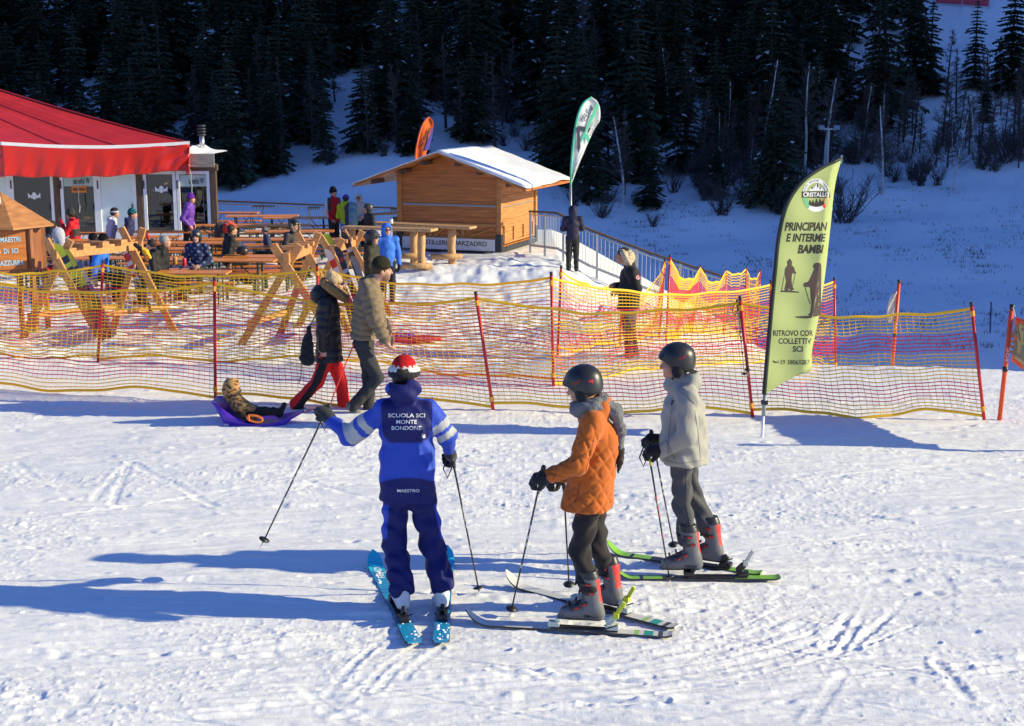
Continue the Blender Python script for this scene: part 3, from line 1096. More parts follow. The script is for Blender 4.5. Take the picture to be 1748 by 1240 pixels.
mb = MB()
for px, y0, y1 in ((131, 294, 363), (324, 290, 345)):
    pts = [U(px + (i % 2) * 1.2 + i * .8, y0 + (y1 - y0) * i / 6, YB - .35) for i in range(7)]
    mb.tube(pts, .014, 5)
mb.build('rope', mat('grey_rope', (.45, .42, .38), .9), lodge)
# things inside: a high table with a bench top
for i, (pa, pb, py) in enumerate(((246, 294, 364), (108, 160, 372))):
    t = thing('high_table', ('pale high table seen through the right glass door', 'pale wooden counter table behind the glass with the orange notice')[i], 'table', (bx((pa + pb) / 2), YB + 1.1, TZ + .04))
    zt_ = U(0, py, YB + 1).z
    MB().box(bx(pa), bx(pb), YB + .8, YB + 1.4, zt_ - .08, zt_).build('table_top', M_raw, t, bevel=.01)
    MB().tube([(bx(pa + 26), YB + 1.1, TZ + .04), (bx(pa + 26), YB + 1.1, zt_ - .08)], .16, 12).build('leg', M_raw, t, smooth=False)

# ---------------------------------------------------------------- little sign kiosk
def kiosk_sign():
    Y = 25.3
    c = U(7, 420, Y)
    c.z = 0
    o = thing('sign_box', 'six sided wooden sign kiosk with a pointed ply roof and blue lettering', 'sign', (c.x, Y, sz(c.x, Y)))
    z0, z1 = U(0, 461, Y).z, U(0, 386, Y).z
    hx = lambda r_, a, z: V3(c.x + r_ * math.cos(R(a)), Y + r_ * math.sin(R(a)), z)
    rb_ = .66
    MB().prism([hx(rb_, -90 + 60 * k, z0) for k in range(6)], (0, 0, z1 - z0)).build('box_body', M_board, o)
    for k in range(6):
        p = hx(rb_ + .012, -90 + 60 * k, 0)
        q = R(-90 + 60 * k)
        zb = gz(p.x, p.y) - .1
        MB().obox((p.x, p.y, (zb + z1 - .002) / 2), V3(math.cos(q), math.sin(q), 0) * .04, V3(-math.sin(q), math.cos(q), 0) * .04, (0, 0, (z1 - zb) / 2)).build('post', M_board, o, bevel=.005)
    nn = V3(math.cos(R(-60)), math.sin(R(-60)), 0)
    ax = V3(-nn.y, nn.x, 0)
    fc = V3(c.x, Y, 0) + nn * (rb_ * math.cos(R(30)) + .012)
    b_ = MB().obox((fc.x, fc.y, (z0 + z1) / 2 + .02), ax * .255, nn * .012, (0, 0, (z1 - z0) / 2 - .05)).build('sign_board', M_pine2, o, bevel=.005)
    ap = V3(c.x, Y, U(7, 328, Y).z)
    base = [hx(.90, 60 * k, z1) for k in range(6)]
    mb = MB()
    mb.add(base + [p + V3(0, 0, .035) for p in base] + [ap], [tuple(reversed(range(6)))] + [(k, (k + 1) % 6, 6 + (k + 1) % 6, 6 + k) for k in range(6)] + [(6 + k, 6 + (k + 1) % 6, 12) for k in range(6)])
    rf = mb.build('roof', M_shingle, o)
    A, B = base[4], base[5]
    q = [A.lerp(B, .35).lerp(ap, .70), A.lerp(B, .30).lerp(ap, .90), A.lerp(B, .75).lerp(ap, .86), A.lerp(B, .8).lerp(ap, .66)]
    nrm = (B - A).cross(ap - A).normalized()
    MB().prism([p + nrm * .045 for p in q], nrm * -.03).build('snow_patch', M_snowcap, rf)
    for body, py, w_, dx in (('MAESTRI', 404, .33, 0), ('DI', 423, .075, -.085), ('SCI', 423, .11, .06), ('AZZURRA', 443, .40, 0)):
        signed('lettering', body, M_blue_letter, b_, flat_place(fc + ax * dx + V3(0, 0, U(0, py, Y).z) + nn * .014, ax, (0, 0, 1), nn), w_, .085, .014)
    MB().lathe(fc - ax * .20 + nn * .012 + V3(0, 0, U(0, 424, Y).z), [(.015, 0), (.018, .02), (.008, .03)], 10, 0, nn).build('knob', M_white, b_)
kiosk_sign()

# ---------------------------------------------------------------- the wooden sales hut
HZ0 = -1.03
hA = U(853, 440, 40.3)
HA = V3(hA.x, 40.3, HZ0)
ha, hb = V3(.94, -.34, 0).normalized(), V3(.34, .94, 0).normalized()
HW, HD = 3.05, 3.0
hut = thing('sales_hut', 'orange pine sales hut with a wide white snowy gable roof', 'hut', HA - ha * HW / 2 + hb * HD / 2)
def hp(u, v, z):              # u along the front from its right corner leftwards, v to the back
    return HA - ha * u + hb * v + V3(0, 0, z)
WZ0, WZ1, RZ = .32, 2.34, 2.89
def hbox(mb, u0, u1, v0, v1, z0, z1, mi=0):
    return mb.obox(hp((u0 + u1) / 2, (v0 + v1) / 2, (z0 + z1) / 2), ha * (u1 - u0) / 2, hb * (v1 - v0) / 2, (0, 0, (z1 - z0) / 2), mi)
slope = (RZ - WZ1) / (HW / 2)
mb = MB()      # front gable of horizontal planks, then the right side
pz = WZ0 + .17
k = 0
while pz < RZ - .08:
    h_ = .215
    top = min(pz + h_ - .004, RZ - .05)
    cut = max(0, (top - WZ1) / slope)
    mb.add([hp(u, v, z) for v in (0.0, .05) for u, z in ((.02 + max(0, (pz - WZ1) / slope), pz), (HW - .02 - max(0, (pz - WZ1) / slope), pz), (HW - .02 - cut, top), (.02 + cut, top))],
           [(0, 1, 2, 3), (7, 6, 5, 4), (0, 4, 5, 1), (1, 5, 6, 2), (2, 6, 7, 3), (3, 7, 4, 0)])
    pz += h_
mb.build('front_wall', M_pine2, hut)
mb = MB()
pz = WZ0 + .03
while pz < WZ1 - .05:
    hbox(mb, .0, .05, .06, HD - .06, pz, min(pz + .335, WZ1))
    pz += .345
mb.build('side_wall', M_pine, hut)
mb = MB()
hbox(mb, HW - .05, HW, .06, HD - .06, WZ0, WZ1)
hbox(mb, .03, HW - .03, HD - .05, HD, WZ0, WZ1)
hbox(mb, .06, HW - .06, .07, HD - .07, WZ0 - .06, WZ0 - .02)
mb.build('rear_wall', M_pine2, hut)
for u, v in ((0, 0), (HW, 0), (0, HD), (HW, HD)):
    mb = MB()
    hbox(mb, u - .07, u + .07, v - .07, v + .07, WZ0 - .02, WZ1)
    mb.build('corner_post', M_pine, hut, bevel=.01)
mb = MB()
hbox(mb, .10, HW - .10, -.035, -.003, 1.42, 1.455)
hbox(mb, .10, HW - .10, -.030, -.003, 1.46, 1.475)
hbox(mb, -.03, -.003, .1, HD - .1, 1.40, 1.42)
mb.build('hatch_rail', M_greyp, hut)
mb = MB()      # braces on the folded counter flap
hbox(mb, .08, HW - .08, -.045, -.003, .86, .94)
hbox(mb, .08, HW - .08, -.045, -.003, .50, .56)
for u in (HW - .95, HW - 1.95):
    hbox(mb, u - .05, u + .05, -.042, -.004, .56, .86)
for (u0, z0, u1, z1) in ((.15, .84, .85, .58), (HW - .1, .84, HW - .8, .58), (HW / 2 + .05, .86, HW / 2 + .42, .57), (HW / 2 - .05, .86, HW / 2 - .42, .57)):
    mb.beam(hp(u0, -.026, z0), hp(u1, -.026, z1), .040, .09, hb)
mb.build('counter_flap', M_pine, hut)
mb = MB()
hbox(mb, -.035, -.003, .25, HD - .12, .80, .88)
hbox(mb, -.035, -.003, .25, HD - .12, .36, .42)
for v in (.3, 1.15, 2.0, HD - .2):
    hbox(mb, -.04, -.003, v - .07, v + .07, .42, .80)
mb.build('side_panel', M_pine, hut)
mb = MB()
for (u0, u1, v0, v1) in ((-.075, HW + .075, -.09, -.05), (-.09, -.05, -.05, HD + .05)):
    hbox(mb, u0, u1, v0, v1, .16, .30)
for u, v in ((0, 0), (HW, 0), (0, HD)):
    hbox(mb, u - .085, u + .085, v - .095, v + .085, .30, .66)
mb.build('base_frame', M_darkst, hut, bevel=.008)
for u, v in ((.02, -.06), (HW - .02, -.06), (.0, HD), (HW, HD), (HW / 2, .4)):
    g = hp(u, v, 0)
    MB().tube([(g.x, g.y, gz(g.x, g.y) - .15), (g.x, g.y, HZ0 + .17)], .03, 8).build('leg', M_steel, hut)
bn = MB()
hbox(bn, .1, HW - .1, -.106, -.10, .19, .52)
bn = bn.build('banner', mat('white_banner', (.62, .62, .62), .6), hut)
signed('lettering', 'DISTILLERIA MARZADRO', M_blackm, bn, flat_place(hp(HW / 2 - .15, -.112, .385), ha, (0, 0, 1), -hb), 2.05, .13, .0)
# roof
OV, FO, BO = 1.08, .85, .35
ez = RZ - slope * (HW / 2 + OV)
def rp(u, v, z):
    return hp(u, v, z)
mb = MB()
for s_ in (-1, 1):
    a = [rp(HW / 2, -FO, RZ + .02), rp(HW / 2, HD + BO, RZ + .02), rp(HW / 2 + s_ * (HW / 2 + OV), HD + BO, ez), rp(HW / 2 + s_ * (HW / 2 + OV), -FO, ez)]
    mb.prism(a, (0, 0, .05))
rfo = mb.build('roof', M_pine2, hut)
mb = MB()
for s_ in (-1, 1):
    rows = []
    for i in range(13):
        q = i / 12
        row = []
        for j in range(13):
            t = j / 12
            p = rp(HW / 2 + s_ * q * (HW / 2 + OV + .02), -FO - .02 + t * (HD + FO + BO + .04), RZ + .085 + (ez - RZ) * q)
            p.z += .015 * math.sin(j * 1.3 + i) * math.sin(i * .9) + (.05 * math.exp(-((t - .7) / .2) ** 2) * q if s_ == -1 else 0)
            row.append(p)
        rows.append(row)
    mb.grid(rows)
mb.build('roof_sheet', M_sheet, rfo, smooth=True, solid=.03)
mb = MB()
rr = random.Random(8)
rows = []
for i in range(21):      # snow lying on the right slope up to a ragged line
    q = i / 20
    row = []
    for j in range(25):
        t = j / 24
        lim = .62 + .10 * math.sin(q * 9) + .06 * math.sin(q * 23)
        tt = -.0 + t * lim
        th = .065 * min(1, (1 - t) * 6, t * 8 + .35, q * 9 + .2, (1 - q) * 9 + .2) + rr.uniform(0, .008)
        p = rp(HW / 2 - q * (HW / 2 + OV), -FO + tt * (HD + FO + BO), RZ + .105 + (ez - RZ) * q + th)
        row.append(p)
    rows.append(row)
mb.grid(rows)
mb.build('roof_snow', M_snowcap, rfo, smooth=True, solid=.05)
mb = MB()
for u in (.35, 1.0, HW - 1.0, HW - .35, HW + .5, -.5):
    zz = RZ - slope * abs(u - HW / 2)
    mb = MB()
    mb.beam(rp(u, -FO + .05, zz - .06), rp(u, -.01, zz - .06), .07, .1)
    mb.build('rafter', M_wood_dark, rfo)

# ---------------------------------------------------------------- railings
def railing(name, label, pts, n_posts, top_m=M_wood_dark, hgt=1.05, sub=9, hold=False, bars_m=M_galv):
    o = thing(name, label, 'railing', pts[0])
    P = [Vector(p) for p in pts]
    cum = [0]
    for a, b in zip(P[:-1], P[1:]):
        cum.append(cum[-1] + (b - a).length)
    def at(s_):
        for i in range(len(P) - 1):
            if s_ <= cum[i + 1] + 1e-6:
                return P[i].lerp(P[i + 1], (s_ - cum[i]) / (cum[i + 1] - cum[i]))
        return P[-1]
    L = cum[-1]
    up = V3(0, 0, 1)
    mb = MB()
    for a, b in zip(P[:-1], P[1:]):
        mb.beam(a + up * hgt, b + up * hgt, .10, .05)
    mb.build('handrail', top_m, o, bevel=.008)
    mb = MB()
    for a, b in zip(P[:-1], P[1:]):
        mb.beam(a + up * (hgt - .09), b + up * (hgt - .09), .03, .03)
        mb.beam(a + up * .10, b + up * .10, .05, .06)
    nb = int(L / .125)
    for i in range(nb + 1):
        p = at(L * i / nb)
        mb.tube([p + up * .12, p + up * (hgt - .09)], .0085, 5, cap=False)
    mb.build('bars', bars_m, o)
    for i in range(n_posts + 1):
        p = at(L * i / n_posts)
        MB().beam(p - up * .4, p + up * (hgt - .02), .06, .06).build('post', M_galv, o)
    return o
def rp_(px, py, Y, h_=1.05):
    p = U(px, py, Y)
    return p - V3(0, 0, h_)
railing('terrace_railing', 'long dark topped railing along the back edge of the terrace', [rp_(369, 343, 46.6), rp_(690, 356, 46.0), rp_(770, 358, 45.8)], 5)
railing('ramp_railing', 'steel railing with wooden handrail running down the ramp right of the hut', [rp_(905, 361, 40.5), rp_(952, 364, 38.4), rp_(1006, 392, 37.6), rp_(1110, 432, 36.6), rp_(1240, 474, 36.2)], 6, M_wood_dark)
M_wire = M_darkst
for i, (pa, pb, py) in enumerate(((432, 468, 352), (526, 545, 354), (668, 690, 357))):      # glass holders hung on the railing
    a, b = U(pa, py, 46.0), U(pb, py, 46.0)
    mb = MB()
    for dy in (-.1, .1):
        mb.tube([a + V3(0, dy, 0), b + V3(0, dy, 0)], .012, 5)
    for k in range(7):
        q = a.lerp(b, k / 6)
        mb.tube([q + V3(0, -.1, 0), q + V3(0, -.05, -.08), q + V3(0, .05, -.08), q + V3(0, .1, 0)], .01, 5)
    tag(mb.build('wire_basket', M_wire, loc=a), ('wire basket on the left stretch of the terrace railing', 'wire basket on the railing left of the man in red and white', 'wire basket on the railing beside the hut wall')[i], 'basket')

# ---------------------------------------------------------------- beer tables and benches
def table_proto(cx, cy, yaw, L, wd, h_, name, label, cat, group):
    o = thing(name, label, cat, (cx, cy, TZ), group, yaw)
    return o
def mesh_table(L, wd, h_, nm):
    mb = MB().box(-L / 2, L / 2, -wd / 2, wd / 2, h_ - .03, h_)
    top = mesh_of_b(mb, nm, M_table)
    legs = []
    for s_ in (-1, 1):
        m2 = MB()
        x = s_ * (L / 2 - .28)
        for y in (-wd / 2 + .06, wd / 2 - .06):
            m2.beam((x, y, 0.0), (x, y, h_ - .031), .035, .035)
        m2.beam((x, -wd / 2 + .04, .22), (x, wd / 2 - .04, .22), .03, .03)
        m2.beam((x, -wd / 2 + .04, h_ - .05), (x, wd / 2 - .04, h_ - .05), .03, .03)
        m2.beam((x, 0, .23), (x - s_ * .42, 0, h_ - .04), .025, .02)
        legs.append(mesh_of_b(m2, 'leg_frame', M_green))
    return top, legs
def mesh_of_b(mb, name, m):
    o = mb.build(name, m)
    me = o.data
    bpy.data.objects.remove(o)
    return me
T_top, T_legs = mesh_table(2.2, .55, .76, 'table_top')
B_top, B_legs = mesh_table(2.2, .26, .46, 'seat')
def put_table(px, py, yaw, label, sc=1.0, benches=(1, 1), dy=0.0):
    g = G(px, py, TZ + .76)
    o = thing('beer_table', label, 'table', (g.x, g.y, TZ), 'orange beer tables on the terrace', yaw)
    o.scale = (sc, 1, 1)
    link('table_top', T_top, o)
    for l in T_legs:
        link('leg_frame', l, o)
    for s_, on in zip((-1, 1), benches):
        if not on:
            continue
        p = V3(g.x, g.y, TZ) + V3(-math.sin(yaw), math.cos(yaw), 0) * s_ * .56
        b = thing('beer_bench', ('near' if s_ < 0 else 'far') + ' bench of the ' + label.replace('bright ', '').replace('dark ', '').replace('orange ', '').replace('the ', '', 1) if len(label.split()) > 12 else ('near' if s_ < 0 else 'far') + ' bench of the ' + label, 'bench', p, 'orange beer benches on the terrace', yaw)
        b.scale = (sc, 1, 1)
        link('seat', B_top, b)
        for l in B_legs:
            link('leg_frame', l, b)
    return g
TABLES = [
    (396, 363, .03, 'orange table right by the lodge corner post under the railing', .75),
    (448, 368, .06, 'orange table under the left wire basket of the railing', 1.0),
    (508, 371, .08, 'orange table left of the man in red and white', .95),
    (432, 384, .02, 'long orange table behind the stroller', 1.5),
    (495, 394, .06, 'dark orange table left of the log table', 1.1),
    (418, 408, .02, 'bright orange table behind the man in black with the helmet', 1.15),
    (304, 395, -.03, 'snow dusted table in front of the purple jacket', 1.1),
    (172, 410, -.04, 'orange table in front of the pair with headband and teal hat', .75),
    (156, 398, 0.0, 'snowy table against the lodge front by the red jacket', .5),
    (266, 404, .02, 'short orange table under the right door of the lodge', .6),
    (310, 414, -.02, 'orange table below the purple jacket', 1.0),
    (283, 424, -.03, 'orange table behind the grey haired man', .95),
    (362, 443, -.06, 'nearest orange table with a red can at its end', 1.35),
    (446, 437, .02, 'orange table right of the loose black helmet', .8),
    (480, 421, .03, 'orange table left of the seated hat wearer', .8),
    (120, 440, .0, 'orange table behind the left ski rack', 1.2),
    (560, 408, .05, 'orange table hidden behind the two right ski racks', 1.0),
    (330, 464, -.04, 'orange table end just above the yellow net', .7),
]
for i, (px, py, yaw, lab, sc_) in enumerate(TABLES):
    put_table(px, py, yaw, lab, sc_, (1, 1) if i not in (8, 17) else (0, 1))
# log bar tables
def log_table(label, a, b, posts, w_=.42):
    o = thing('log_bar_table', label, 'table', ((a + b) / 2).to_tuple()[:2] + (TZ,))
    mb = MB()
    mb.beam(a, b, w_, .07)
    mb.build('table_top', M_log, o, bevel=.02)
    for p in posts:
        rr_ = [.115, .105, .10, .108, .10]
        z0 = gz(p.x, p.y) - .1
        m_ = MB().tube([V3(p.x + .012 * math.sin(i * 2.1), p.y, z0 + (a.z - .04 - z0) * i / 4) for i in range(5)], [r_ * random.uniform(.92, 1.08) for r_ in rr_], 14)
        m_.build('log_post', M_log, o, smooth=True)
        MB().tube([V3(p.x - .55, p.y - .14, gz(p.x, p.y) + .2), V3(p.x + .28, p.y - .14, gz(p.x, p.y) + .2)], .075, 10).build('foot_rail', M_log, o, smooth=True)
    return o
la, lb_ = U(588, 388, 37.0), U(742, 393, 36.0)
log_table('log bar table with a plank top nearest the blue jacket', la, lb_, [V3(U(719, 400, 36.1).x, 36.15, 0), V3(U(600, 400, 36.9).x, 36.9, 0)])
la2, lb2 = U(640, 381, 38.9), U(808, 389, 37.6)
log_table('log bar table with a plank top right before the hut front', la2, lb2, [V3(U(706, 390, 38.4).x, 38.4, 0), V3(U(771, 390, 37.9).x, 37.9, 0)])
log_table('log bar table at the left hut corner by the railing', U(640, 366, 42.2), U(690, 363, 41.4), [V3(U(676, 370, 41.7).x, 41.7, 0)])

# ---------------------------------------------------------------- ski racks of crossed beams
def ski_rack(label, xs_):
    """xs_: list of crosses, each (top_left, top_right, foot_right, foot_left) as px, and Y"""
    cs = []
    for q in xs_:
        Y = q[-1]
        cs.append(([U(*p, Y) for p in q[:4]], Y))
    c0 = cs[0]
    mx = sum(p.x for p in c0[0]) / 4
    o = thing('ski_rack', label, 'ski rack', (mx, c0[1], sz(mx, c0[1])))
    cross = []
    for (tl, tr, fr, fl_), Y in cs:
        for f in (fr, fl_):
            f.z = gz(f.x, Y) - .04
        tl = tl + V3(0, -.055, 0)
        fr = fr + V3(0, -.055, 0)
        tr = tr + V3(0, .055, 0)
        fl_ = fl_ + V3(0, .055, 0)
        MB().beam(tl, fr, .09, .12, (1, 0, .7)).build('crossed_beam', M_raw, o, bevel=.006)
        MB().beam(tr, fl_, .09, .12, (-1, 0, .7)).build('crossed_beam', M_raw, o, bevel=.006)
        # where the beams cross
        x1, z1, x2, z2 = tl.x, tl.z, fr.x, fr.z
        x3, z3, x4, z4 = tr.x, tr.z, fl_.x, fl_.z
        den = (x1 - x2) * (z3 - z4) - (z1 - z2) * (x3 - x4)
        t = ((x1 - x3) * (z3 - z4) - (z1 - z3) * (x3 - x4)) / den
        cross.append((V3(x1 + t * (x2 - x1), Y, z1 + t * (z2 - z1)), tl.lerp(fr, .80), tr.lerp(fl_, .80)))
    for (a, a1, a2), (b, b1, b2) in zip(cross[:-1], cross[1:]):
        d = (b - a).normalized()
        MB().beam(a - d * .12 + V3(0, 0, .13), b + d * .2 + V3(0, 0, .13), .10, .16).build('ridge_beam', M_raw, o, bevel=.006)
        for p, q in ((a1, b1), (a2, b2)):
            MB().beam(p - d * .05 + V3(0, 0, .09), q + d * .1 + V3(0, 0, .09), .10, .09).build('lower_beam', M_raw, o, bevel=.006)
        for k in range(1, 4):
            q = a.lerp(b, k / 4) + V3(0, 0, .245)
            MB().obox(q, d.cross(V3(0, 0, 1)) * .17, d * .09, (0, 0, .035)).build('spacer_block', M_raw, o, bevel=.004)
    return o
ski_rack('left ski rack of crossed pine beams right of the wooden sign box', [((80, 408), (119, 410), (176, 582), (35, 578), 24.3), ((208, 388), (243, 390), (300, 562), (190, 556), 26.3)])
ski_rack('ski rack of crossed pine beams left of the woman in black', [((467, 418), (511, 419), (585, 600), (407, 600), 22.7), ((507, 396), (543, 398), (602, 575), (475, 574), 25.0)])
ski_rack('rearmost ski rack of crossed pine beams behind the helmeted man in green', [((546, 402), (584, 408), (650, 560), (505, 560), 26.6), ((586, 393), (618, 395), (668, 540), (545, 540), 29.5)])
# ---------------------------------------------------------------- safety nets on poles
M_nety = cloth_mat('yellow_net', (1.0, 0.70, 0.06), .4, .5)
M_netr = cloth_mat('red_net', (0.88, 0.07, 0.06), .22, .5)
def band(v):                      # colour zones down the net
    return 0 if v < .19 or .40 < v < .68 or v > .88 else 1
def net_fence(label, posts, rows=28, seed=1, colw=.062, sag=.13, clip=True, bot_lift=.06, thick=1.0, post_r=.019, mid=0.0):
    """posts: (foot, top) points; a net hangs between them"""
    rg = random.Random(seed)
    o = thing('net_fence', label, 'net fence', posts[0][0])
    mb = MB()
    nq = [rg.uniform(0, 6) for _ in range(8)]
    for (f0, t0), (f1, t1) in zip(posts[:-1], posts[1:]):
        L = (f1 - f0).length
        nc = max(6, int(L / colw))
        n = (f1 - f0).cross(V3(0, 0, 1)).normalized()
        sg = sag * min(1.25, L / 3.2)
        def P(s, v):
            top = t0.lerp(t1, s) - V3(0, 0, .06)
            bot = f0.lerp(f1, s) + V3(0, 0, .0)
            q = 4 * s * (1 - s)
            a = abs(2 * s - 1) ** 2.2
            z_t = top.z - sg * (1 - a)
            gzz = sz(bot.x, bot.y)
            z_b = max(gzz + .015, bot.z + bot_lift + .04 * math.sin(9 * s + nq[0]))
            p = top.lerp(bot, v)
            p.z = z_t + (z_b - z_t) * (v + mid * math.sin(math.pi * v) * q)
            p.z += .012 * math.sin(13 * s + 5 * v + nq[1]) * q + .010 * math.sin(31 * s - 7 * v + nq[2]) * q
            w_ = (.07 * math.sin(math.pi * v) * math.sin(5 * s + nq[3]) + .035 * math.sin(11 * s + 6 * v + nq[4])) * q
            return p + n * w_
        grid = [[P(j / nc, i / rows) for j in range(nc + 1)] for i in range(rows + 1)]
        for i in range(rows + 1):
            v = i / rows
            mi = band(v)
            hw = (.017 if i in (0, rows) else .0055) * thick
            base = len(mb.v)
            for j in range(nc + 1):
                p = grid[i][j]
                for dz, dn in ((hw, 0), (0, .005), (-hw, 0), (0, -.005)):
                    mb.v.append((p.x + n.x * dn, p.y + n.y * dn, p.z + dz))
            for j in range(nc):
                for k in range(4):
                    mb.f.append((base + j * 4 + k, base + j * 4 + (k + 1) % 4, base + j * 4 + 4 + (k + 1) % 4, base + j * 4 + 4 + k))
                    mb.m.append(mi)
        dirv = (f1 - f0).normalized()
        for j in range(nc + 1):
            base = len(mb.v)
            hw = .0024 * thick
            for i in range(rows + 1):
                p = grid[i][j]
                for ds, dn in ((hw, 0), (0, .003), (-hw, 0), (0, -.003)):
                    mb.v.append((p.x + dirv.x * ds + n.x * dn, p.y + dirv.y * ds + n.y * dn, p.z + dirv.z * ds))
            for i in range(rows):
                for k in range(4):
                    mb.f.append((base + i * 4 + k, base + i * 4 + (k + 1) % 4, base + i * 4 + 4 + (k + 1) % 4, base + i * 4 + 4 + k))
                    mb.m.append(band((i + .5) / rows))
    mb.build('net', [M_nety, M_netr], o, fixn=False)
    for f, t in posts:
        d = (t - f).normalized()
        pole = MB().tube([f - d * .12, t - d * .03], post_r, 10).build('post', M_red, o, smooth=True)
        MB().tube([t - d * .03, t + d * .012], post_r + .001, 10).build('post_cap', M_black, pole, smooth=True)
        if clip:
            for q in (.915, .10):
                c = f.lerp(t, q)
                MB().tube([c - d * .03, c + d * .03], post_r + .008, 8).build('clip', M_yelo, pole)
    return o
def post(pf, pt, Y=None):
    """pole from pixel of the foot and of the tip; the foot stands on the snow"""
    if Y is None:
        f = G(*pf, 0.0)
        f.z = sz(f.x, f.y)
    else:
        f = U(*pf, Y)
        f.z = min(f.z, sz(f.x, f.y)) if abs(f.z - sz(f.x, f.y)) > .25 else sz(f.x, f.y)
    t = U(*pt, f.y)
    return f, t
fr = [post((-130, 652), (-125, 452)), post((368, 688), (366, 475)), post((842, 706), (812, 500)), post((1285, 713), (1263, 508)), post((1680, 718), (1658, 518))]
net_fence('nearest yellow and red net running across the whole picture behind the skiers', fr, 27, 1, .072, .15)
r2 = [post((-60, 620), (-60, 455), 20.4), post((167, 616), (176, 446), 20.4), post((548, 640), (541, 452), 20.0), post((945, 660), (941, 466), 18.0)]
net_fence('second yellow and red net parallel behind the nearest one on the left', r2, 27, 2, .074, .13)
r3 = [post((952, 612), (958, 455), 21.3), post((1058, 590), (1062, 478), 22.6), post((1126, 560), (1135, 443), 26.5)]
net_fence('bunched net around the person in the black parka', r3, 20, 3, .085, .28, mid=.12, thick=1.0)
r4 = [post((1137, 572), (1144, 436), 25.4), post((1181, 561), (1196, 453), 31.6), post((1235, 556), (1240, 459), 35.2), post((1272, 541), (1274, 456), 36.2), post((1291, 545), (1298, 460), 36.8)]
net_fence('far net with scalloped top edge rising towards the ramp railing', r4, 22, 4, .085, .26, thick=1.5)
r5 = [post((945, 661), (941, 467), 18.0), post((1310, 640), (1316, 480), 21.5), post((1427, 628), (1424, 475), 22.6)]
net_fence('middle net from the near double pole to the pole right of the green flag', r5, 27, 5, .074, .14)
r6 = [post((1410, 648), (1424, 476), 22.0), post((1425, 600), (1318, 478), 22.0)]
# slalom poles and the yellow direction banner
def slalom_pole(label, pf, pt, Y=None, r_=.026):
    f, t = post(pf, pt, Y)
    o = thing('slalom_pole', label, 'pole', f)
    d = (t - f).normalized()
    L = (t - f).length
    MB().tube([f - d * .1, t - d * .06], r_, 12).build('shaft', M_fluo, o, smooth=True)
    MB().tube([t - d * .06, t], r_ + .002, 12).build('cap', M_black, o, smooth=True)
    c = f + d * L * .425
    MB().tube([c, c + d * .055], r_ + .004, 12).build('collar', M_black, o, smooth=True)
    signed('lettering', 'SOC', M_white, o, lambda u, v: ((c + d * (.11 + u + .09)) + V3(v, -r_ - .001, 0), V3(0, -1, 0)), .16, .03, .01)
    return f, t
pf1, pt1 = slalom_pole('orange pole at the right edge holding the yellow banner', (1706, 718), (1728, 520))
slalom_pole('orange slalom pole with a small pale flag near the snow crest', (1523, 613), (1535, 478), 24.6, .03)
pf2, pt2 = slalom_pole('orange pole holding the other end of the yellow banner', (1838, 772), (1852, 548), None)
def strip_banner():
    a0, a1 = U(1733, 541, pf1.y), U(1722, 617, pf1.y)
    b0, b1 = U(1848, 592, pf2.y), U(1838, 685, pf2.y)
    o = thing('direction_banner', 'yellow banner with orange border hung on orange poles at the right edge', 'banner', (a0 + b0) / 2)
    def P(s, v):
        p = a0.lerp(b0, s).lerp(a1.lerp(b1, s), v)
        return p + V3(.03 * math.sin(5 * s + 2 * v), .05 * math.sin(6 * s + 1.5 * v) * 4 * s * (1 - s), 0)
    mb = MB()
    mb.grid([[P(k / 30, j / 12) for k in range(31)] for j in range(13)])
    mb.build('banner_border', M_fluo, o, smooth=True, solid=.004)
    mb = MB()
    n = (b0 - a0).cross(V3(0, 0, 1)).normalized()
    if n.y > 0:
        n = -n
    mb.grid([[P(.05 + .9 * k / 28, .1 + .8 * j / 10) + n * .006 for k in range(29)] for j in range(11)])
    c_ = mb.build('banner_cloth', cloth_mat('pale_yellow_cloth', (.78, .66, .28), .4), o, smooth=True, solid=.003)
    W, H = (b0 - a0).length, (a0 - a1).length
    for body, v0, w_ in (('USCITA', .33, .46), ('FACILE', .68, .46)):
        signed('lettering', body, mat('grey_lettering', (.30, .25, .16), .7), c_, lambda u, v: (P(.32 + u / W, v0 - v / H) + n * .011, n), 1.05, .15, .03, mirror=True)
    mb = MB()
    mb.tube([pt1 - V3(0, .03, .03), a0], .006, 5)
    mb.build('tie_string', M_white, o)
strip_banner()
# the little flag on the slalom pole near the crest
_f = U(1523, 560, 24.6)
mb = MB()
rows = []
for j in range(9):
    t = j / 8
    xr = 1528 + 4 * (1 - t) - 6 * t
    xl = xr - 10 * math.sin(math.pi * min(1, .15 + t * .75)) - 2
    rows.append([U(xl + (xr - xl) * k / 6, 498 + 54 * t, 24.6 + .04 * math.sin(k + j)) for k in range(7)])
mb.grid(rows)
tag(mb.build('small_flag', mat('cream_cloth', (.72, .66, .55), .7), smooth=True, solid=.006, loc=rows[0][0]), 'small cream flag hanging on the slalom pole near the snow crest', 'flag')

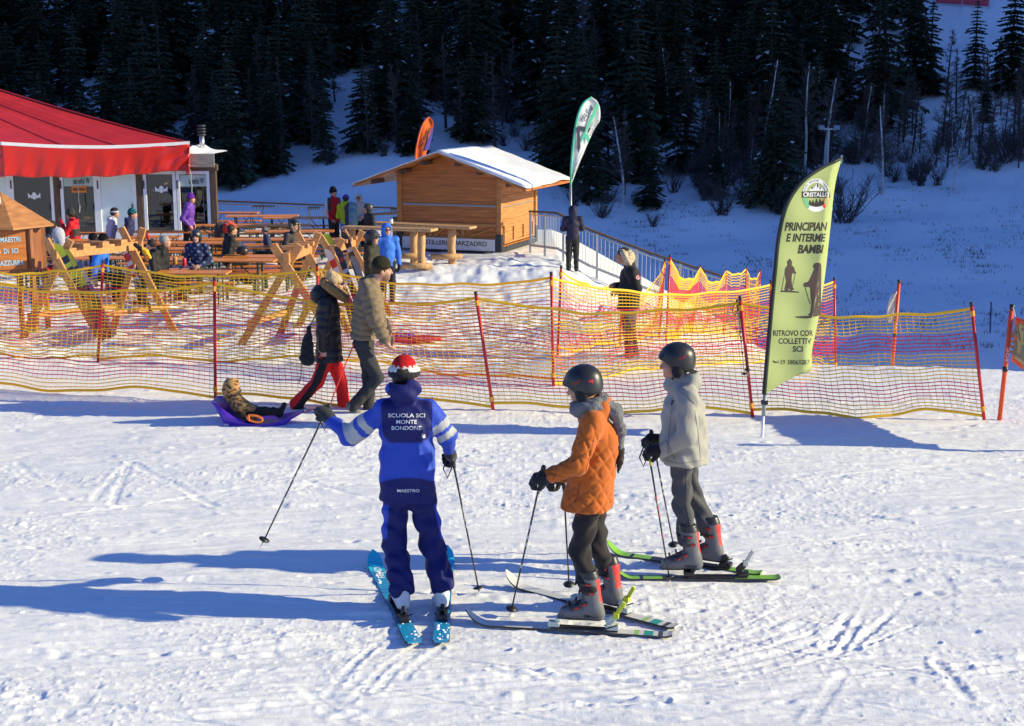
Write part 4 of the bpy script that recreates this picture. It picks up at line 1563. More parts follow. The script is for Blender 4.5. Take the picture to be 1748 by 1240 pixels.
# ---------------------------------------------------------------- feather flags
def interp(poly, y):
    for (x0, y0), (x1, y1) in zip(poly[:-1], poly[1:]):
        if (y0 - y) * (y1 - y) <= 0 and y0 != y1:
            return x0 + (x1 - x0) * (y - y0) / (y1 - y0)
    return poly[0][0] if abs(y - poly[0][1]) < abs(y - poly[-1][1]) else poly[-1][0]
def pxc(pts, ox, oy, s_):
    return [(ox + a / s_, oy + b / s_) for a, b in pts]
def smooth_poly(P, n=60):
    P = [Vector((a, b, 0)) for a, b in P]
    out = []
    for i in range(len(P) - 1):
        p0, p1, p2, p3 = P[max(i - 1, 0)], P[i], P[i + 1], P[min(i + 2, len(P) - 1)]
        m = max(2, n // (len(P) - 1))
        for k in range(m):
            t = k / m
            q = .5 * ((2 * p1) + (p2 - p0) * t + (2 * p0 - 5 * p1 + 4 * p2 - p3) * t * t + (3 * p1 - p0 - 3 * p2 + p3) * t ** 3)
            out.append((q.x, q.y))
    out.append((P[-1].x, P[-1].y))
    return out
M_lime = cloth_mat('lime_flag_cloth', (0.52, 0.60, 0.25), .3, .75)
FY = 14.93
def green_flag():
    Lp = smooth_poly(pxc([(205, 1030), (228, 760), (250, 520), (268, 360), (300, 240), (360, 150), (440, 92), (524, 52)], 1220, 250, 2.432), 120)
    Rp = smooth_poly(pxc([(214, 1028), (280, 985), (340, 952), (398, 930), (404, 850), (430, 720), (455, 560), (470, 430), (484, 300), (494, 200), (508, 120), (525, 62)], 1220, 250, 2.432), 120)
    foot = U(1300, 750, FY)
    foot.z = sz(foot.x, FY)
    o = thing('feather_flag', 'tall lime green feather flag with ski school lettering on a black edged pole', 'flag', foot)
    def depth(px, py):
        xr = interp(Rp[30:], py)
        e = max(0, 1 - (xr - px) / 12)
        return FY + (px - 1310) / F * 15.0 * .36 + .10 * e ** 1.5 + .014 * math.sin(px * .07 + py * .013) + .008 * math.sin(py * .06 - px * .05)
    ys_ = [Lp[0][1] + (Lp[-1][1] - Lp[0][1]) * i / 90 for i in range(91)]
    rows = []
    for i in range(91):
        t = i / 90
        # rows follow the pole edge; the free edge is sampled with the same parameter
        l = Lp[int(t * (len(Lp) - 1))]
        r_ = Rp[int(t * (len(Rp) - 1))]
        rows.append([U(l[0] + (r_[0] - l[0]) * k / 26, l[1] + (r_[1] - l[1]) * k / 26, 0 + depth(l[0] + (r_[0] - l[0]) * k / 26, l[1] + (r_[1] - l[1]) * k / 26)) for k in range(27)])
    mb = MB()
    mb.grid(rows)
    cl = mb.build('flag_cloth', M_lime, o, smooth=True, solid=.001)
    hem = [U(a, b, depth(a, b) - .004) for a, b in Lp]
    rad = [.024 * (1 - .35 * i / len(hem)) for i in range(len(hem))]
    MB().tube([p for p in hem], rad, 8).build('pole_sleeve', M_blackm, o, smooth=True)
    gr = [U(a + 3.2, b + 1.5, depth(a, b) - .018) for a, b in Lp]
    MB().tube(gr, .004, 5).build('piping', mat('dark_green_piping', (.06, .16, .05), .7), cl)
    ft = U(1306, 674, FY)
    MB().tube([foot - V3(0, 0, .15), foot.lerp(ft, .55)], .016, 10).build('lower_pole', M_white, o, smooth=True)
    MB().tube([foot.lerp(ft, .5), ft], .022, 10).build('ground_sleeve', M_greyp, o, smooth=True)
    cpt = foot.lerp(ft, .82)
    MB().obox(cpt, (.035, 0, 0), (0, .03, 0), (0, 0, .022)).build('clamp', M_black, o, bevel=.005)
    tip = U(1436, 270, depth(1436, 270))
    MB().beam(tip - V3(.0, 0, .06), tip + V3(.005, 0, .03), .02, .02).build('tip', M_greyp, o)
    bvh = BVHTree.FromPolygons([world_mat(cl) @ v.co for v in cl.data.vertices], [tuple(p.vertices) for p in cl.data.polygons])
    def rgt(px, py):
        d = ray(px, py).normalized()
        h_ = bvh.ray_cast(V3(0, 0, HC), d)[0]
        if h_ is None:
            h_ = U(px, py, depth(px, py))
        return h_ - d * .002, V3(0, -1, 0)
    ppm = F / 15.1
    M_ink = mat('brown_black_ink', (.030, .022, .020), .8)
    def word(body, cx, cy, w_, h_, bold=.02, shear=.0, rot=0.0, m=M_ink):
        V, Fs = text2d(body, 1.0, bold, shear)
        V = fit(V, w_, h_)
        lay('lettering', *refine(V, Fs, 1), lambda u, v: rgt(cx + u, cy - v + u * rot), m, cl, .0005)
    word('PRINCIPIAN', 1376, 387, 73, 15, .035, .25)
    word('E INTERME', 1376, 406, 68, 14, .035, .25)
    word('BAMBI', 1384, 425.5, 45, 15, .04, .25)
    word('RITROVO COR', 1354, 569, 68, 10, .02)
    word('COLLETTIV', 1357, 582.5, 56, 10, .02)
    word('SCI', 1362, 596, 17, 10, .02)
    word('+39 38063287', 1354, 618.5, 56, 8, .0)
    V, Fs = disc(2.6, 5.2, 190, 300, 10)
    lay('phone_mark', V, Fs, lambda u, v: rgt(1324 + u, 615 - v), M_ink, cl, .0005)
    # round badge
    bc = (1393, 333.5)
    pl = lambda dn: (lambda u, v: (rgt(bc[0] + u, bc[1] - v * 1.22)[0] + V3(0, -dn, 0), V3(0, -1, 0)))
    M_badge = mat('badge_white', (.74, .74, .74), .7)
    V, Fs = disc(17.5, 23.4, 8, 172, 30)
    lay('badge_ring', V, Fs, pl(0.0007), M_badge, cl, .0005)
    for a0, a1, m in ((188, 232, mat('flag_green', (.12, .42, .18), .7)), (234, 306, M_badge), (308, 352, mat('flag_red', (.75, .03, .02), .7))):
        V, Fs = disc(15.5, 23.4, a0, a1, 12)
        lay('badge_ring', V, Fs, pl(0.0007), m, cl, .0005)
    P = [(-24, -3.4), (24, -3.4), (24, 5.2), (-24, 5.2)]
    lay('badge_bar', *refine(P, poly_faces(P), 3), pl(0.0014), M_ink, cl, .0005)
    V, Fs = text2d('CRISTALLO', 1, .03)
    lay('lettering', fit(V, 44, 6.4), Fs, lambda u, v: pl(0.0020)(u, v + .9), M_badge, cl, .0005)
    P = [(-13, 6), (-7, 12), (-4.5, 9.5), (2, 17), (8, 9.5), (10, 11), (14, 6)]
    lay('mountain_mark', *refine(P, poly_faces(P), 3), pl(0.0011), M_badge, cl, .0005)
    for P in ([(2, 17), (4.4, 13.5), (3, 10), (1.5, 12.5)], [(-7, 12), (-5, 9.8), (-7, 8), (-8.2, 10)], [(6, 12.2), (8.5, 8.8), (6.2, 8.4)]):
        lay('mountain_mark', *refine(P, poly_faces(P), 3), pl(0.0018), M_ink, cl, .0005)
    for cx in (-10, -5, 1, 7, 11.5):
        h_ = 8 if cx in (1, 7) else 6
        P = [(cx - 3, -12.5), (cx, -12.5 + h_), (cx + 3, -12.5)]
        lay('tree_mark', *refine(P, poly_faces(P), 3), pl(0.0014), M_ink, cl, .0005)
    P = [(-13, -8.5 - 4), (13, -8.5 - 4), (9, -15.2), (0, -16.6), (-9, -15.2)]
    lay('tree_mark', *refine(P, poly_faces(P), 3), pl(0.0014), M_ink, cl, .0005)
    txt = 'MONTE BONDONE - TRENTO'
    for i, ch in enumerate(txt):
        if ch == ' ':
            continue
        a = R(164 - 148 * i / (len(txt) - 1))
        V, Fs = text2d(ch, 4.4, 0)
        ca, sa = math.cos(a - math.pi / 2), math.sin(a - math.pi / 2)
        V = [(u * ca - v * sa + 20.4 * math.cos(a), u * sa + v * ca + 20.4 * math.sin(a)) for u, v in V]
        lay('lettering', V, Fs, pl(0.0014), M_ink, cl, .0005)
    # two skier silhouettes
    M_sil = mat('silhouette_ink', (.060, .038, .036), .8)
    s1 = [(312, 465), (322, 480), (320, 493), (330, 503), (334, 518), (339, 526), (330, 530), (322, 526), (319, 552), (321, 578), (330, 594), (318, 600), (306, 590), (306, 600), (292, 600), (290, 592), (297, 560), (290, 530), (292, 508), (302, 494), (300, 478)]
    s2 = [(425, 483), (440, 486), (443, 500), (441, 700), (418, 708), (400, 705), (388, 700), (398, 690), (402, 650), (398, 610), (396, 585), (378, 584), (368, 578), (370, 568), (388, 562), (398, 545), (408, 522), (414, 508), (408, 498), (414, 486)]
    s3 = [(274, 600), (300, 597), (350, 604), (352, 608), (318, 607), (274, 605)]
    s4 = [(333, 707), (380, 704), (412, 706), (412, 711), (380, 715), (340, 712)]
    for P in (s1, s2, s3, s4):
        P = pxc(P, 1220, 250, 2.432)
        lay('skier_silhouette', *refine(P, poly_faces(P), 3), lambda u, v: rgt(u, v), M_sil, cl, .0005)
    for a, b in (((337, 522), (320, 592)), ((288, 540), (278, 600)), ((374, 582), (397, 655))):
        a, b = pxc([a, b], 1220, 250, 2.432)
        P = [(a[0] - .5, a[1]), (a[0] + .5, a[1]), (b[0] + .5, b[1]), (b[0] - .5, b[1])]
        lay('skier_silhouette', *refine(P, poly_faces(P), 3), lambda u, v: rgt(u, v), M_sil, cl, .0005)
green_flag()

def teardrop(label, L_, Rr, Y, cloth, edge_m, ground_px, marks):
    Lp, Rp = smooth_poly(L_, 60), smooth_poly(Rr, 60)
    f = U(*ground_px, Y)
    f.z = min(f.z, gz(f.x, Y))
    o = thing('teardrop_flag', label, 'flag', f)
    n = min(len(Lp), len(Rp))
    rows = []
    for i in range(n):
        l, r_ = Lp[i], Rp[i]
        rows.append([U(l[0] + (r_[0] - l[0]) * k / 12, l[1] + (r_[1] - l[1]) * k / 12, Y + .03 * math.sin(k * .5 + i * .1) + (l[0] + (r_[0] - l[0]) * k / 12 - Lp[0][0]) / F * Y * .4) for k in range(13)])
    mb = MB()
    mb.grid(rows)
    cl = mb.build('flag_cloth', cloth, o, smooth=True, solid=.004)
    MB().tube([U(a, b, Y - .01 + (a - Lp[0][0]) / F * Y * .4) for a, b in Lp], .03, 6).build('pole_sleeve', edge_m, o, smooth=True)
    MB().tube([f - V3(0, 0, .2), U(Lp[0][0], Lp[0][1], Y)], .03, 8).build('pole', M_galv, o, smooth=True)
    marks(cl, lambda dn: (lambda px, py: (U(px, py, Y + (px - Lp[0][0]) / F * Y * .4) + V3(0, -.055 - dn, 0), V3(0, -1, 0))))
    return o
M_fwhite = cloth_mat('white_flag_cloth', (.75, .76, .78), .3)
M_fgreen = mat('mint_green_cloth', (.07, .48, .30), .7)
M_fnavy = mat('navy_ink', (.03, .035, .06), .8)
s_, ox, oy = 7.29, 940, 150
WL = pxc([(250, 1210), (255, 1000), (272, 780), (300, 540), (345, 330), (410, 190), (510, 118)], ox, oy, s_)
WR = pxc([(254, 1208), (330, 1010), (420, 790), (500, 610), (560, 490), (612, 405), (614, 260), (575, 165), (510, 118)], ox, oy, s_)
def white_marks(cl, pl):
    def poly(P, m, dn=0.0, nm='stripe'):
        P = pxc(P, ox, oy, s_)
        lay(nm, P, poly_faces(P), pl(dn), m, cl, .004)
    poly([(575, 175), (600, 225), (470, 500), (378, 690), (376, 640), (440, 500)], M_fgreen)
    poly([(430, 570), (470, 590), (485, 640), (465, 690), (440, 640), (410, 620)], M_fgreen)
    poly([(325, 500), (345, 475), (435, 488), (428, 548), (360, 535), (370, 740), (345, 815), (330, 760)], M_fnavy, .006)
    poly([(455, 545), (480, 490), (497, 505), (470, 560)], M_fnavy, .006)
    def word(body, cx, cy, w_, h_, ang, m, sh=.2):
        V, Fs = text2d(body, 1, .0, sh)
        V = fit(V, w_, h_)
        ca, sa = math.cos(R(ang)), math.sin(R(ang))
        lay('lettering', V, Fs, lambda u, v: pl(.006)(ox + cx / s_ + u * ca - v * sa, oy + cy / s_ - u * sa - v * ca), m, cl, .004)
    word('SCI', 405, 370, 13, 4.5, 58, M_fnavy)
    word('CLUB', 468, 325, 27, 6, 58, M_fnavy)
    word('FONDISTI', 545, 400, 28, 3, 63, M_fgreen)
    word('TARVISIO', 545, 505, 31, 3.6, 63, M_fnavy)
    word('www.agonisticatrento.it', 345, 960, 58, 3, 64, M_fnavy, 0)
    word('sci club', 345, 640, 28, 2, 96, M_fwhite, 0)
teardrop('white and green teardrop flag with dark emblem standing right of the hut', WL, WR, 39.5, M_fwhite, M_fgreen, (975, 440), white_marks)
OL = pxc([(446, 258), (455, 205), (470, 140), (492, 80), (516, 48), (532, 42)], 590, 190, 3.719)
OR = pxc([(520, 236), (538, 200), (548, 160), (556, 110), (556, 75), (546, 48), (532, 42)], 590, 190, 3.719)
OL = [(708, 285)] + OL
OR = [(722, 285)] + OR
def orange_marks(cl, pl):
    P = pxc([(500, 250), (530, 245), (548, 170), (558, 95), (530, 160)], 590, 190, 3.719)
    lay('stripe', P, poly_faces(P), pl(0), mat('purple_blue_cloth', (.08, .06, .35), .7), cl, .004)
    V, Fs = text2d('GLORAMA', 1, .01, .1)
    V = fit(V, 34, 5.5)
    ca, sa = math.cos(R(66)), math.sin(R(66))
    lay('lettering', V, Fs, lambda u, v: pl(.006)(728 + u * ca - v * sa, 234 - u * sa - v * ca), M_fnavy, cl, .004)
teardrop('orange and violet teardrop flag showing above the hut roof', OL, OR, 44.6, cloth_mat('orange_flag_cloth', (.88, .18, .04), .3), mat('orange_edge', (.8, .14, .04), .7), (712, 430), orange_marks)
# ---------------------------------------------------------------- soft bodies grown from round cones
class SDF:
    def __init__(s, h):
        s.h, s.p = h, []
    def cap(s, a, b, ra, rb=None, k=.03, n=None, fl=1.0, puff=None, quilt=None, op='+'):
        s.p.append(('c', np.array(a, float), np.array(b, float), ra, ra if rb is None else rb, k, None if n is None else np.array(Vector(n).normalized(), float), fl, puff, quilt, op))
        return s
    def ell(s, c, ax, rad, k=.02, op='+'):
        s.p.append(('e', np.array(c, float), np.array([list(Vector(a).normalized()) for a in ax]), np.array(rad, float), None, k, None, 1, None, None, op))
        return s
    def chain(s, pts, rad, **kw):
        for i in range(len(pts) - 1):
            s.cap(pts[i], pts[i + 1], rad[i], rad[i + 1], **kw)
        return s
    def ext(s, q):
        if q[0] == 'c':
            r = max(q[3], q[4]) * 1.05
            return np.minimum(q[1], q[2]) - r, np.maximum(q[1], q[2]) + r
        r = np.sqrt(((q[2] * q[3][:, None]) ** 2).sum(0))
        return q[1] - r, q[1] + r
    def mesh(s, disp=None):
        h = s.h
        E = [s.ext(q) for q in s.p]
        lo = np.min([e[0] for e, q in zip(E, s.p) if q[10] == '+'], 0) - 4 * h - .015
        hi = np.max([e[1] for e, q in zip(E, s.p) if q[10] == '+'], 0) + 4 * h + .015
        N = np.ceil((hi - lo) / h).astype(int) + 1
        f = np.full(N, .3)
        axs = [lo[i] + h * np.arange(N[i]) for i in range(3)]
        for (e0, e1), q in zip(E, s.p):
            mg = q[5] + 4 * h + .01
            i0 = np.maximum(np.floor((e0 - mg - lo) / h).astype(int), 0)
            i1 = np.minimum(np.ceil((e1 + mg - lo) / h).astype(int) + 1, N)
            if (i1 <= i0).any():
                continue
            sl_ = tuple(slice(a, b) for a, b in zip(i0, i1))
            X, Y, Z = np.meshgrid(*[axs[i][sl_[i]] for i in range(3)], indexing='ij', sparse=True)
            if q[0] == 'c':
                a, b = q[1], q[2]
                d = b - a
                L2 = float(d @ d) + 1e-12
                px, py, pz = X - a[0], Y - a[1], Z - a[2]
                t = np.clip((px * d[0] + py * d[1] + pz * d[2]) / L2, 0, 1)
                qx, qy, qz = px - t * d[0], py - t * d[1], pz - t * d[2]
                r = q[3] + t * (q[4] - q[3])
                D2 = qx * qx + qy * qy + qz * qz
                if q[6] is not None and q[7] != 1:
                    dn = qx * q[6][0] + qy * q[6][1] + qz * q[6][2]
                    D2 = D2 + (q[7] ** 2 - 1) * dn * dn
                if q[8]:
                    sp, am = q[8][:2]
                    L = math.sqrt(L2)
                    sarc = t * L
                    if len(q[8]) > 2:
                        sarc = sarc + q[8][2] * np.sin((qx + qy * .7) * 28 + qz * 9)
                    r = r + am * (np.sqrt(np.abs(np.sin(math.pi * sarc / sp))) - .62)
                D = np.sqrt(D2) - r
                if q[9]:
                    sp, am, ref = q[9]
                    dh = d / math.sqrt(L2)
                    u = np.array(ref) - dh * (np.array(ref) @ dh)
                    u /= np.linalg.norm(u)
                    w_ = np.cross(dh, u)
                    ang = np.arctan2(qx * w_[0] + qy * w_[1] + qz * w_[2], qx * u[0] + qy * u[1] + qz * u[2])
                    s1 = ang * (q[3] + q[4]) / 2
                    s2 = t * math.sqrt(L2)
                    g = np.minimum(np.abs(np.sin(math.pi * (s1 * 1.15 + s2) / sp)), np.abs(np.sin(math.pi * (s1 * 1.15 - s2) / sp)))
                    g = np.minimum(g, np.abs(np.sin(math.pi * s2 / sp)) + .25)
                    D = D - am * (np.minimum(g * 1.8, 1) - .7)
            else:
                px = [X - q[1][0], Y - q[1][1], Z - q[1][2]]
                l = [(px[0] * q[2][i][0] + px[1] * q[2][i][1] + px[2] * q[2][i][2]) for i in range(3)]
                k0 = np.sqrt(sum((l[i] / q[3][i]) ** 2 for i in range(3)))
                k1 = np.sqrt(sum((l[i] / q[3][i] ** 2) ** 2 for i in range(3))) + 1e-9
                D = k0 * (k0 - 1) / k1
            F0 = f[sl_]
            k = max(q[5], 1e-4)
            if q[10] == '+':
                hh = np.clip(.5 + .5 * (F0 - D) / k, 0, 1)
                f[sl_] = F0 * (1 - hh) + D * hh - k * hh * (1 - hh)
            else:
                hh = np.clip(.5 - .5 * (F0 + D) / k, 0, 1)
                f[sl_] = F0 * (1 - hh) - D * hh + k * hh * (1 - hh)
        if disp is not None:
            m = np.abs(f) < .05
            I = np.nonzero(m)
            f[m] -= disp(axs[0][I[0]], axs[1][I[1]], axs[2][I[2]])
        return s.nets(f, lo, h)
    @staticmethod
    def nets(f, lo, h):
        sg = f < 0
        c = [(0, 0, 0), (1, 0, 0), (0, 1, 0), (1, 1, 0), (0, 0, 1), (1, 0, 1), (0, 1, 1), (1, 1, 1)]
        n = np.array(f.shape) - 1
        view = lambda A, o: A[o[0]:o[0] + n[0], o[1]:o[1] + n[1], o[2]:o[2] + n[2]]
        S = sum(view(sg, o).astype(np.int8) for o in c)
        mask = (S > 0) & (S < 8)
        I = np.array(np.nonzero(mask)).T
        if len(I) == 0:
            return np.zeros((0, 3)), np.zeros((0, 4), int)
        val = [f[I[:, 0] + o[0], I[:, 1] + o[1], I[:, 2] + o[2]] for o in c]
        acc = np.zeros((len(I), 3))
        cnt_ = np.zeros(len(I))
        for a in range(8):
            for b in range(a + 1, 8):
                if sum(abs(c[a][i] - c[b][i]) for i in range(3)) != 1:
                    continue
                cr = (val[a] < 0) != (val[b] < 0)
                t = np.where(cr, val[a] / np.where(cr, val[a] - val[b], 1), 0)
                P = np.array(c[a], float)[None] + t[:, None] * (np.array(c[b], float) - np.array(c[a], float))[None]
                acc += P * cr[:, None]
                cnt_ += cr
        V = (I + acc / cnt_[:, None]) * h + lo
        idx = np.full(n, -1, int)
        idx[mask] = np.arange(len(I))
        Q = []
        for ax in range(3):
            o = [0, 0, 0]
            o[ax] = 1
            A = sg[1:-1, 1:-1, 1:-1]
            sh = [slice(1, -1)] * 3
            sh[ax] = slice(2, None)
            B = sg[tuple(sh)]
            E = np.array(np.nonzero(A != B)).T + 1
            if len(E) == 0:
                continue
            b1, b2 = (ax + 1) % 3, (ax + 2) % 3
            g = lambda d1, d2: (lambda T: idx[np.minimum(T[:, 0], n[0] - 1), np.minimum(T[:, 1], n[1] - 1), np.minimum(T[:, 2], n[2] - 1)])(E - d1 * np.eye(3, dtype=int)[b1] - d2 * np.eye(3, dtype=int)[b2])
            q = np.stack([g(0, 0), g(1, 0), g(1, 1), g(0, 1)], 1)
            fl = ~sg[E[:, 0], E[:, 1], E[:, 2]]
            q[fl] = q[fl][:, ::-1]
            Q.append(q)
        Q = np.concatenate(Q)
        return V, Q[(Q >= 0).all(1)]
    def build(s, name, m, parent, col, disp=None):
        V, Q = s.mesh(disp)
        C = col(V) if callable(col) else np.tile(np.array(col, float), (len(V), 1))
        return np_mesh(name, V, Q, m, parent, True, C)

M_fab = mat('cloth', (.5, .5, .5), .8, attr=True, bump=.25, bscale=16, spec=.2, sheen=.15)
M_nyl = mat('ski_nylon', (.5, .5, .5), .65, attr=True, bump=.8, bscale=6, spec=.22, detail=3, stretch=(1.3, 1.3, .6))
M_shiny = mat('glossy_puffer', (.5, .5, .5), .48, attr=True, bump=.3, bscale=14, spec=.32)
M_knit = mat('knit_wool', (.5, .5, .5), .95, attr=True, bump=.9, bscale=90, spec=.1)
M_furm = mat('fur', (.5, .5, .5), .95, attr=True, bump=1.0, bscale=70, spec=.1, var=.3, vscale=60)
M_skin = mat('skin', (.5, .5, .5), .5, attr=True, bump=.1, bscale=60, spec=.3)
M_hard = mat('matt_shell', (.5, .5, .5), .38, attr=True, bump=.06, bscale=30, spec=.5)
M_hair = mat('hair', (.5, .5, .5), .6, attr=True, bump=.8, bscale=60, spec=.3, stretch=(1, 1, .3))
M_denim = mat('denim', (.5, .5, .5), .85, attr=True, bump=.4, bscale=22, spec=.15)
SKIN = (.50, .26, .17)
def wrinkle(am, fx=17.0, seed=0.0):
    def d(x, y, z):
        return am * (np.sin(x * fx + 3.1 * np.sin(z * fx * .55 + seed) + seed) * np.sin(z * fx * 1.35 + 2.2 * np.sin(y * fx * .8 + x * fx * .5) + 1.3 * seed)
                     + .55 * np.sin(z * fx * 2.3 + 4 * np.sin(x * fx * .7 + y * fx * .9 + seed)) * np.sin(y * fx * 1.1 + seed))
    return d
def vec(a):
    return Vector(a)
def unit(v):
    return Vector(v).normalized()
UP = V3(0, 0, 1)

def add_head(s, c, f, hs, neck=None, k=.014):
    """skull, jaw, face and ears into the body's field"""
    f = unit(f)
    r = f.cross(UP).normalized()
    u = r.cross(f).normalized()
    ax = (f, r, u)
    P = lambda a, b, d: c + f * a * hs + r * b * hs + u * d * hs
    s.ell(P(-.012, 0, .022), ax, (.096 * hs, .076 * hs, .094 * hs), k)
    s.ell(P(.026, 0, -.052), ax, (.066 * hs, .058 * hs, .068 * hs), .03)
    s.cap(P(.074, 0, -.098), P(.078, 0, -.092), .017 * hs, k=.02)
    s.cap(P(.092, 0, .012), P(.109, 0, -.030), .009 * hs, .0145 * hs, k=.012)
    for q in (-1, 1):
        s.cap(P(.082, .014 * q, .026), P(.072, .045 * q, .024), .011 * hs, .009 * hs, k=.014)
        s.ell(P(.060, .040 * q, -.030), ax, (.026 * hs, .022 * hs, .024 * hs), .02)
        s.ell(P(-.012, .077 * q, -.010), ax, (.020 * hs, .010 * hs, .031 * hs), .008)
    s.cap(P(.087, -.020, -.060), P(.087, .020, -.060), .009 * hs, k=.008)
    if neck is not None:
        s.cap(neck, c - u * .05 * hs - f * .02 * hs, .058 * hs, .054 * hs, k=.03)
def face_col(c, f, hs, skin=SKIN, beard=None):
    f = unit(f)
    r = f.cross(UP).normalized()
    u = r.cross(f).normalized()
    def col(V):
        C = np.tile(np.array(skin), (len(V), 1)) 
        d = (V - np.array(c)) / hs
        a, b, e = d @ np.array(f), d @ np.array(r), d @ np.array(u)
        def mix(m, cc):
            m = np.clip(m, 0, 1)[:, None]
            return C * (1 - m) + np.array(cc) * m
        for q in (-1, 1):
            C = mix((1 - np.hypot(b - .033 * q, (e - .008) * 1.7) / .016) * 3 * (a > .05), (.03, .02, .018))
            C = mix((1 - np.hypot((b - .034 * q) * .55, (e - .030) * 2.6) / .016) * 2 * (a > .05), (.07, .04, .025))
        C = mix((1 - np.hypot(b * .5, (e + .060) * 1.6) / .013) * 2 * (a > .06), (.40, .13, .10))
        C = mix((1 - np.hypot(np.hypot(b, e + .022) , 0) / .022) * .5 * (a > .09), (.55, .22, .15))
        if beard is not None:
            C = mix(np.clip((-.040 - e) / .02, 0, 1) * (a > .0) * .75 * (np.hypot(b, e + .06) > .016) * (e > -.13), beard)
        return C
    return col
def hand_prims(s, w_, d, n, curl=70, sc=1.0, fat=1.0, side=1, spread=1.0):
    """palm and five fingers: wrist w_, direction d, palm normal n (fingers curl towards n)"""
    d, n = unit(d), unit(n)
    n = (n - d * n.dot(d)).normalized()
    a = d.cross(n) * side
    q = sc
    s.cap(w_ - d * .01, w_ + d * .025 * q, .027 * q * fat, .030 * q * fat, k=.02, n=n, fl=1.25)
    s.cap(w_ + d * .025 * q - a * .018 * q, w_ + d * .088 * q - a * .024 * q, .022 * q * fat, .018 * q * fat, k=.02)
    s.cap(w_ + d * .025 * q + a * .016 * q, w_ + d * .092 * q + a * .022 * q, .024 * q * fat, .018 * q * fat, k=.02)
    s.cap(w_ + d * .05 * q, w_ + d * .09 * q, .025 * q * fat, .020 * q * fat, k=.02)
    for i, (off, L, c_) in enumerate(((.032, 1.0, .92), (.011, 1.08, 1.0), (-.011, 1.0, 1.06), (-.032, .80, 1.1))):
        p = w_ + d * (.094 - .006 * abs(i - 1.2)) * q + a * off * q * spread
        ang = 0
        for L0, fr_ in ((.043, .45), (.028, .85), (.022, .7)):
            ang += R(curl * c_ * fr_)
            e = d * math.cos(ang) + n * math.sin(ang)
            p2 = p + e * L0 * L * q
            s.cap(p, p2, .0105 * q * fat, .0092 * q * fat, k=.006)
            p = p2
    b = w_ + d * .030 * q + a * .030 * q
    t1 = b + (d * .55 + a * .6 + n * .45).normalized() * .040 * q
    t2 = t1 + (d * .55 - a * .1 + n * .75).normalized() * .032 * q
    t3 = t2 + (d * .35 - a * .5 + n * .65).normalized() * .024 * q
    s.chain([b, t1, t2, t3], [.016 * q * fat, .0125 * q * fat, .011 * q * fat, .0095 * q * fat], k=.01)

def stand(base, yaw, H=1.75, arms='down', lean=0.0, head_turn=0.0, stride=0.0):
    f = V3(math.cos(R(yaw)), math.sin(R(yaw)), 0)
    l = UP.cross(f)
    b = Vector(base)
    J = {'f': f, 'hs': H / 1.75, 'H': H}
    at = lambda fx, lx, z: b + f * fx * H + l * lx * H + UP * z * H
    ln = lambda z: lean * max(0, z - .5)
    J['pelvis'] = at(0, 0, .525)
    J['chest'] = at(ln(.73), 0, .735)
    J['neck'] = at(ln(.84) + .005, 0, .845)
    J['head'] = at(ln(.93) + .012, 0, .928)
    ht = R(head_turn)
    J['hf'] = f * math.cos(ht) + l * math.sin(ht)
    for s_, q in (('L', 1), ('R', -1)):
        J['sh' + s_] = at(ln(.8), .108 * q, .805)
        if arms == 'down':
            J['el' + s_], J['wr' + s_] = at(ln(.65) - .012, .140 * q, .635), at(ln(.5) + .025, .145 * q, .49)
        elif arms == 'front':
            J['el' + s_], J['wr' + s_] = at(ln(.65) + .01, .150 * q, .635), at(.13, .05 * q, .59)
        elif arms == 'cross':
            J['el' + s_], J['wr' + s_] = at(.045, .145 * q, .655), at(.13, -.02 * q, .66)
        elif arms == 'pocket':
            J['el' + s_], J['wr' + s_] = at(-.03, .165 * q, .64), at(.055, .10 * q, .53)
        elif arms == 'drink':
            J['el' + s_] = at(.10, .13 * q, .68) if q > 0 else at(.02, .15 * q, .63)
            J['wr' + s_] = at(.19, .03, .85) if q > 0 else at(.14, .06 * q, .58)
        J['hip' + s_] = at(0, .052 * q, .51)
        J['kn' + s_] = at(.012 + stride * q * .06, .056 * q, .285)
        J['an' + s_] = at(-.005 + stride * q * .12, .058 * q, .05)
        J['toe' + s_] = f
    return J
def sit(base, yaw, H=1.75, arms='front', lean=.12, head_turn=0.0, seat=.46):
    J = stand(base, yaw, H, arms, lean, head_turn)
    f, l, b = J['f'], UP.cross(J['f']), Vector(base)
    dz = UP * (.525 * H - seat - .10)
    for k_ in ('pelvis', 'chest', 'neck', 'head', 'shL', 'shR', 'elL', 'elR', 'wrL', 'wrR', 'hipL', 'hipR'):
        J[k_] = J[k_] - dz
    for s_, q in (('L', 1), ('R', -1)):
        J['kn' + s_] = b + f * .245 * H + l * .075 * q * H + UP * (seat + .06)
        J['an' + s_] = b + f * .22 * H + l * .08 * q * H + UP * .08
    return J

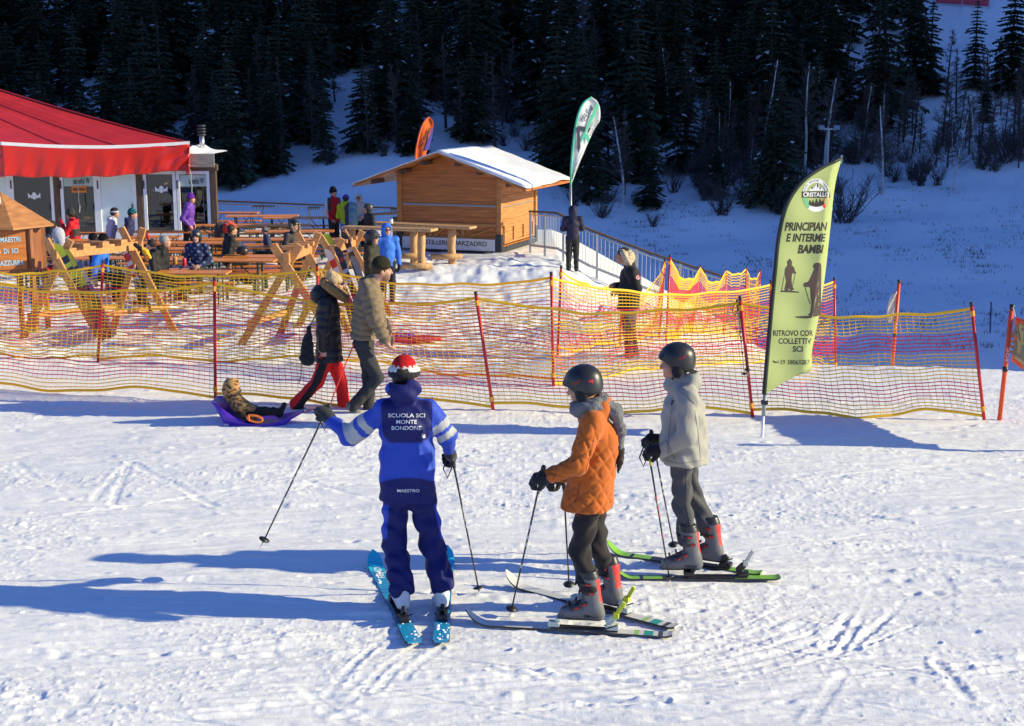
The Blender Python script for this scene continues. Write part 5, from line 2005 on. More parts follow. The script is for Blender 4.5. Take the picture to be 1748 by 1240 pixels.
def person(J, label, spec, vox=.02, group=None):
    """grows the body mesh and dresses it. spec keys describe the clothes."""
    g = lambda k, d=None: spec.get(k, d)
    f = unit(J['f'])
    hs = J['hs']
    hf = unit(J.get('hf', f))
    s = SDF(min(vox, g('body_vox', vox)))
    fat = g('fat', 1.0)
    skin = g('skin', SKIN)
    bs = hs
    s.cap(J['pelvis'], J['chest'], .11 * bs, .125 * bs, n=f, fl=1.5, k=.04)
    s.cap(J['chest'], J['neck'], .12 * bs, .055 * bs, n=f, fl=1.2, k=.04)
    for q in 'LR':
        s.chain([J['sh' + q], J['el' + q], J['wr' + q]], [.048 * bs, .038 * bs, .026 * bs], k=.03)
        s.chain([J['hip' + q], J['kn' + q], J['an' + q]], [.062 * bs, .040 * bs, .026 * bs], k=.03)
        t = unit(J.get('toe' + q, f))
        if g('shoes') != 'none':
            s.cap(J['an' + q] - UP * .02, J['an' + q] + t * .10 * bs - UP * .03, .026 * bs, .022 * bs, k=.02)
        if not g('gloves'):
            hd = J.get('hd' + q) or (J['wr' + q] - J['el' + q])
            hn = J.get('hn' + q) or (J['pelvis'] - J['wr' + q])
            hand_prims(s, J['wr' + q], hd, hn, g('curl', 45), bs, side=1 if q == 'L' else -1)
    add_head(s, J['head'], hf, hs, J['neck'])
    body = s.build('person', M_skin, None, face_col(J['head'], hf, hs, skin, g('beard')))
    tag(body, label, 'person', group)
    c = J['head']
    r = hf.cross(UP).normalized()
    u = r.cross(hf).normalized()
    P = lambda a, b, d: c + hf * a * hs + r * b * hs + u * d * hs
    ax = (hf, r, u)
    # --- jacket
    jc = g('jacket', (.1, .1, .1))
    jm = {'nylon': M_nyl, 'puffer': M_shiny, 'cloth': M_fab}[g('jm', 'nylon')]
    jl = g('jlen', .0)                      # hem below the pelvis, m
    s = SDF(vox)
    pf, ql = g('puff'), g('quilt')
    pa = (pf + (.006,)) if (pf and g('wavy')) else pf
    qa = (ql[0], ql[1], tuple(f)) if ql else None
    hem = J['pelvis'] - UP * jl
    if 'hem' in J:
        hem = J['hem']
    wst = g('waist', .155) * bs * fat
    che = g('chest', .170) * bs * fat
    fl = g('flat', 1.32)
    mid = hem.lerp(J['chest'], .5)
    s.cap(hem, mid, g('hemr', .165) * bs * fat, wst, n=f, fl=fl, k=.05, puff=pa, quilt=qa)
    s.cap(mid, J['chest'], wst, che, n=f, fl=fl, k=.05, puff=pa, quilt=qa)
    s.cap(J['chest'], J['neck'] - UP * .03, che * .92, .085 * bs, n=f, fl=1.15, k=.05, quilt=qa)
    s.cap(J['shL'], J['shR'], .082 * bs * fat, k=.05)
    ar = g('armr', .066) * bs * fat
    for q in 'LR':
        s.cap(J['sh' + q], J['el' + q], ar * 1.12, ar, k=.03, puff=pa, quilt=qa)
        s.cap(J['el' + q], J['wr' + q], ar * .98, ar * .72, k=.03, puff=pa, quilt=qa)
    s.cap(J['neck'] - UP * .04, J['neck'] + UP * .035 * hs - hf * .0, .082 * hs, .075 * hs, k=.03)
    if g('hood') == 'down':
        bk = J['neck'] - f * .085 * hs + UP * g('hood_up', .0)
        hl = f.cross(UP)
        s.ell(bk, (f, hl, UP), (.075 * hs, .125 * hs, .095 * hs), .035)
        s.ell(bk + UP * .07 - f * .005, (f, hl, UP), (.04 * hs, .075 * hs, .05 * hs), .02, '-')
    # cut the hem flat
    cutc = hem - UP * (.30 + g('hemcut', .02))
    s.ell(cutc, ((1, 0, 0), (0, 1, 0), UP), (.9, .9, .30), .012, '-')
    jac = s.build('jacket', jm, body, jc, wrinkle(g('wr', .006), 15.0 / max(hs, .5), len(label) * .7))
    # --- trousers
    tc = g('trousers', (.02, .02, .025))
    tr = g('legr', 1.0) * bs
    s = SDF(vox)
    s.cap(J['hipL'] + UP * .02, J['hipR'] + UP * .02, g('hipr', .095) * tr, k=.04)
    for q in 'LR':
        s.cap(J['hip' + q], J['kn' + q], .094 * tr, g('knr', .074) * tr, k=.03)
        e = J['an' + q] + (J['kn' + q] - J['an' + q]).normalized() * g('tcut', .03)
        s.cap(J['kn' + q], e, g('knr', .074) * .99 * tr, g('ankr', .066) * bs, k=.03)
        if g('flare'):
            s.ell(e - (J['kn' + q] - e).normalized() * .30, ((1, 0, 0), (0, 1, 0), UP), (.16, .16, .27), .01, '-')
    s.build('trousers', g('tm', M_fab), body, tc, wrinkle(g('twr', .006), 17.0, len(label) * .31))
    # --- shoes
    if g('shoes', 1) and g('shoes') != 'none':
        for q in 'LR':
            s = SDF(min(vox, .015))
            t = unit(J.get('toe' + q, f))
            up2 = unit(UP - t * UP.dot(t))
            a = J['an' + q]
            s.cap(a - t * .035 * bs - up2 * .02, a + t * .135 * bs - up2 * .035, .044 * bs, .038 * bs, k=.03)
            s.cap(a - up2 * .01, a + up2 * .06, .050 * bs, .052 * bs, k=.03)
            s.build('shoe', M_fab, body, g('shoe_col', (.03, .03, .032)))
    # --- gloves
    if g('gloves'):
        for q in 'LR':
            if g('hide' + q):
                continue
            s = SDF(min(vox * .75, .009))
            hd = J.get('hd' + q) or (J['wr' + q] - J['el' + q])
            hn = J.get('hn' + q) or (J['pelvis'] - J['wr' + q])
            hand_prims(s, J['wr' + q], hd, hn, g('curl', 70), 1.06 * bs, 1.35, 1 if q == 'L' else -1)
            s.cap(J['wr' + q] - unit(hd) * .035, J['wr' + q] + unit(hd) * .02, .046 * bs, .040 * bs, k=.02)
            s.build('glove', M_fab, body, g('gloves'))
    # --- hair
    if g('hair'):
        s = SDF(min(vox, .012))
        s.ell(P(-.022, 0, .030), ax, (.104 * hs, .089 * hs, .100 * hs), .01)
        s.ell(P(.085, 0, -.048), ax, (.085 * hs, .10 * hs, .085 * hs), .015, '-')
        s.ell(P(.02, 0, -.12), ax, (.12 * hs, .14 * hs, .06 * hs), .02, '-')
        if g('hairlen'):
            s.cap(P(-.06, 0, -.02), P(-.075, 0, -.02 - g('hairlen')), .075 * hs, .05 * hs, k=.03, n=hf, fl=1.4)
        if g('bun'):
            s.ell(P(-.06, 0, .115), ax, (.05 * hs, .05 * hs, .04 * hs), .03)
        s.build('hair', M_hair, body, g('hair'), wrinkle(.004, 70))
    # --- headgear
    hg = g('hat')
    if hg == 'beanie':
        s = SDF(min(vox, .012))
        s.ell(P(-.012, 0, .060), ax, (.106 * hs, .090 * hs, .095 * hs * g('tall', 1.0)), .01)
        s.cap(P(-.012, -.02, .045), P(-.012, .02, .045), .098 * hs, k=.02, n=u, fl=2.6)
        if g('bobble'):
            s.ell(P(-.02, 0, .165), ax, (.03 * hs,) * 3, .01)
        s.ell(P(.035, 0, -.115), ax, (.20 * hs, .20 * hs, .135 * hs), .01, '-')
        s.build('beanie', M_knit, body, g('hatc', (.02, .02, .02)))
    if hg == 'helmet':
        s = SDF(min(vox, .010))
        s.ell(P(-.016, 0, .046), ax, (.138 * hs, .117 * hs, .116 * hs), .01)
        s.ell(P(-.05, 0, -.010), ax, (.098 * hs, .106 * hs, .085 * hs), .03)
        s.cap(P(.105, -.05, .050), P(.105, .05, .050), .016 * hs, k=.03)
        for vx in (-.05, 0, .05):
            s.cap(P(.03, vx, .160), P(-.09, vx, .150), .0085 * hs, k=.006, op='-')
        for q in (-1, 1):
            s.cap(P(.04, .126 * q, .055), P(-.09, .118 * q, .035), .006 * hs, k=.006, op='-')
        s.ell(P(.125, 0, -.075), ax, (.105 * hs, .17 * hs, .115 * hs), .012, '-')
        s.ell(P(-.02, 0, -.165), ax, (.2 * hs, .2 * hs, .115 * hs), .012, '-')
        s.build('helmet', M_hard, body, g('hatc', (.022, .022, .024)))
        s = SDF(min(vox, .010))
        for q in (-1, 1):
            s.ell(P(-.012, .090 * q, -.045), ax, (.048 * hs, .024 * hs, .058 * hs), .01)
            s.cap(P(.012, .082 * q, -.085), P(.035, .03 * q, -.125), .010 * hs, .009 * hs, k=.01)
        s.cap(P(.035, -.03, -.125), P(.035, .03, -.125), .010 * hs, k=.01)
        s.build('ear_pad', M_fab, body, (.018, .018, .02))
    if hg == 'hood':
        s = SDF(min(vox, .014))
        s.ell(P(-.025, 0, .020), ax, (.135 * hs, .118 * hs, .132 * hs), .02)
        s.cap(P(-.05, 0, -.06), J['neck'] - f * .03, .115 * hs, .10 * hs, k=.03)
        s.ell(P(.125, 0, -.012), ax, (.105 * hs, .082 * hs, .105 * hs), .02, '-')
        s.build('hood', jm if g('hatc') is None else M_fab, body, g('hatc') or jc, wrinkle(.004, 25))
    if g('goggles'):
        s = SDF(min(vox, .012))
        s.cap(P(.088, -.045, .018 + g('gog_up', 0)), P(.088, .045, .018 + g('gog_up', 0)), .030 * hs, k=.01, n=hf, fl=1.4)
        s.build('goggles', M_hard, body, g('goggles'))
    if g('glasses'):
        s = SDF(.007)
        for q in (-1, 1):
            s.ell(P(.094, .034 * q, .010), ax, (.010 * hs, .028 * hs, .022 * hs), .004)
            s.cap(P(.09, .058 * q, .014), P(-.005, .082 * q, .012), .005 * hs, k=.004)
        s.cap(P(.1, -.01, .013), P(.1, .01, .013), .006 * hs, k=.004)
        s.build('sunglasses', M_hard, body, (.012, .012, .013))
    if g('fur'):
        s = SDF(min(vox, .014))
        n_ = 14
        pc, tilt = g('fur_c', P(-.01, 0, -.035)), g('fur_tilt', .6)
        pts = []
        for i in range(n_ + 1):
            if g('collar'):
                a = R(360 * i / n_)
                pts.append(pc + r * math.sin(a) * .135 * hs + hf * math.cos(a) * .125 * hs + u * (.012 - .075 * math.cos(a)) * hs)
                continue
            a = R(-150 + 300 * i / n_)
            pts.append(pc + r * math.sin(a) * .115 * hs + u * math.cos(a) * .115 * hs * g('fur_h', 1.0) + hf * (.055 - tilt * .09 * (math.cos(a))) * hs)
        for i in range(n_):
            s.cap(pts[i], pts[i + 1], g('fur_r', .037) * hs, k=.03)
        s.ell(P(-.075, 0, -.03), ax, (.11 * hs, .125 * hs, .125 * hs), .03) if g('fur_hood') else None
        fc = np.array(g('fur'))
        rng = np.random.default_rng(4)
        s.build('fur_trim', M_furm, body, lambda V: fc * (0.65 + .7 * rng.random((len(V), 1))), lambda x, y, z: .009 * np.sin(x * 170 + 5 * np.sin(z * 90)) * np.sin(z * 160 + 4 * np.sin(y * 80)))
    if g('scarf'):
        s = SDF(min(vox, .014))
        n0 = J['neck'] + UP * .005
        for i in range(12):
            a, b_ = R(30 * i), R(30 * i + 30)
            e = lambda t: n0 + f * math.cos(t) * .085 + f.cross(UP) * math.sin(t) * .095 + UP * (.02 - .025 * math.cos(t))
            s.cap(e(a), e(b_), .052, k=.03)
        s.build('scarf', M_knit, body, g('scarf'), wrinkle(.007, 38))
    return body
def legs(**k):
    return k
# ---------------------------------------------------------------- skis, boots, poles
def pat_mat(name, c):
    return mat(name, c, .35, spec=.5)
def ski(label, tip, tail, cols, up=UP, group=None, w_=.085, bind=None, bind_at=.52, accents=(), camber=True, word=None, snowy=0, wordcol=None, bcol2=None, name='ski'):
    tip, tail = Vector(tip), Vector(tail)
    d = (tip - tail)
    L = d.length
    d.normalize()
    up = Vector(up)
    up = (up - d * up.dot(d)).normalized()
    sd = d.cross(up)
    o = thing(name, label, 'ski', (tip + tail) / 2, group)
    n = 44
    mats = [pat_mat('ski_top', c) for c in cols] + [M_steel if False else mat('ski_base', (.03, .03, .035), .4)]
    def sec(t):                     # t 0 tail .. 1 tip
        w2 = w_ * (.5 + .10 * (2 * t - 1) ** 2 + .04 * t)
        if t > .93:
            w2 *= math.sqrt(max(0.02, 1 - ((t - .93) / .07) ** 2))
        if t < .02:
            w2 *= .8
        lift = .10 * max(0, (t - .88) / .12) ** 2 + .012 * max(0, (.05 - t) / .05) ** 2
        return tail + d * (L * t) + up * lift, w2
    mb = MB()
    for i in range(n + 1):
        c, w2 = sec(i / n)
        for a, b in ((1, .007), (-1, .007), (-1, -.007), (1, -.007)):
            mb.v.append(tuple(c + sd * w2 * a + up * b))
    for i in range(n):
        t = (i + .5) / n
        mi = 0
        for a0, a1, m_ in accents:
            if a0 <= t < a1:
                mi = m_
        for k in range(4):
            mb.f.append((i * 4 + k, i * 4 + (k + 1) % 4, i * 4 + 4 + (k + 1) % 4, i * 4 + 4 + k))
            mb.m.append(mi if k == 0 else len(cols))
    mb.f += [(0, 1, 2, 3), (n * 4 + 3, n * 4 + 2, n * 4 + 1, n * 4)]
    mb.m += [0, 0]
    b = mb.build('ski_body', mats, o)
    if word:
        c, w2 = sec(.84)
        V, Fs = text2d(word, 1, .02)
        V = fit(V, .24, .055)
        lay('lettering', V, Fs, lambda u, v: (sec(.84 + u / L)[0] + up * .0085 - sd * v * 1.0, up), wordcol or M_white, b, .001)
    if snowy:
        rg = random.Random(snowy)
        mb = MB()
        for i in range(34):
            t = rg.uniform(.02, .3) if rg.random() < .7 else rg.uniform(.7, .86)
            c, w2 = sec(t)
            r_ = rg.uniform(.006, .018)
            c = c + sd * rg.uniform(-w2 + r_, w2 - r_) + up * .007
            mb.lathe(c, [(r_, 0), (r_ * .7, r_ * .35), (r_ * .1, r_ * .5)], 6, 0, up)
        so_ = mb.build('snow_crumbs', M_snowcap, o, smooth=True)
        so_['kind'] = 'stuff'
    if bind is not None:
        c = tail + d * (L * bind_at) + up * .007
        bm_ = mat('binding_shell', bind, .4)
        B = lambda x0, x1, y, z0, z1: ((c + d * (x0 + x1) / 2 + up * (z0 + z1) / 2), d * (x1 - x0) / 2, sd * y, up * (z1 - z0) / 2)
        pl = MB()
        pl.obox(*B(-.26, .20, .034, .0, .012))
        pl.build('binding_plate', M_black, o, bevel=.003)
        m2 = MB()
        m2.obox(*B(.145, .225, .036, .012, .045))
        m2.obox(*B(.135, .175, .026, .045, .062))
        m2.build('toe_piece', bm_, o, bevel=.008)
        m2 = MB()
        m2.obox(*B(-.27, -.175, .036, .012, .048))
        m2.beam(c - d * .185 + up * .048, c - d * .235 + up * .10, .05, .03, sd)
        m2.build('heel_piece', bm_, o, bevel=.008)
        m2 = MB()
        for q in (-1, 1):
            m2.tube([c - d * .16 + sd * q * .045 + up * .015, c - d * .26 + sd * q * .058 + up * .065], .005, 6)
        m2.build('brake_arms', M_black, o)
        if bcol2:
            m2 = MB()
            m2.beam(c - d * .20 + up * .03 - sd * 0, c - d * .30 + up * .21, .028, .018, sd)
            m2.obox(c - d * .245 + up * .11, d * .02, sd * .02, up * .02)
            m2.build('heel_lever', mat('heel_lever', bcol2, .4), o, bevel=.004)
    return o
def ground_ski(label, tpx, lpx, cols, **k):
    t, l = G(*tpx), G(*lpx)
    z = max(np.mean([sz(*(t.lerp(l, i / 8))[:2]) for i in range(9)]) + .016, 0)
    t.z = l.z = z
    return ski(label, t, l, cols, **k)
def ski_pole(label, grip, tip, shaft=(.02, .02, .022), accent=None, top=None, strap=True, group=None, r_=.0075):
    grip, tip = Vector(grip), Vector(tip)
    d = (tip - grip).normalized()
    L = (tip - grip).length
    o = thing('ski_pole', label, 'ski pole', tip, group)
    sm = mat('pole_shaft', shaft, .3, spec=.6)
    MB().tube([grip + d * .06, tip - d * .05], [r_, r_ * .75], 10).build('shaft', sm, o, smooth=True)
    MB().tube([tip - d * .055, tip], [.005, .0025], 6).build('tip', M_steel, o)
    MB().tube([grip - d * .05, grip - d * .035, grip + d * .0, grip + d * .05, grip + d * .075], [.012, .0175, .014, .0155, .010], 10).build('grip', M_black, o, smooth=True)
    c = tip - d * .075
    MB().lathe(c, [(.010, -.012), (.040, .0), (.043, .005), (.012, .014)], 18, 0, -d).build('basket', M_black, o, smooth=True)
    if accent:
        for a, b in ((.085, .14),):
            MB().tube([grip + d * a, grip + d * b], r_ + .0025, 10).build('pole_band', mat('pole_band', accent, .4), o, smooth=True)
    if top:
        for a in (.35, .42, .47, .62):
            MB().tube([grip + d * L * a, grip + d * (L * a + .03)], r_ + .0006, 8).build('pole_mark', mat('pole_mark', top, .4), o)
    if strap:
        s0 = grip - d * .03
        sd = d.orthogonal().normalized()
        mb = MB()
        mb.tube([s0, s0 + V3(-.03, -.03, -.02), s0 + V3(-.06, -.035, -.10), s0 + V3(-.03, -.035, -.17), s0 + V3(.0, -.03, -.10), s0 + V3(0, -.016, -.02)], .006, 5)
        mb.build('strap', M_blackm, o)
    return o
def ski_boot(parent, base, t, shell, spine, cuff=(.02, .02, .022), cr=1.0, lean=.05, word=None, side=1, buckle=True, vox=.008, roll=0.0):
    """base: point under the arch on the ski, t: toe direction"""
    t = unit(t)
    u = UP
    a = t.cross(u)
    P = lambda x, y, z: base + t * x + a * y + u * z
    s = SDF(vox)
    s.cap(P(-.095, 0, .045), P(.135, 0, .045), .048, .045, k=.02, n=u, fl=1.05)
    s.cap(P(-.06, 0, .10), P(.10, 0, .055), .055, .046, k=.04)
    s.cap(P(-.085, 0, .02), P(.155, 0, .018), .045, .042, k=.015, n=u, fl=2.2)
    s.cap(P(-.062, 0, .11), P(-.062 + lean, 0, .29), .060 * cr, .072 * cr, k=.04, n=a, fl=1.12)
    s.cap(P(-.062 + lean * .9, 0, .28), P(-.058 + lean * 1.2, 0, .345), .071 * cr, .066 * cr, k=.015, n=a, fl=1.12)
    s.ell(P(-.055 + lean * 1.2, 0, .46), (t, a, u), (.14, .14, .105), .008, '-')
    bb, tt, aa = np.array(base), np.array(t), np.array(a)
    def col(V):
        d = V - bb
        x, y, z = d @ tt, d @ aa, d[:, 2]
        C = np.tile(np.array(shell), (len(V), 1))
        axis = -.062 + lean * np.clip((z - .11) / .18, 0, 1.3)
        C[(x - axis < -.054) & (z > .14) & (z < .305)] = spine
        C[(z > .305)] = cuff
        C[(z < .018)] = (.02, .02, .02)
        C[(x - axis > .02) & (z > .15) & (z < .31) & (np.abs(y) < .03)] = np.array(shell) * .45
        C[(x > .02) & (z > .075) & (z < .15) & (np.abs(y) < .030)] = np.array(shell) * .4
        return C
    b = s.build('ski_boot', M_hard, parent, col)
    if buckle:
        for x, z, ang in ((-.02 + lean * .8, .275, 0), (-.035 + lean * .5, .215, 0), (.035, .125, .5), (.085, .098, .5)):
            mb = MB()
            w2 = .066 if z > .2 else .052
            dd = (t * math.cos(ang) - u * math.sin(ang)).normalized()
            for q in (-1, 1):
                c = P(x - .02, q * (w2 + .0), z)
                mb.obox(c, dd * .036, a * .006, dd.cross(a) * .011)
            mb.obox(P(x + .052 if z > .2 else x + .03, 0, z + (.0 if z > .2 else .012)), a * (w2 - .006), dd * .007, dd.cross(a) * .010)
            mb.build('buckle', M_black if z > .13 else M_darkst, b, bevel=.003)
            for q in (-1, 1):
                MB().obox(P(x - .036, q * (w2 + .009), z), dd * .016, a * .003, dd.cross(a) * .006).build('buckle_lever', M_red, b)
    if word:
        c = P(-.045, side * .0455, .045)
        signed('lettering', word, M_blackm, b, lambda q, v: (P(-.03 - side * 0 + (q if t.x * side < 0 and False else 0), 0, 0), a) if False else (c + V3(1, 0, 0) * q * 1.0 * (1 if abs(t.x) > .5 else 0) + t * (q if abs(t.x) <= .5 else 0) + u * v + a * side * .006, a * side), .085, .022, .03)
    return b
def boot_leg(base, t, lean=.035):
    t = unit(t)
    return base + t * (-.058 + lean) + UP * .24
def scr(V):
    y, z = V[:, 1], V[:, 2] - HC
    zc = y * CP - z * SP
    yc = y * SP + z * CP
    return CX + F * V[:, 0] / zc, CY - F * yc / zc
def on_mesh(o, cx, cy, Vs, dn=.003, m=None, Fs=None, name='lettering', thick=.0006):
    dn = min(dn, .0045) * .7
    Vs, Fs = refine(Vs, Fs, 1)
    """lay a mark given in picture units round (cx, cy) on the surface of o that faces the viewer"""
    me = o.data
    W = world_mat(o)
    bv = BVHTree.FromPolygons([W @ v.co for v in me.vertices], [tuple(p.vertices) for p in me.polygons])
    org = V3(0, 0, HC)
    def pl(u, v):
        d = ray(cx + u, cy - v).normalized()
        h_, n, i, dist = bv.ray_cast(org, d)
        if h_ is None:
            h_ = org + d * pl.last
        else:
            pl.last = (h_ - org).length
        return h_ - d * dn, -d
    pl.last = 10.0
    c0 = bv.ray_cast(org, ray(cx, cy).normalized())
    if c0[0] is not None:
        pl.last = c0[3]
    return lay(name, Vs, Fs, pl, m, o, thick)
def stitch(o, body, cx, cy, w_, h_, m, bold=.02, dn=.006, rot=0.0, shear=0.0):
    V, Fs = text2d(body, 1, bold, shear)
    V = fit(V, w_, h_)
    if rot:
        ca, sa = math.cos(R(rot)), math.sin(R(rot))
        V = [(a * ca - b * sa, a * sa + b * ca) for a, b in V]
    return on_mesh(o, cx, cy, V, dn, m, Fs)
def child(o, name):
    for c in o.children:
        if c.name.split('.')[0] == name:
            return c
def seam(o, pts, w_, m, name='seam', dn=.002):
    P = [Vector((a, -b, 0)) for a, b in pts]
    c = P[0]
    L_, R_ = [], []
    Q = []
    for a, b in zip(P[:-1], P[1:]):
        n = max(1, int((b - a).length / 3))
        Q += [a.lerp(b, i / n) for i in range(n)]
    Q.append(P[-1])
    for i, p in enumerate(Q):
        d = (Q[min(i + 1, len(Q) - 1)] - Q[max(i - 1, 0)]).normalized()
        nn = Vector((-d.y, d.x, 0)) * w_ / 2
        L_.append(p + nn - c)
        R_.append(p - nn - c)
    V = [(p.x, p.y) for p in L_] + [(p.x, p.y) for p in R_]
    k = len(L_)
    Fs = [(i, i + 1, k + i + 1, k + i) for i in range(k - 1)]
    return on_mesh(o, pts[0][0], pts[0][1], V, dn, m, Fs, name, .0012)
M_letterw = mat('white_lettering', (.75, .75, .76), .6)

# ---------------------------------------------------------------- the ski instructor
def instructor():
    Y = 9.92
    J = {'f': V3(.04, 1, 0), 'hs': 1.0, 'head': U(690, 642, Y + .03), 'hf': V3(.05, 1, -.03), 'neck': U(691, 676, Y), 'chest': U(694, 726, Y), 'pelvis': U(696, 828, Y - .01),
         'shL': U(660, 699, Y + .0), 'elL': U(596, 745, Y + .10), 'wrL': U(564, 716, Y + .24), 'shR': U(731, 699, Y), 'elR': U(762, 742, Y + .02), 'wrR': U(769, 776, Y + .20),
         'hipL': U(674, 848, Y), 'hipR': U(719, 848, Y), 'knL': U(672, 925, Y - .05), 'knR': U(737, 923, Y - .04), 'anL': U(676, 1000, Y - .06), 'anR': U(748, 996, Y - .02),
         'hem': U(695, 852, Y - .01)}
    tL, tR = (G(640, 968) - G(705, 1103)).normalized(), (G(759, 960) - G(753, 1103)).normalized()
    bl, br = G(686, 1050), G(755, 1046)
    for p in (bl, br):
        p.z = .065
    J['anL'], J['anR'] = bl - tL * .012 + UP * .16, br - tR * .012 + UP * .16
    J['hdL'] = U(546, 694, Y + .30) - J['wrL']
    J['hnL'] = V3(.1, .5, -.9)
    J['hdR'] = V3(.0, .9, -.35)
    J['hnR'] = V3(-.8, .1, -.6)
    ROY, NAV, WHT = np.array((.030, .072, .47)), np.array((.014, .017, .120)), np.array((.42, .43, .45))
    aL, bL, aR, bR = [np.array(J[k]) for k in ('shL', 'elL', 'shR', 'elR')]
    def jc(V):
        px, py = scr(V)
        C = np.tile(ROY, (len(V), 1))
        back = V[:, 1] < Y - .03
        w2 = np.interp(py, [665, 690, 735, 748, 757], [30, 43, 42, 37, 26])
        pan = (np.abs(px - 694) < w2) & (py < 757) & back
        C[pan] = NAV
        C[(py > 816 + ((px - 696) / 50) ** 2 * 9)] = NAV
        for a, b, s0, s1, m0, m1 in ((aL, bL, .42, .98, .58, .70), (aR, bR, .50, 1.08, .74, .86)):
            d = b - a
            t = ((V - a) @ d) / (d @ d)
            dist = np.linalg.norm(V - a - np.clip(t, 0, 1.2)[:, None] * d, axis=1)
            m = (t > s0) & (t < s1) & (dist < .13) & (np.abs(px - 695) > 44)
            C[m] = WHT
            C[m & (t > m0) & (t < m1)] = ROY
        return C
    def tcf(V):
        px, py = scr(V)
        C = np.tile(NAV * .95, (len(V), 1))
        C[(py > 862) & (py < 920) & ((px < 664 - (py - 862) * .06) | (px > 741 + (py - 862) * .2))] = ROY
        return C
    def hc(V):
        d = V - np.array(J['head'])
        C = np.tile(np.array((.015, .015, .03)), (len(V), 1))
        z = d[:, 2]
        C[z > .046] = (.70, .70, .70)
        zig = .083 + .010 * np.sin(np.arctan2(d[:, 1], d[:, 0]) * 16)
        C[z > zig] = (.52, .018, .022)
        return C
    b = person(J, 'person in blue ski school jacket seen from behind with red and white knitted hat', dict(jacket=jc, jm='nylon', jlen=0, hemr=.200, waist=.188, chest=.188, flat=1.5, hood='down', hood_up=.055, trousers=tcf, tm=M_nyl, legr=1.0, hipr=.10, knr=.086, ankr=.094, tcut=.0, flare=1, twr=.013, wr=.012,
        gloves=(.035, .035, .04), hat='beanie', hatc=hc, hair=(.03, .02, .015), shoes='none', hemcut=.0, armr=.066, curl=78), .0095)
    s = SDF(.009)      # a dark band of goggle strap round the hat
    c = J['head']
    for i in range(20):
        a0, a1 = R(18 * i), R(18 * i + 18)
        e = lambda a: c + V3(math.cos(a) * .094, math.sin(a) * .107 - .01, .022)
        s.cap(e(a0), e(a1), .021, k=.01, n=UP, fl=.9)
    s.build('goggle_strap', M_fab, b, (.015, .015, .017))
    s = SDF(.010)
    s.cap(c - UP * .03 + V3(0, -.012, 0), J['neck'] + UP * .01, .082, .085, k=.02)
    s.build('neck_warmer', M_fab, b, (.014, .014, .035), wrinkle(.004, 40))
    j = child(b, 'jacket')
    for t_, cy, w_ in (('SCUOLA SCI', 709.5, 63), ('MONTE', 720.5, 35), ('BONDONE', 731, 51)):
        stitch(j, t_, 694, cy, w_, 6.8, M_letterw, .01)
    stitch(j, 'MAESTRO', 697, 838, 38, 5.2, M_letterw, .01)
    M_sm, M_dk = mat('blue_seam', (.018, .045, .42), .7), mat('navy_seam', (.006, .008, .07), .7)
    seam(j, [(650, 677), (649, 735), (658, 756), (732, 756), (738, 735), (738, 677)], 1.1, M_sm)
    seam(j, [(648, 822), (672, 817), (697, 816), (722, 817), (744, 823)], 1.0, M_sm)
    seam(j, [(655, 763), (653, 812)], .9, M_sm)
    seam(j, [(737, 763), (739, 812)], .9, M_sm)
    tr = child(b, 'trousers')
    seam(tr, [(666, 872), (684, 868)], 1.2, M_dk)
    seam(tr, [(712, 868), (730, 872)], 1.2, M_dk)
    seam(tr, [(662, 1000), (686, 1000)], .9, M_dk)
    seam(tr, [(734, 996), (763, 994)], .9, M_dk)
    V = [(-5, -3), (-1, -3.4), (-2, 1), (0, 4.5), (1, 0), (3, 3), (4.4, -3.6), (1, -4.2)]
    on_mesh(j, 722, 744, V, .006, M_letterw, poly_faces(V), 'emblem')
    for p, t, q in ((bl, tL, 1), (br, tR, -1)):
        ski_boot(b, p + t * .02, t, (.66, .67, .68), (.03, .03, .035), (.66, .67, .68), cr=.5, lean=.06, side=q, buckle=False)
    SK = 'the instructor in blue'
    ground_ski('bright blue left ski under the instructor with his back turned', (637, 966), (708, 1106), [(.015, .30, .55), (.03, .55, .75)], accents=((.86, 1.0, 1),), bind=(.018, .018, .02), bind_at=.36, word='HEAD', snowy=5, w_=.098)
    ground_ski('bright blue right ski under the instructor with his back turned', (763, 958), (753, 1105), [(.015, .30, .55), (.03, .55, .75)], accents=((.86, 1.0, 1),), bind=(.018, .018, .02), bind_at=.36, snowy=9, w_=.098)
    wL = J['wrL'] + unit(J['hdL']) * .085 + unit(J['hnL']) * .03
    ski_pole('black ski pole held out to the left by the instructor in blue', wL + V3(.02, 0, .03), U(444, 936, Y + .42), (.05, .05, .055), top=(.35, .35, .36))
    wR = J['wrR'] + unit(J['hdR']) * .08 + V3(0.01, 0, -.02)
    tp = G(820, 1021)
    ski_pole('black ski pole planted to the right of the instructor in blue', wR, tp, (.05, .05, .055), top=(.35, .35, .36))
instructor()

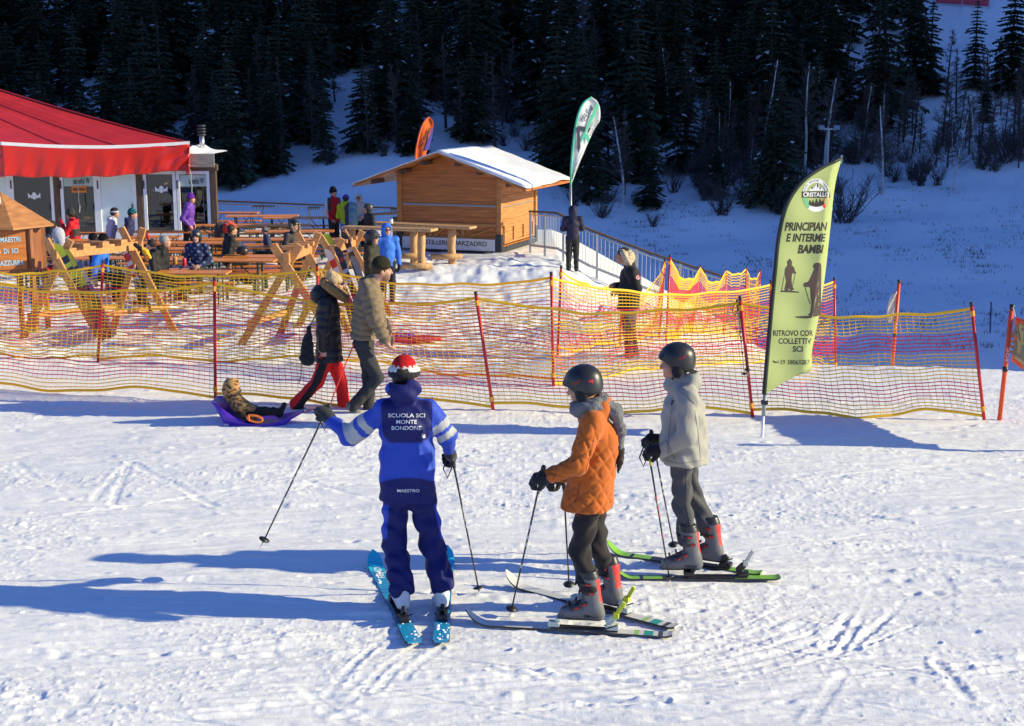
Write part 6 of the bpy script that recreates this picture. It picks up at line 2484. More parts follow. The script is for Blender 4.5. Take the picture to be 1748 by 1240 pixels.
# ---------------------------------------------------------------- the pupil in the orange quilted coat
def pupil_orange():
    Y = 9.62
    ORG = (.47, .115, .018)
    J = {'f': V3(-1, .12, 0), 'hs': .97, 'head': U(994, 661, Y), 'hf': V3(-.90, .32, -.22), 'neck': U(1007, 698, Y), 'chest': U(1020, 752, Y), 'pelvis': U(1008, 846, Y),
         'shL': U(1012, 722, Y - .155), 'elL': U(985, 795, Y - .23), 'wrL': U(938, 814, Y - .22), 'shR': U(1016, 722, Y + .155), 'elR': U(990, 795, Y + .22), 'wrR': U(962, 812, Y + .22),
         'hipL': U(1003, 868, Y - .085), 'hipR': U(1012, 868, Y + .085), 'knL': U(990, 940, Y - .09), 'knR': U(1020, 935, Y + .10), 'anL': boot_leg(G(998, 1073) + UP * .066, V3(-1, 0, 0)), 'anR': boot_leg(G(1034, 1044) + UP * .066, V3(-1, 0, 0)),
         'hem': U(1001, 868, Y), 'hdL': V3(-.95, 0, -.15), 'hnL': V3(0, .5, -.8), 'hdR': V3(-.9, .1, -.4), 'hnR': V3(0, -.5, -.8)}
    b = person(J, 'person in orange quilted coat and black helmet with grey scarf on skis', dict(jacket=ORG, jm='cloth', quilt=(.125, .013), hemr=.196, waist=.160, chest=.158, flat=1.02, hood='down', hood_up=.02, armr=.072, hemcut=-.01, wr=.005,
        trousers=(.022, .018, .020), legr=1.0, hipr=.075, ankr=.076, tcut=.0, twr=.010, gloves=(.022, .022, .026), hat='helmet', scarf=(.20, .20, .21), shoes='none', hair=(.035, .02, .014), curl=80), .009)
    s = SDF(.010)      # scarf end and dark pony tail hanging down the back
    s.chain([U(1004, 700, Y - .06), U(1030, 690, Y - .04), U(1050, 702, Y - .03), U(1060, 735, Y - .02), U(1059, 772, Y - .02)], [.055, .052, .044, .032, .024], k=.04)
    s.build('scarf_end', M_knit, b, (.19, .19, .20), wrinkle(.007, 45))
    s = SDF(.009)
    s.chain([U(1059, 768, Y - .02), U(1058, 787, Y - .02), U(1055, 808, Y - .02)], [.030, .024, .008], k=.02)
    s.build('pony_tail', M_hair, b, (.035, .022, .016), wrinkle(.004, 80))
    hl = child(b, 'helmet')
    stitch(hl, 'ACCEPT', 985, 653, 14, 4, M_red, .0, rot=20)
    V = [(-4, -3), (-3.5, 3), (-1, 0), (2, 4), (4, -1), (3.5, -4), (0, -2)]
    on_mesh(hl, 1009, 651, V, .006, M_red, poly_faces(V), 'emblem')
    j = child(b, 'jacket')
    M_os = mat('rust_seam', (.25, .05, .01), .7)
    seam(j, [(990, 826), (986, 845), (981, 858)], 1.6, M_os, 'pocket_zip')
    seam(j, [(1016, 742), (1008, 775), (1000, 806)], .9, M_os)
    seam(j, [(958, 868), (985, 880), (1010, 884), (1042, 880)], .9, M_os)
    seam(j, [(949, 806), (945, 820)], 1.0, M_os)
    t1 = (G(797, 1068) - G(1150, 1089)).normalized()
    t2 = (G(866, 1003) - G(1156, 1080)).normalized()
    p1, p2 = G(998, 1073), G(1034, 1044)
    for p, t, w_, q in ((p1, t1, 'HEAD', 1), (p2, t2, None, 1)):
        p.z = .066
        ski_boot(b, p, t, (.145, .145, .155), (.62, .045, .028), (.022, .022, .025), lean=.035, word=w_, side=-1 if False else (1 if t.cross(UP).y < 0 else -1))
    WS = [(.62, .62, .60), (.30, .52, .10), (.03, .32, .25), (.06, .06, .065)]
    AC = ((.04, .07, 3), (.09, .13, 2), (.16, .19, 1), (.90, .92, 3))
    ground_ski('white ski with green marks nearest to us under the orange coat', (795, 1068), (1148, 1090), WS, accents=AC, bind=(.50, .56, .52), bind_at=.44, bcol2=(.55, .62, .03), w_=.078)
    ground_ski('white ski with green tail under the far boot of the orange coat', (864, 1003), (1156, 1080), WS, accents=AC, bind=(.50, .56, .52), bind_at=.44, bcol2=(.55, .62, .03), w_=.078)
    ski_pole('black ski pole with yellow band held by the person in the orange coat', U(926, 806, Y - .21), G(870, 1055), (.025, .025, .028), accent=(.62, .55, .02), top=(.5, .5, .5))
    ski_pole('black ski pole seen behind the legs of the orange coat', U(962, 822, Y + .25), G(972, 1012), (.025, .025, .028), accent=(.62, .55, .02), strap=False)
pupil_orange()

# ---------------------------------------------------------------- the pupil in the pale jacket
def pupil_pale():
    Y = 10.68
    J = {'f': V3(-1, .05, 0), 'hs': 1.0, 'head': U(1153, 620, Y), 'hf': V3(-1, .08, -.05), 'neck': U(1160, 655, Y), 'chest': U(1166, 705, Y), 'pelvis': U(1168, 786, Y),
         'shL': U(1172, 680, Y - .17), 'elL': U(1172, 746, Y - .25), 'wrL': U(1130, 768, Y - .17), 'shR': U(1168, 680, Y + .17), 'elR': U(1166, 744, Y + .25), 'wrR': U(1128, 752, Y + .12),
         'hipL': U(1165, 795, Y - .085), 'hipR': U(1170, 795, Y + .085), 'knL': U(1163, 860, Y - .09), 'knR': U(1186, 855, Y + .09), 'anL': boot_leg(G(1168, 986) + UP * .066, V3(-1, 0, 0)), 'anR': boot_leg(G(1206, 970) + UP * .066, V3(-1, 0, 0)),
         'hem': U(1168, 788, Y), 'hdL': V3(-.95, .05, -.1), 'hnL': V3(0, .6, -.7), 'hdR': V3(-.95, 0, .2), 'hnR': V3(0, -.6, -.7)}
    b = person(J, 'person in pale grey ski jacket and black helmet holding two poles', dict(jacket=(.33, .32, .285), jm='nylon', hemr=.200, waist=.178, chest=.180, flat=1.08, hood='down', hood_up=.03, armr=.074, hemcut=-.005, wr=.011,
        trousers=(.085, .085, .09), tm=M_denim, legr=.90, ankr=.070, tcut=.0, twr=.014, gloves=(.018, .018, .02), hat='helmet', shoes='none', hair=(.03, .02, .014), curl=80), .009)
    s = SDF(.009)
    c = J['neck']
    s.cap(c + V3(-.055, 0, .03), c + V3(-.075, 0, -.015), .05, k=.02)
    s.build('collar', M_nyl, b, (.33, .32, .285))
    hl = child(b, 'helmet')
    stitch(hl, 'ACCEPT', 1165, 611, 14, 4, M_red, .0, rot=16)
    j = child(b, 'jacket')
    V = [(-3, -5), (-1.5, 5), (.5, 2), (2, 4.5), (3, 1), (1, 0), (-1, -5)]
    on_mesh(j, 1148, 687, V, .006, M_darkst, poly_faces(V), 'emblem')
    M_ps = mat('grey_seam', (.15, .145, .13), .7)
    seam(j, [(1146, 700), (1142, 735), (1140, 778)], 1.0, M_ps)
    seam(j, [(1137, 752), (1146, 770), (1152, 786)], 1.3, M_ps, 'pocket_zip')
    seam(j, [(1133, 786), (1160, 792), (1200, 786)], .8, M_ps)
    seam(j, [(1139, 758), (1143, 776)], 1.2, M_ps)
    seam(j, [(1160, 668), (1172, 676), (1186, 690)], .8, M_ps)
    seam(j, [(1186, 700), (1192, 740), (1196, 784)], .8, M_ps)
    tr = child(b, 'trousers')
    seam(tr, [(1172, 802), (1170, 860), (1180, 905)], .8, mat('denim_seam', (.04, .04, .045), .8))
    t1 = (G(1052, 988) - G(1322, 991)).normalized()
    t2 = (G(1040, 949) - G(1310, 990)).normalized()
    p1, p2 = G(1168, 986), G(1206, 970)
    for p, t, w_ in ((p1, t1, 'HEAD'), (p2, t2, None)):
        p.z = .066
        ski_boot(b, p, t, (.145, .145, .155), (.62, .045, .028), (.022, .022, .025), lean=.035, word=w_, side=(1 if t.cross(UP).y < 0 else -1))
    GS = [(.21, .48, .04), (.02, .02, .022), (.55, .58, .55)]
    AC = ((.28, .70, 1), (.82, .84, 1), (.22, .235, 2))
    ground_ski('green and black ski nearest to us under the pale jacket', (1046, 990), (1331, 990), GS, accents=AC, bind=(.02, .02, .022), bind_at=.40, bcol2=(.5, .5, .46), w_=.078)
    ground_ski('green and black ski under the far boot of the pale jacket', (1036, 948), (1300, 985), GS, accents=AC, bind=(.02, .02, .022), bind_at=.40, w_=.078)
    ski_pole('black ski pole with yellow band nearest to us held by the pale jacket', U(1106, 764, Y - .16), G(1145, 1002), (.025, .025, .028), accent=(.62, .55, .02), top=(.5, .1, .08))
    ski_pole('black ski pole held in the far hand of the pale jacket', U(1113, 744, Y + .12), G(1152, 943), (.025, .025, .028), top=(.5, .5, .5), strap=False)
pupil_pale()

# ---------------------------------------------------------------- the walking couple, the child and the sled
def tan_man():
    Y = 16.1
    J = {'f': V3(1, .12, 0), 'hs': 1.04, 'head': U(652, 461, Y), 'hf': V3(1, .25, -.08), 'neck': U(636, 485, Y), 'chest': U(630, 515, Y), 'pelvis': U(620, 583, Y),
         'shR': U(630, 500, Y - .19), 'elR': U(641, 545, Y - .26), 'wrR': U(656, 578, Y - .22), 'shL': U(638, 500, Y + .19), 'elL': U(644, 540, Y + .25), 'wrL': U(662, 568, Y + .22),
         'hipR': U(617, 589, Y - .09), 'hipL': U(624, 589, Y + .09), 'knR': U(644, 645, Y - .08), 'knL': U(630, 646, Y + .09), 'anR': U(607, 688, Y - .06), 'anL': U(629, 699, Y + .12),
         'toeR': V3(.75, .05, -.65), 'toeL': V3(1, .1, .0), 'hem': U(620, 579, Y), 'hdR': V3(.45, .1, -1), 'hnR': V3(.7, .5, .2)}
    J['anR'] = U(603, 694, Y - .06)
    person(J, 'person in tan quilted jacket with dark green beanie walking right', dict(jacket=lambda V: np.array((.205, .150, .092)) * (.93 + .14 * (np.sin(V[:, 0] * 60 + 4 * np.sin(V[:, 2] * 35)) * np.sin(V[:, 2] * 75) > 0))[:, None], jm='cloth', puff=(.075, .034), wavy=1, hemr=.178, waist=.190, chest=.200, flat=1.3, armr=.082, hood='down', hemcut=-.01, wr=.006,
        trousers=(.045, .045, .048), tm=M_denim, legr=.98, ankr=.062, tcut=.0, hat='beanie', hatc=(.035, .032, .020), hair=(.06, .035, .02), beard=(.16, .085, .05), shoe_col=(.16, .155, .15), skin=(.55, .29, .2)), .012)
tan_man()
def black_woman():
    Y = 16.35
    J = {'f': V3(1, .10, 0), 'hs': .97, 'head': U(572, 484, Y), 'hf': V3(1, .15, -.12), 'neck': U(562, 506, Y), 'chest': U(560, 532, Y), 'pelvis': U(560, 596, Y),
         'shR': U(556, 519, Y - .16), 'elR': U(551, 562, Y - .22), 'wrR': U(552, 594, Y - .19), 'shL': U(562, 519, Y + .16), 'elL': U(566, 560, Y + .2), 'wrL': U(574, 592, Y + .2),
         'hipR': U(558, 608, Y - .08), 'hipL': U(566, 608, Y + .08), 'knR': U(541, 654, Y - .08), 'knL': U(582, 652, Y + .09), 'anR': U(507, 688, Y - .05), 'anL': U(588, 694, Y + .12),
         'toeR': V3(.8, -.1, -.55), 'toeL': V3(1, .05, 0), 'hem': U(562, 618, Y)}
    def tcf(V):
        px, py = scr(V)
        C = np.tile(np.array((.80, .022, .022)), (len(V), 1))
        k0, k1 = np.array(J['hipR']), np.array(J['anR'])
        line = np.interp(py, [600, 654, 700], [561, 541, 508])
        C[(np.abs(px - line + 1) < 7.5) & (V[:, 1] < Y - .05)] = (.018, .015, .017)
        return C
    b = person(J, 'person in long black down coat with fur hood and red ski trousers', dict(jacket=(.020, .020, .022), jm='puffer', puff=(.085, .015), hemr=.205, waist=.165, chest=.160, flat=1.2, armr=.074, hemcut=-.015, wr=.005,
        trousers=tcf, tm=M_nyl, legr=1.0, ankr=.080, tcut=-.02, hair=(.52, .37, .20), bun=1, fur=(.34, .20, .09), collar=1, fur_r=.050, fur_c=J['head'] + V3(-.01, 0, -.085), glasses=1, skin=(.55, .30, .22)), .011)
    s = SDF(.013)
    s.ell(U(548, 503, Y + .02), ((1, 0, .2), (0, 1, 0), (-.2, 0, 1)), (.125, .15, .115), .03)
    s.build('hood', M_shiny, b, (.020, .020, .022), wrinkle(.007, 30))
    s = SDF(.010)      # drawstring bag
    s.chain([U(528, 560, Y - .25), U(525, 585, Y - .25), U(524, 612, Y - .24)], [.022, .062, .095], k=.008, n=V3(.2, 1, 0), fl=1.5)
    bag = s.build('drawstring_bag', M_fab, None, (.016, .016, .018), wrinkle(.008, 26))
    tag(bag, 'black drawstring bag hanging behind the person in the black coat', 'bag')
    mb = MB()
    mb.tube([U(527, 560, Y - .25), U(538, 540, Y - .23), U(553, 521, Y - .20)], .006, 5)
    mb.tube([U(514, 620, Y - .26), U(514, 640, Y - .26), U(510, 656, Y - .25)], .005, 5)
    mb.build('cord', M_blackm, bag)
black_woman()
def sled():
    Y = 15.62
    f = U(440, 728, Y)
    o = thing('plastic_sled', 'purple plastic sled with orange handle carrying a child', 'sled', (f.x, Y, 0))
    xs = [366 + 152 * i / 40 for i in range(41)]
    rim = [(366, 681), (374, 682), (388, 691), (405, 703), (425, 714), (450, 717), (480, 713), (505, 706), (518, 702)]
    bot = [(366, 683), (376, 697), (386, 712), (389, 727), (400, 729), (470, 729), (484, 724), (500, 712), (518, 703.5)]
    ip = lambda P, x: float(np.interp(x, [p[0] for p in P], [p[1] for p in P]))
    rows = []
    for x in xs:
        t = (x - 366) / 152
        w_ = .25 * (1 - .75 * max(0, (t - .6) / .4) ** 1.8) * (1 - .35 * max(0, (.12 - t) / .12))
        zr, zb = U(x, ip(rim, x), Y).z, max(U(x, ip(bot, x), Y).z, .015)
        X = U(x, 700, Y).x
        zi = zb + (zr - zb) * (.35 if .12 < t < .9 else .75)
        rows.append([V3(X, Y - w_, zr), V3(X, Y - w_ * .94, (zr + zb) / 2), V3(X, Y - w_ * .8, zb), V3(X, Y, zb), V3(X, Y + w_ * .8, zb), V3(X, Y + w_ * .94, (zr + zb) / 2), V3(X, Y + w_, zr),
                     V3(X, Y + w_ * .88, zr - .004), V3(X, Y + w_ * .7, zi + (zr - zi) * .25), V3(X, Y + w_ * .4, zi), V3(X, Y, zi), V3(X, Y - w_ * .4, zi), V3(X, Y - w_ * .7, zi + (zr - zi) * .25), V3(X, Y - w_ * .88, zr - .004)])
    mb = MB()
    mb.grid(rows, closed=True)
    n = 14
    mb.f += [tuple(range(n)), tuple(40 * n + k for k in reversed(range(n)))]
    mb.m += [0, 0]
    mb.build('sled_shell', mat('purple_plastic', (.075, .018, .42), .32, bump=.05, bscale=6), o, smooth=True)
    c = U(435, 715, Y - .262)
    ring = [c + V3(math.cos(a) * .085, 0, math.sin(a) * .034) + V3(0, 0, -math.cos(a) * .014) for a in [R(20 * i) for i in range(19)]]
    MB().tube(ring, .014, 8).build('handle', mat('orange_plastic', (.80, .19, .02), .35), o, smooth=True)
    cc = U(425, 713, Y - .262)
    MB().tube([cc + V3(0, .02, .025), cc + V3(0, -.01, .025), cc + V3(0, -.01, -.03), cc + V3(0, .02, -.03)], .011, 6).build('handle_bar', mat('orange_plastic', (.80, .19, .02), .35), o)
    signed('lettering', 'KHW', mat('pale_lettering', (.4, .4, .6), .5), o, flat_place((U(394, 717, Y).x, Y - .245, U(394, 717, Y).z), (1, 0, 0), (0, 0, 1), (0, -1, 0)), .05, .03)
    rp_ = [U(516, 703, Y), U(545, 705, Y - .02), U(575, 665, Y - .05), U(600, 600, Y + .1), U(608, 597, Y + .28)]
    tag(MB().tube([U(560 + (604 - 560) * i / 12 if i else 517, (704 + (588 - 704) * (i / 12) ** .9), Y + .3 * i / 12) for i in range(13)], .007, 6).build('pull_cord', M_red, loc=rp_[0]), 'thin red cord pulling the purple sled', 'cord')
    # child
    J = {'f': V3(1, .05, .25), 'hs': .78, 'head': U(399, 663, Y), 'hf': V3(1, .05, -.1), 'neck': U(400, 678, Y), 'chest': U(405, 689, Y), 'pelvis': U(424, 705, Y),
         'shR': U(405, 683, Y - .11), 'elR': U(416, 695, Y - .16), 'wrR': U(428, 697, Y - .10), 'shL': U(405, 683, Y + .11), 'elL': U(416, 694, Y + .16), 'wrL': U(430, 696, Y + .10),
         'hipR': U(428, 704, Y - .06), 'hipL': U(428, 704, Y + .06), 'knR': U(452, 702, Y - .07), 'knL': U(452, 702, Y + .07), 'anR': U(475, 704, Y - .07), 'anL': U(475, 704, Y + .07),
         'toeR': V3(.35, 0, .94), 'toeL': V3(.35, 0, .94), 'hem': U(428, 708, Y)}
    rng = np.random.default_rng(2)
    def camo(V):
        a = np.sin(V[:, 0] * 55 + 3 * np.sin(V[:, 2] * 40)) * np.sin(V[:, 2] * 62 + 2 * np.sin(V[:, 1] * 50))
        b_ = np.sin(V[:, 0] * 33 + 9 + 2 * np.sin(V[:, 2] * 70)) * np.sin(V[:, 2] * 48 + V[:, 1] * 30)
        C = np.tile(np.array((.46, .26, .09)), (len(V), 1))
        C[a > .5] = (.035, .022, .018)
        C[b_ > .5] = (.15, .055, .022)
        return C
    person(J, 'child in brown patterned snowsuit and hood lying in the purple sled', dict(jacket=camo, jm='cloth', hemr=.12, waist=.125, chest=.125, flat=1.15, hemcut=.2, armr=.062, trousers=(.016, .016, .02), legr=.85, ankr=.06, hat='hood', hatc=camo, gloves=(.30, .17, .07), shoe_col=(.012, .012, .014)), .012)
sled()
# the second sled behind the net
Y2 = 23.2
c2 = U(706, 585, Y2)
o2 = thing('plastic_sled', 'flat red and violet sled lying on the snow behind the net', 'sled', (c2.x, Y2, sz(c2.x, Y2)))
rows = []
zb = sz(c2.x, Y2) + .02
for i in range(17):
    t = i / 16
    X = U(660 + 94 * t, 585, Y2).x
    w_ = .22 * (1 - .8 * max(0, (t - .55) / .45) ** 2)
    h_ = .10 - .06 * t + .12 * max(0, (t - .75) / .25) ** 2 * .3
    h_ *= .3
    rows.append([V3(X, Y2 - w_, zb + .04 + h_), V3(X, Y2 - w_ * .8, zb), V3(X, Y2 + w_ * .8, zb), V3(X, Y2 + w_, zb + .04 + h_), V3(X, Y2 + w_ * .7, zb + .03), V3(X, Y2 - w_ * .7, zb + .03)])
mb = MB().grid(rows, closed=True)
mb.f += [tuple(range(6)), tuple(16 * 6 + k for k in reversed(range(6)))]
mb.m += [0, 0]
mb.build('sled_shell', mat('red_sled_plastic', (.55, .02, .05), .35), o2, smooth=False, bevel=.006)
MB().box(U(668, 0, Y2).x, U(700, 0, Y2).x, Y2 - .15, Y2 + .15, zb + .055, zb + .10).build('seat_pad', mat('violet_pad', (.10, .03, .35), .6), o2, bevel=.02)

# ---------------------------------------------------------------- people further away
def parka():
    Y = 21.0
    J = {'f': V3(-1, -.05, 0), 'hs': .98, 'head': U(1063, 437, Y), 'hf': V3(-1, -.05, -.06), 'neck': U(1075, 453, Y), 'chest': U(1076, 474, Y), 'pelvis': U(1072, 522, Y),
         'shL': U(1078, 464, Y - .17), 'elL': U(1087, 493, Y - .24), 'wrL': U(1056, 497, Y - .18), 'shR': U(1074, 464, Y + .17), 'elR': U(1070, 492, Y + .24), 'wrR': U(1050, 488, Y + .05),
         'hipL': U(1070, 530, Y - .08), 'hipR': U(1075, 530, Y + .08), 'knL': U(1072, 573, Y - .08), 'knR': U(1078, 573, Y + .10), 'anL': U(1075, 614, Y - .08), 'anR': U(1085, 611, Y + .12), 'hem': U(1072, 528, Y)}
    def tcf(V):
        px, py = scr(V)
        C = np.tile(np.array((.03, .03, .05)), (len(V), 1))
        n = np.sin(V[:, 0] * 40 + V[:, 2] * 23) * np.sin(V[:, 2] * 31 + V[:, 1] * 20)
        C[n > .3] = (.02, .10, .22)
        C[n < -.45] = (.20, .03, .04)
        return C
    b = person(J, 'person in black parka with pale fur hood behind the bunched net', dict(jacket=(.018, .018, .020), jm='cloth', hemr=.20, waist=.19, chest=.185, flat=1.2, armr=.080, hemcut=-.01, trousers=tcf, legr=.92, hair=(.018, .014, .013), fur=(.62, .50, .34), fur_tilt=-.55, fur_c=J['head'] + V3(.095, 0, -.035), fur_hood=1, fur_h=1.0, shoe_col=(.18, .03, .03), curl=80), .014)
    j = child(b, 'jacket')
    V, Fs = disc(0.01, 3.9, 0, 360, 20)
    on_mesh(j, 1089, 474, V, .006, mat('badge_red', (.5, .03, .05), .7), Fs, 'badge')
    V, Fs = disc(2.2, 3.0, 0, 360, 20)
    on_mesh(j, 1089, 474, V, .009, M_white, Fs, 'badge')
    V, Fs = disc(0.01, 1.4, 0, 360, 12)
    on_mesh(j, 1089, 474, V, .009, mat('badge_blue', (.04, .06, .35), .7), Fs, 'badge')
parka()
def far(px, ptop, Y, yaw, label, spec, pose='stand', arms='down', H=None, turn=0, lean=.0, z=None, stride=0, vox=.02, yoff=0):
    t = U(px, ptop, Y)
    g = gz(t.x, Y) if z is None else z
    if pose == 'stand':
        H_ = H or max(1.35, min(1.9, (t.z - g) / (1.02 if spec.get('hat') else 1.0)))
        J = stand((t.x, Y, g), yaw, H_, arms, lean, turn, stride)
    else:
        H_ = H or max(1.25, min(1.9, (t.z - g - .46 + .10) / .475))
        J = sit((t.x, Y, g), yaw, H_, arms, lean or .12, turn)
        sh = t.x - J['head'].x
        for k_ in J:
            if isinstance(J[k_], Vector) and k_ not in ('f', 'hf', 'toeL', 'toeR'):
                J[k_] = J[k_] + V3(sh, 0, 0)
    d = dict(hair=(.035, .022, .015))
    d.update(spec)
    return person(J, label, d, vox)
BLK = (.018, .018, .020)
far(978, 350, 36.6, 95, 'person in dark navy hooded jacket seen from behind at the ramp railing', dict(jacket=(.022, .020, .05), hat='hood', trousers=(.022, .022, .024), legr=1.05, hemr=.175, armr=.074, gloves=BLK, jlen=.03), arms='cross', vox=.018)
b_ = far(660, 380, 31.0, -75, 'person in bright blue hooded jacket facing us by the log bar table', dict(jacket=(.045, .17, .62), hat='hood', hair=(.02, .014, .012), glasses=1, trousers=(.02, .022, .035), gloves=BLK, jlen=.06, skin=(.55, .30, .21)), arms='down', turn=8, vox=.015)
far(634, 392, 27.0, -10, 'person in dark green jacket and black helmet behind the tan jacket', dict(jacket=(.035, .034, .022), hat='helmet', hatc=(.03, .03, .033), trousers=(.02, .02, .022), gloves=BLK, hood='down', fat=1.15, glasses=1, skin=(.5, .27, .19)), arms='front', vox=.015)
far(633, 352, 37.9, -150, 'person in black jacket and black helmet leaning at the log bar table', dict(jacket=BLK, hat='helmet', hatc=(.04, .04, .045), trousers=BLK, gloves=BLK), arms='front', H=1.62, turn=-20, lean=.1)
def redwhite(V):
    C = np.tile(np.array((.50, .018, .025)), (len(V), 1))
    c = V.mean(0)
    C[(V[:, 0] < c[0] - .12)] = (.55, .52, .55)
    C[(np.abs(V[:, 0] - c[0] + .08) < .045) & (V[:, 2] > c[2] - .05)] = (.06, .055, .065)
    C[(V[:, 0] > c[0] + .17)] = (.06, .05, .06)
    return C
far(568, 319, 41.0, -35, 'person in red and pale grey jacket with black beanie standing at the tables', dict(jacket=redwhite, hat='beanie', hatc=(.012, .012, .014), tall=1.25, trousers=(.045, .032, .024), jlen=.06, skin=(.5, .26, .19)), arms='pocket')
far(590, 331, 40.6, 80, 'person in lime jacket and violet hat with a backpack', dict(jacket=(.38, .52, .02), hat='beanie', hatc=(.07, .05, .33), trousers=(.03, .12, .45), gloves=BLK, hood='down', hood_up=.05), arms='front', H=1.66)
s = SDF(.02)
bk = U(600, 366, 40.28)
s.cap(bk + V3(0, 0, -.20), bk + V3(0, 0, .18), .19, .17, k=.05, n=V3(.1, 1, 0), fl=1.35)
s.cap(bk + V3(.04, -.1, -.15), bk + V3(.04, -.1, .05), .12, .11, k=.05)
s.cap(bk + V3(-.12, .0, .18), bk + V3(.1, 0, .2), .08, k=.04)
def bpc(V):
    C = np.tile(np.array((.13, .24, .30)), (len(V), 1))
    C[V[:, 0] < bk.x - .06] = (.035, .045, .075)
    return C
tag(s.build('backpack', M_nyl, None, bpc, wrinkle(.012, 20)), 'grey blue backpack on the back of the person in lime', 'backpack')
far(612, 331, 42.0, -90, 'person in white hood and black mask beside the backpack', dict(jacket=(.55, .52, .48), hat='hood', hatc=(.62, .58, .52), hair=(.012, .012, .012), glasses=1, trousers=BLK), arms='front', H=1.58)
far(319, 330, 39.4, -8, 'person in violet down jacket and violet beanie walking past the lodge', dict(jacket=(.13, .045, .36), jm='puffer', puff=(.09, .012), hat='beanie', hatc=(.14, .03, .33), tall=1.3, trousers=(.018, .018, .022), jlen=.12, hair=(.10, .05, .025), hairlen=.12, hood='down', skin=(.55, .3, .2)), arms='pocket', lean=.12, stride=.6)
far(120, 366, 38.0, 178, 'person in red jacket with dark grey beanie drinking at the tables', dict(jacket=lambda V: np.where((np.abs(V[:, 2] - V[:, 2].mean() + .02) < .10)[:, None] & (V[:, 0] > V[:, 0].max() - .17)[:, None], np.array((.05, .035, .035)), np.array((.52, .012, .022))), hat='beanie', hatc=(.05, .052, .055), tall=1.3, hood='down', skin=(.42, .2, .13)), 'sit', 'drink')
far(98, 399, 33.0, -160, 'child in pale grey hood behind the left ski rack', dict(jacket=(.30, .30, .36), hat='hood', hatc=(.42, .43, .50), trousers=(.5, .03, .03), skin=(.55, .3, .22)), 'sit')
far(88, 392, 35.0, 30, 'person in black and white patterned jacket beside the wooden sign box', dict(jacket=lambda V: np.where((np.sin(V[:, 0] * 50) * np.sin(V[:, 2] * 44 + V[:, 1] * 20) > .1)[:, None], np.array((.35, .35, .35)), np.array((.02, .02, .02))), hat='hood', hatc=(.02, .02, .02)), 'sit')
far(196, 369, 38.6, 10, 'person in pale grey jacket with white headband seated with back to us', dict(jacket=(.50, .48, .56), hat='beanie', hatc=lambda V: np.where((V[:, 2] > np.percentile(V[:, 2], 55))[:, None], np.array((.03, .03, .035)), np.array((.55, .53, .60))), hood='down', skin=(.55, .28, .2)), 'sit', lean=.2)
far(226, 364, 38.3, 5, 'person in navy jacket with teal patterned beanie seated at the lodge', dict(jacket=(.025, .03, .09), hat='beanie', hatc=lambda V: np.where((np.sin(V[:, 0] * 60) * np.sin(V[:, 2] * 70) > .0)[:, None], np.array((.02, .20, .22)), np.array((.02, .03, .06))), hood='down', skin=(.55, .3, .22)), 'sit', lean=.22)
far(178, 409, 31.6, -12, 'person in black beanie and bright blue jacket seated by the ski rack', dict(jacket=(.03, .16, .62), hat='beanie', hatc=(.012, .012, .013), trousers=(.02, .02, .03)), 'sit', lean=.16)
far(158, 415, 32.2, 170, 'person all in black with black beanie seated beside the blue jacket', dict(jacket=BLK, hat='beanie', hatc=(.012, .012, .014)), 'sit')
far(282, 415, 31.4, 8, 'grey haired person in black jacket seated at the nearest table', dict(jacket=BLK, hair=(.30, .29, .28), hood='down', fat=1.1, skin=(.55, .3, .22)), 'sit', lean=.16)
far(337, 409, 32.6, -95, 'person in navy patterned jacket with helmet and mirrored goggles facing us', dict(jacket=lambda V: np.where((np.sin(V[:, 0] * 37 + 5 * V[:, 2]) * np.sin(V[:, 2] * 41) > .45)[:, None], np.array((.16, .20, .32)), np.array((.018, .03, .09))), hat='helmet', hatc=(.025, .04, .05), goggles=(.42, .22, .05), gog_up=.055, skin=(.55, .27, .2)), 'sit', 'front', vox=.016)
far(396, 398, 34.2, 20, 'dark haired person in black jacket seated beside a loose helmet', dict(jacket=BLK, hair=(.06, .035, .022), hood='down', fat=1.1, skin=(.55, .3, .22)), 'sit', lean=.18)
far(503, 390, 35.5, -40, 'person in dark coat and wide black hat seated behind the ski rack', dict(jacket=(.05, .045, .05), hat='helmet', hatc=(.015, .015, .016), fur=(.18, .15, .14)), 'sit', 'front')
far(258, 424, 31.0, 175, 'person in black jacket with dark hair seated facing the grey haired man', dict(jacket=BLK, hair=(.04, .025, .018), hood='down', skin=(.5, .27, .2)), 'sit', lean=.16)
far(452, 402, 36.0, 190, 'person in dark blue jacket and grey beanie seated left of the wide hat', dict(jacket=(.03, .04, .10), hat='beanie', hatc=(.15, .15, .16), skin=(.5, .27, .2)), 'sit', lean=.16)
far(262, 338, 45.4, -60, 'person in dark jacket and grey beanie sitting inside the lodge window', dict(jacket=(.05, .03, .06), hat='beanie', hatc=(.12, .10, .14), skin=(.5, .28, .2)), 'sit', z=-.85, H=1.7)
far(284, 322, 46.0, -110, 'person in white jacket standing inside the lodge window', dict(jacket=(.55, .56, .58), trousers=(.05, .05, .05), skin=(.5, .28, .2)), 'stand', z=-.9, H=1.72)

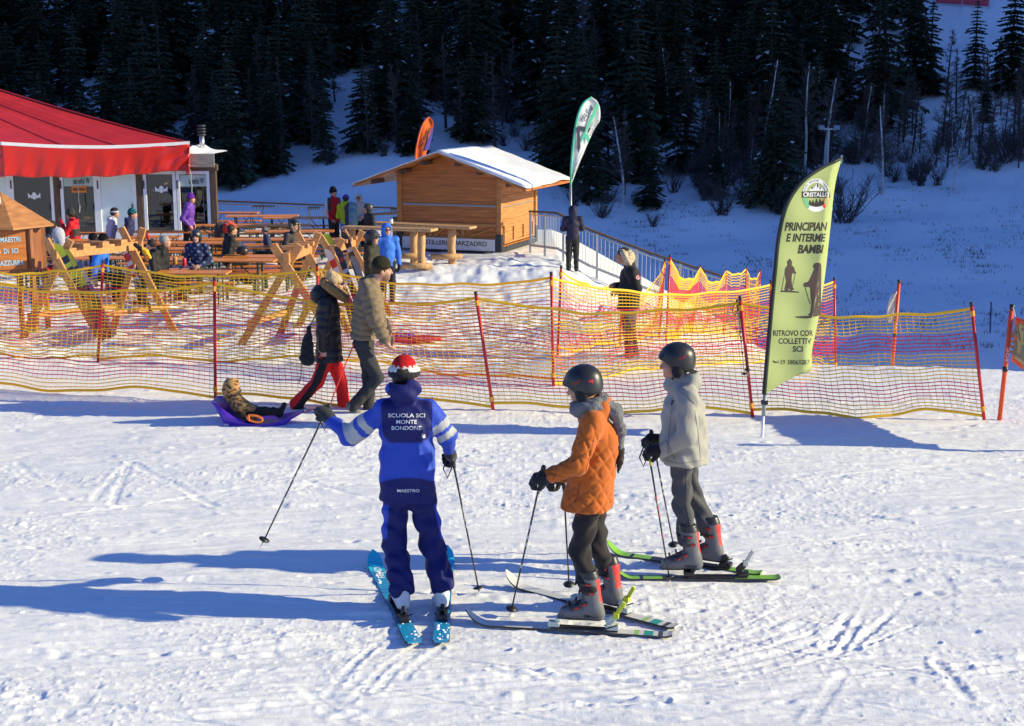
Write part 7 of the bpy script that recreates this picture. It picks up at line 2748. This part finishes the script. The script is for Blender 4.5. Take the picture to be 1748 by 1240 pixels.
# ---------------------------------------------------------------- small things on and round the terrace
def can(px, py, Y, label, m, h_=.15, r_=.045, nm='drink_can', cat='can'):
    p = U(px, py, Y)
    p.z = TZ + .762
    o = thing(nm, label, cat, p)
    MB().lathe(p, [(r_ * .8, 0), (r_, .01), (r_, h_ - .015), (r_ * .8, h_)], 14).build('body', m, o, smooth=True)
    MB().lathe(p + V3(0, 0, h_), [(r_ * .78, 0), (r_ * .7, .004)], 14).build('lid', M_steel, o)
    return o
can(315, 454, 31.6, 'red drink can on the nearest table beside the patterned jacket', M_red, .17)
can(299, 449, 31.9, 'beer cup on the nearest table left of the red can', mat('beer', (.45, .22, .04), .2), .17, .05, 'beer_cup', 'cup')
can(252, 402, 37.4, 'small red can on the table under the lodge door', M_red)
can(668, 384, 37.0, 'white cup standing on the log bar table by the blue jacket', M_white, .12, .045, 'paper_cup', 'cup').location.z += .0
for o_ in [c for c in COL.objects if c.name.startswith('paper_cup')]:
    o_.location.z = U(668, 388, 36.5).z + .04
s = SDF(.014)
hpnt = U(413, 421, 33.6)
hpnt.z = TZ + .76 + .11
s.ell(hpnt, ((1, 0, 0), (0, 1, 0), (0, 0, 1)), (.15, .125, .12), .01)
s.ell(hpnt - UP * .14 + V3(-.05, 0, 0), ((1, 0, 0), (0, 1, 0), (0, 0, 1)), (.12, .10, .11), .01, '-')
hm = s.build('loose_helmet', M_hard, None, (.02, .02, .022))
tag(hm, 'loose black helmet lying on the table beside the dark haired man', 'helmet')
# stroller
sp = U(378, 372, 38.2)
st = thing('stroller', 'dark stroller with a red hood standing among the tables', 'stroller', (sp.x, 38.2, TZ))
B0 = V3(sp.x, 38.2, TZ)
for dy in (-.25, .25):
    MB().tube([B0 + V3(-.55, dy, 1.0), B0 + V3(-.30, dy, .85), B0 + V3(.45, dy, .12)], .018, 6).build('frame', M_darkst, st)
    MB().tube([B0 + V3(.1, dy, .55), B0 + V3(-.35, dy, .12)], .018, 6).build('frame', M_darkst, st)
    for x in (-.35, .45):
        c = B0 + V3(x, dy + (.03 if dy > 0 else -.03), .12)
        MB().lathe(c - V3(0, .02, 0), [(.09, 0), (.12, .008), (.12, .032), (.09, .04)], 16, 0, (0, 1, 0)).build('wheel', M_black, st)
MB().tube([B0 + V3(-.55, -.25, 1.0), B0 + V3(-.55, .25, 1.0)], .02, 6).build('handle', M_black, st)
s = SDF(.025)
s.chain([B0 + V3(-.02, 0, .95), B0 + V3(.0, 0, .55), B0 + V3(.35, 0, .5)], [.18, .2, .16], k=.05)
s.build('seat', M_fab, st, (.06, .05, .045), wrinkle(.01, 20))
s = SDF(.025)
s.ell(B0 + V3(.18, 0, .98), ((1, 0, .5), (0, 1, 0), (-.5, 0, 1)), (.20, .22, .16), .03)
s.build('hood', M_fab, st, (.60, .06, .035), wrinkle(.012, 20))
# skis and boards leaning on the racks
def lean_ski(label, tpx, lpx, Y0, Y1, cols, acc=(), w_=.10, bind=None, word=None, name='ski'):
    t, l = U(*tpx, Y0), U(*lpx, Y1)
    l.z = max(l.z, sz(l.x, l.y) + .01)
    return ski(label, t, l, cols, up=V3(-.35, -1, .25), accents=acc, w_=w_, bind=bind, word=word, bind_at=.45, name=name)
YB_ = [(.60, .62, .02), (.02, .02, .022)]
lean_ski('yellow and black ski leaning on the left ski rack', (99, 416), (180, 588), 24.15, 23.7, YB_, ((.0, .35, 1), (.45, .52, 1), (.6, .64, 1), (.7, .74, 1), (.8, .86, 1)), .11, BLK)
lean_ski('second yellow and black ski behind the first on the left ski rack', (112, 425), (190, 585), 24.35, 23.9, YB_, ((.0, .4, 1), (.5, .6, 1), (.75, .8, 1)), .11, BLK)
lean_ski('pale blue and white ski leaning on the left ski rack', (128, 444), (194, 588), 24.5, 24.0, [(.55, .60, .68), (.10, .18, .50), (.03, .03, .035)], ((.86, .95, 1), (.3, .5, 2), (.6, .7, 1)), .15, BLK)
lean_ski('red and white ski leaning on the far end of the left ski rack', (208, 417), (268, 563), 26.1, 25.6, [(.65, .64, .64), (.60, .03, .03), (.03, .03, .035)], ((.62, .66, 1), (.70, .76, 1), (.80, .88, 1), (.92, .96, 1), (.2, .5, 2)), .10, BLK)
lean_ski('lime ski tip standing behind the rear ski racks', (558, 400), (606, 560), 26.9, 26.2, [(.55, .66, .03), (.03, .03, .035)], ((.0, .6, 1),), .13)
lean_ski('white ski with red mark leaning on the middle ski rack', (560, 428), (622, 590), 25.4, 24.4, [(.66, .66, .66), (.62, .03, .03), (.03, .03, .035)], ((.80, .88, 1), (.15, .55, 2)), .10, BLK)
lean_ski('black and white ski leaning on the middle ski rack', (577, 424), (628, 585), 25.7, 24.6, [(.05, .05, .055), (.6, .6, .6), (.5, .05, .05)], ((.7, .74, 1), (.6, .63, 1), (.85, .88, 2)), .10, BLK)
lean_ski('black ski with white marks leaning on the rearmost ski rack', (588, 398), (640, 560), 27.6, 26.6, [(.05, .05, .055), (.6, .6, .6), (.5, .05, .05)], ((.8, .83, 1), (.7, .72, 1), (.5, .55, 2)), .105, BLK)
lean_ski('grey ski leaning on the rearmost ski rack beside the black one', (604, 440), (644, 556), 27.2, 26.4, [(.32, .33, .35), (.05, .05, .055)], ((.2, .5, 1),), .10)
s = SDF(.012)
gp = U(249, 430, 26.0)
s.chain([U(231, 418, 26.0), U(240, 425, 26.0), gp], [.04, .045, .05], k=.02)
s.chain([gp, U(256, 440, 26.0)], [.05, .03], k=.02)
def glc(V):
    C = np.tile(np.array((.02, .02, .02)), (len(V), 1))
    px, py = scr(V)
    C[px > 243] = (.75, .42, .02)
    return C
tag(s.build('hanging_glove', M_fab, None, glc), 'black and yellow glove hung on the far end of the left ski rack', 'glove')
# a pair of poles propped on the near net
ski_pole('white and black ski pole propped against the near net post left of the flag', U(1259, 519, 16.0), U(1272, 650, 15.85), (.5, .5, .5), top=(.03, .03, .03), r_=.009)
ski_pole('second ski pole crossing the one propped on the near net post', U(1262, 525, 16.05), U(1277, 643, 15.9), (.05, .05, .055), top=(.4, .4, .4), strap=False, r_=.009)
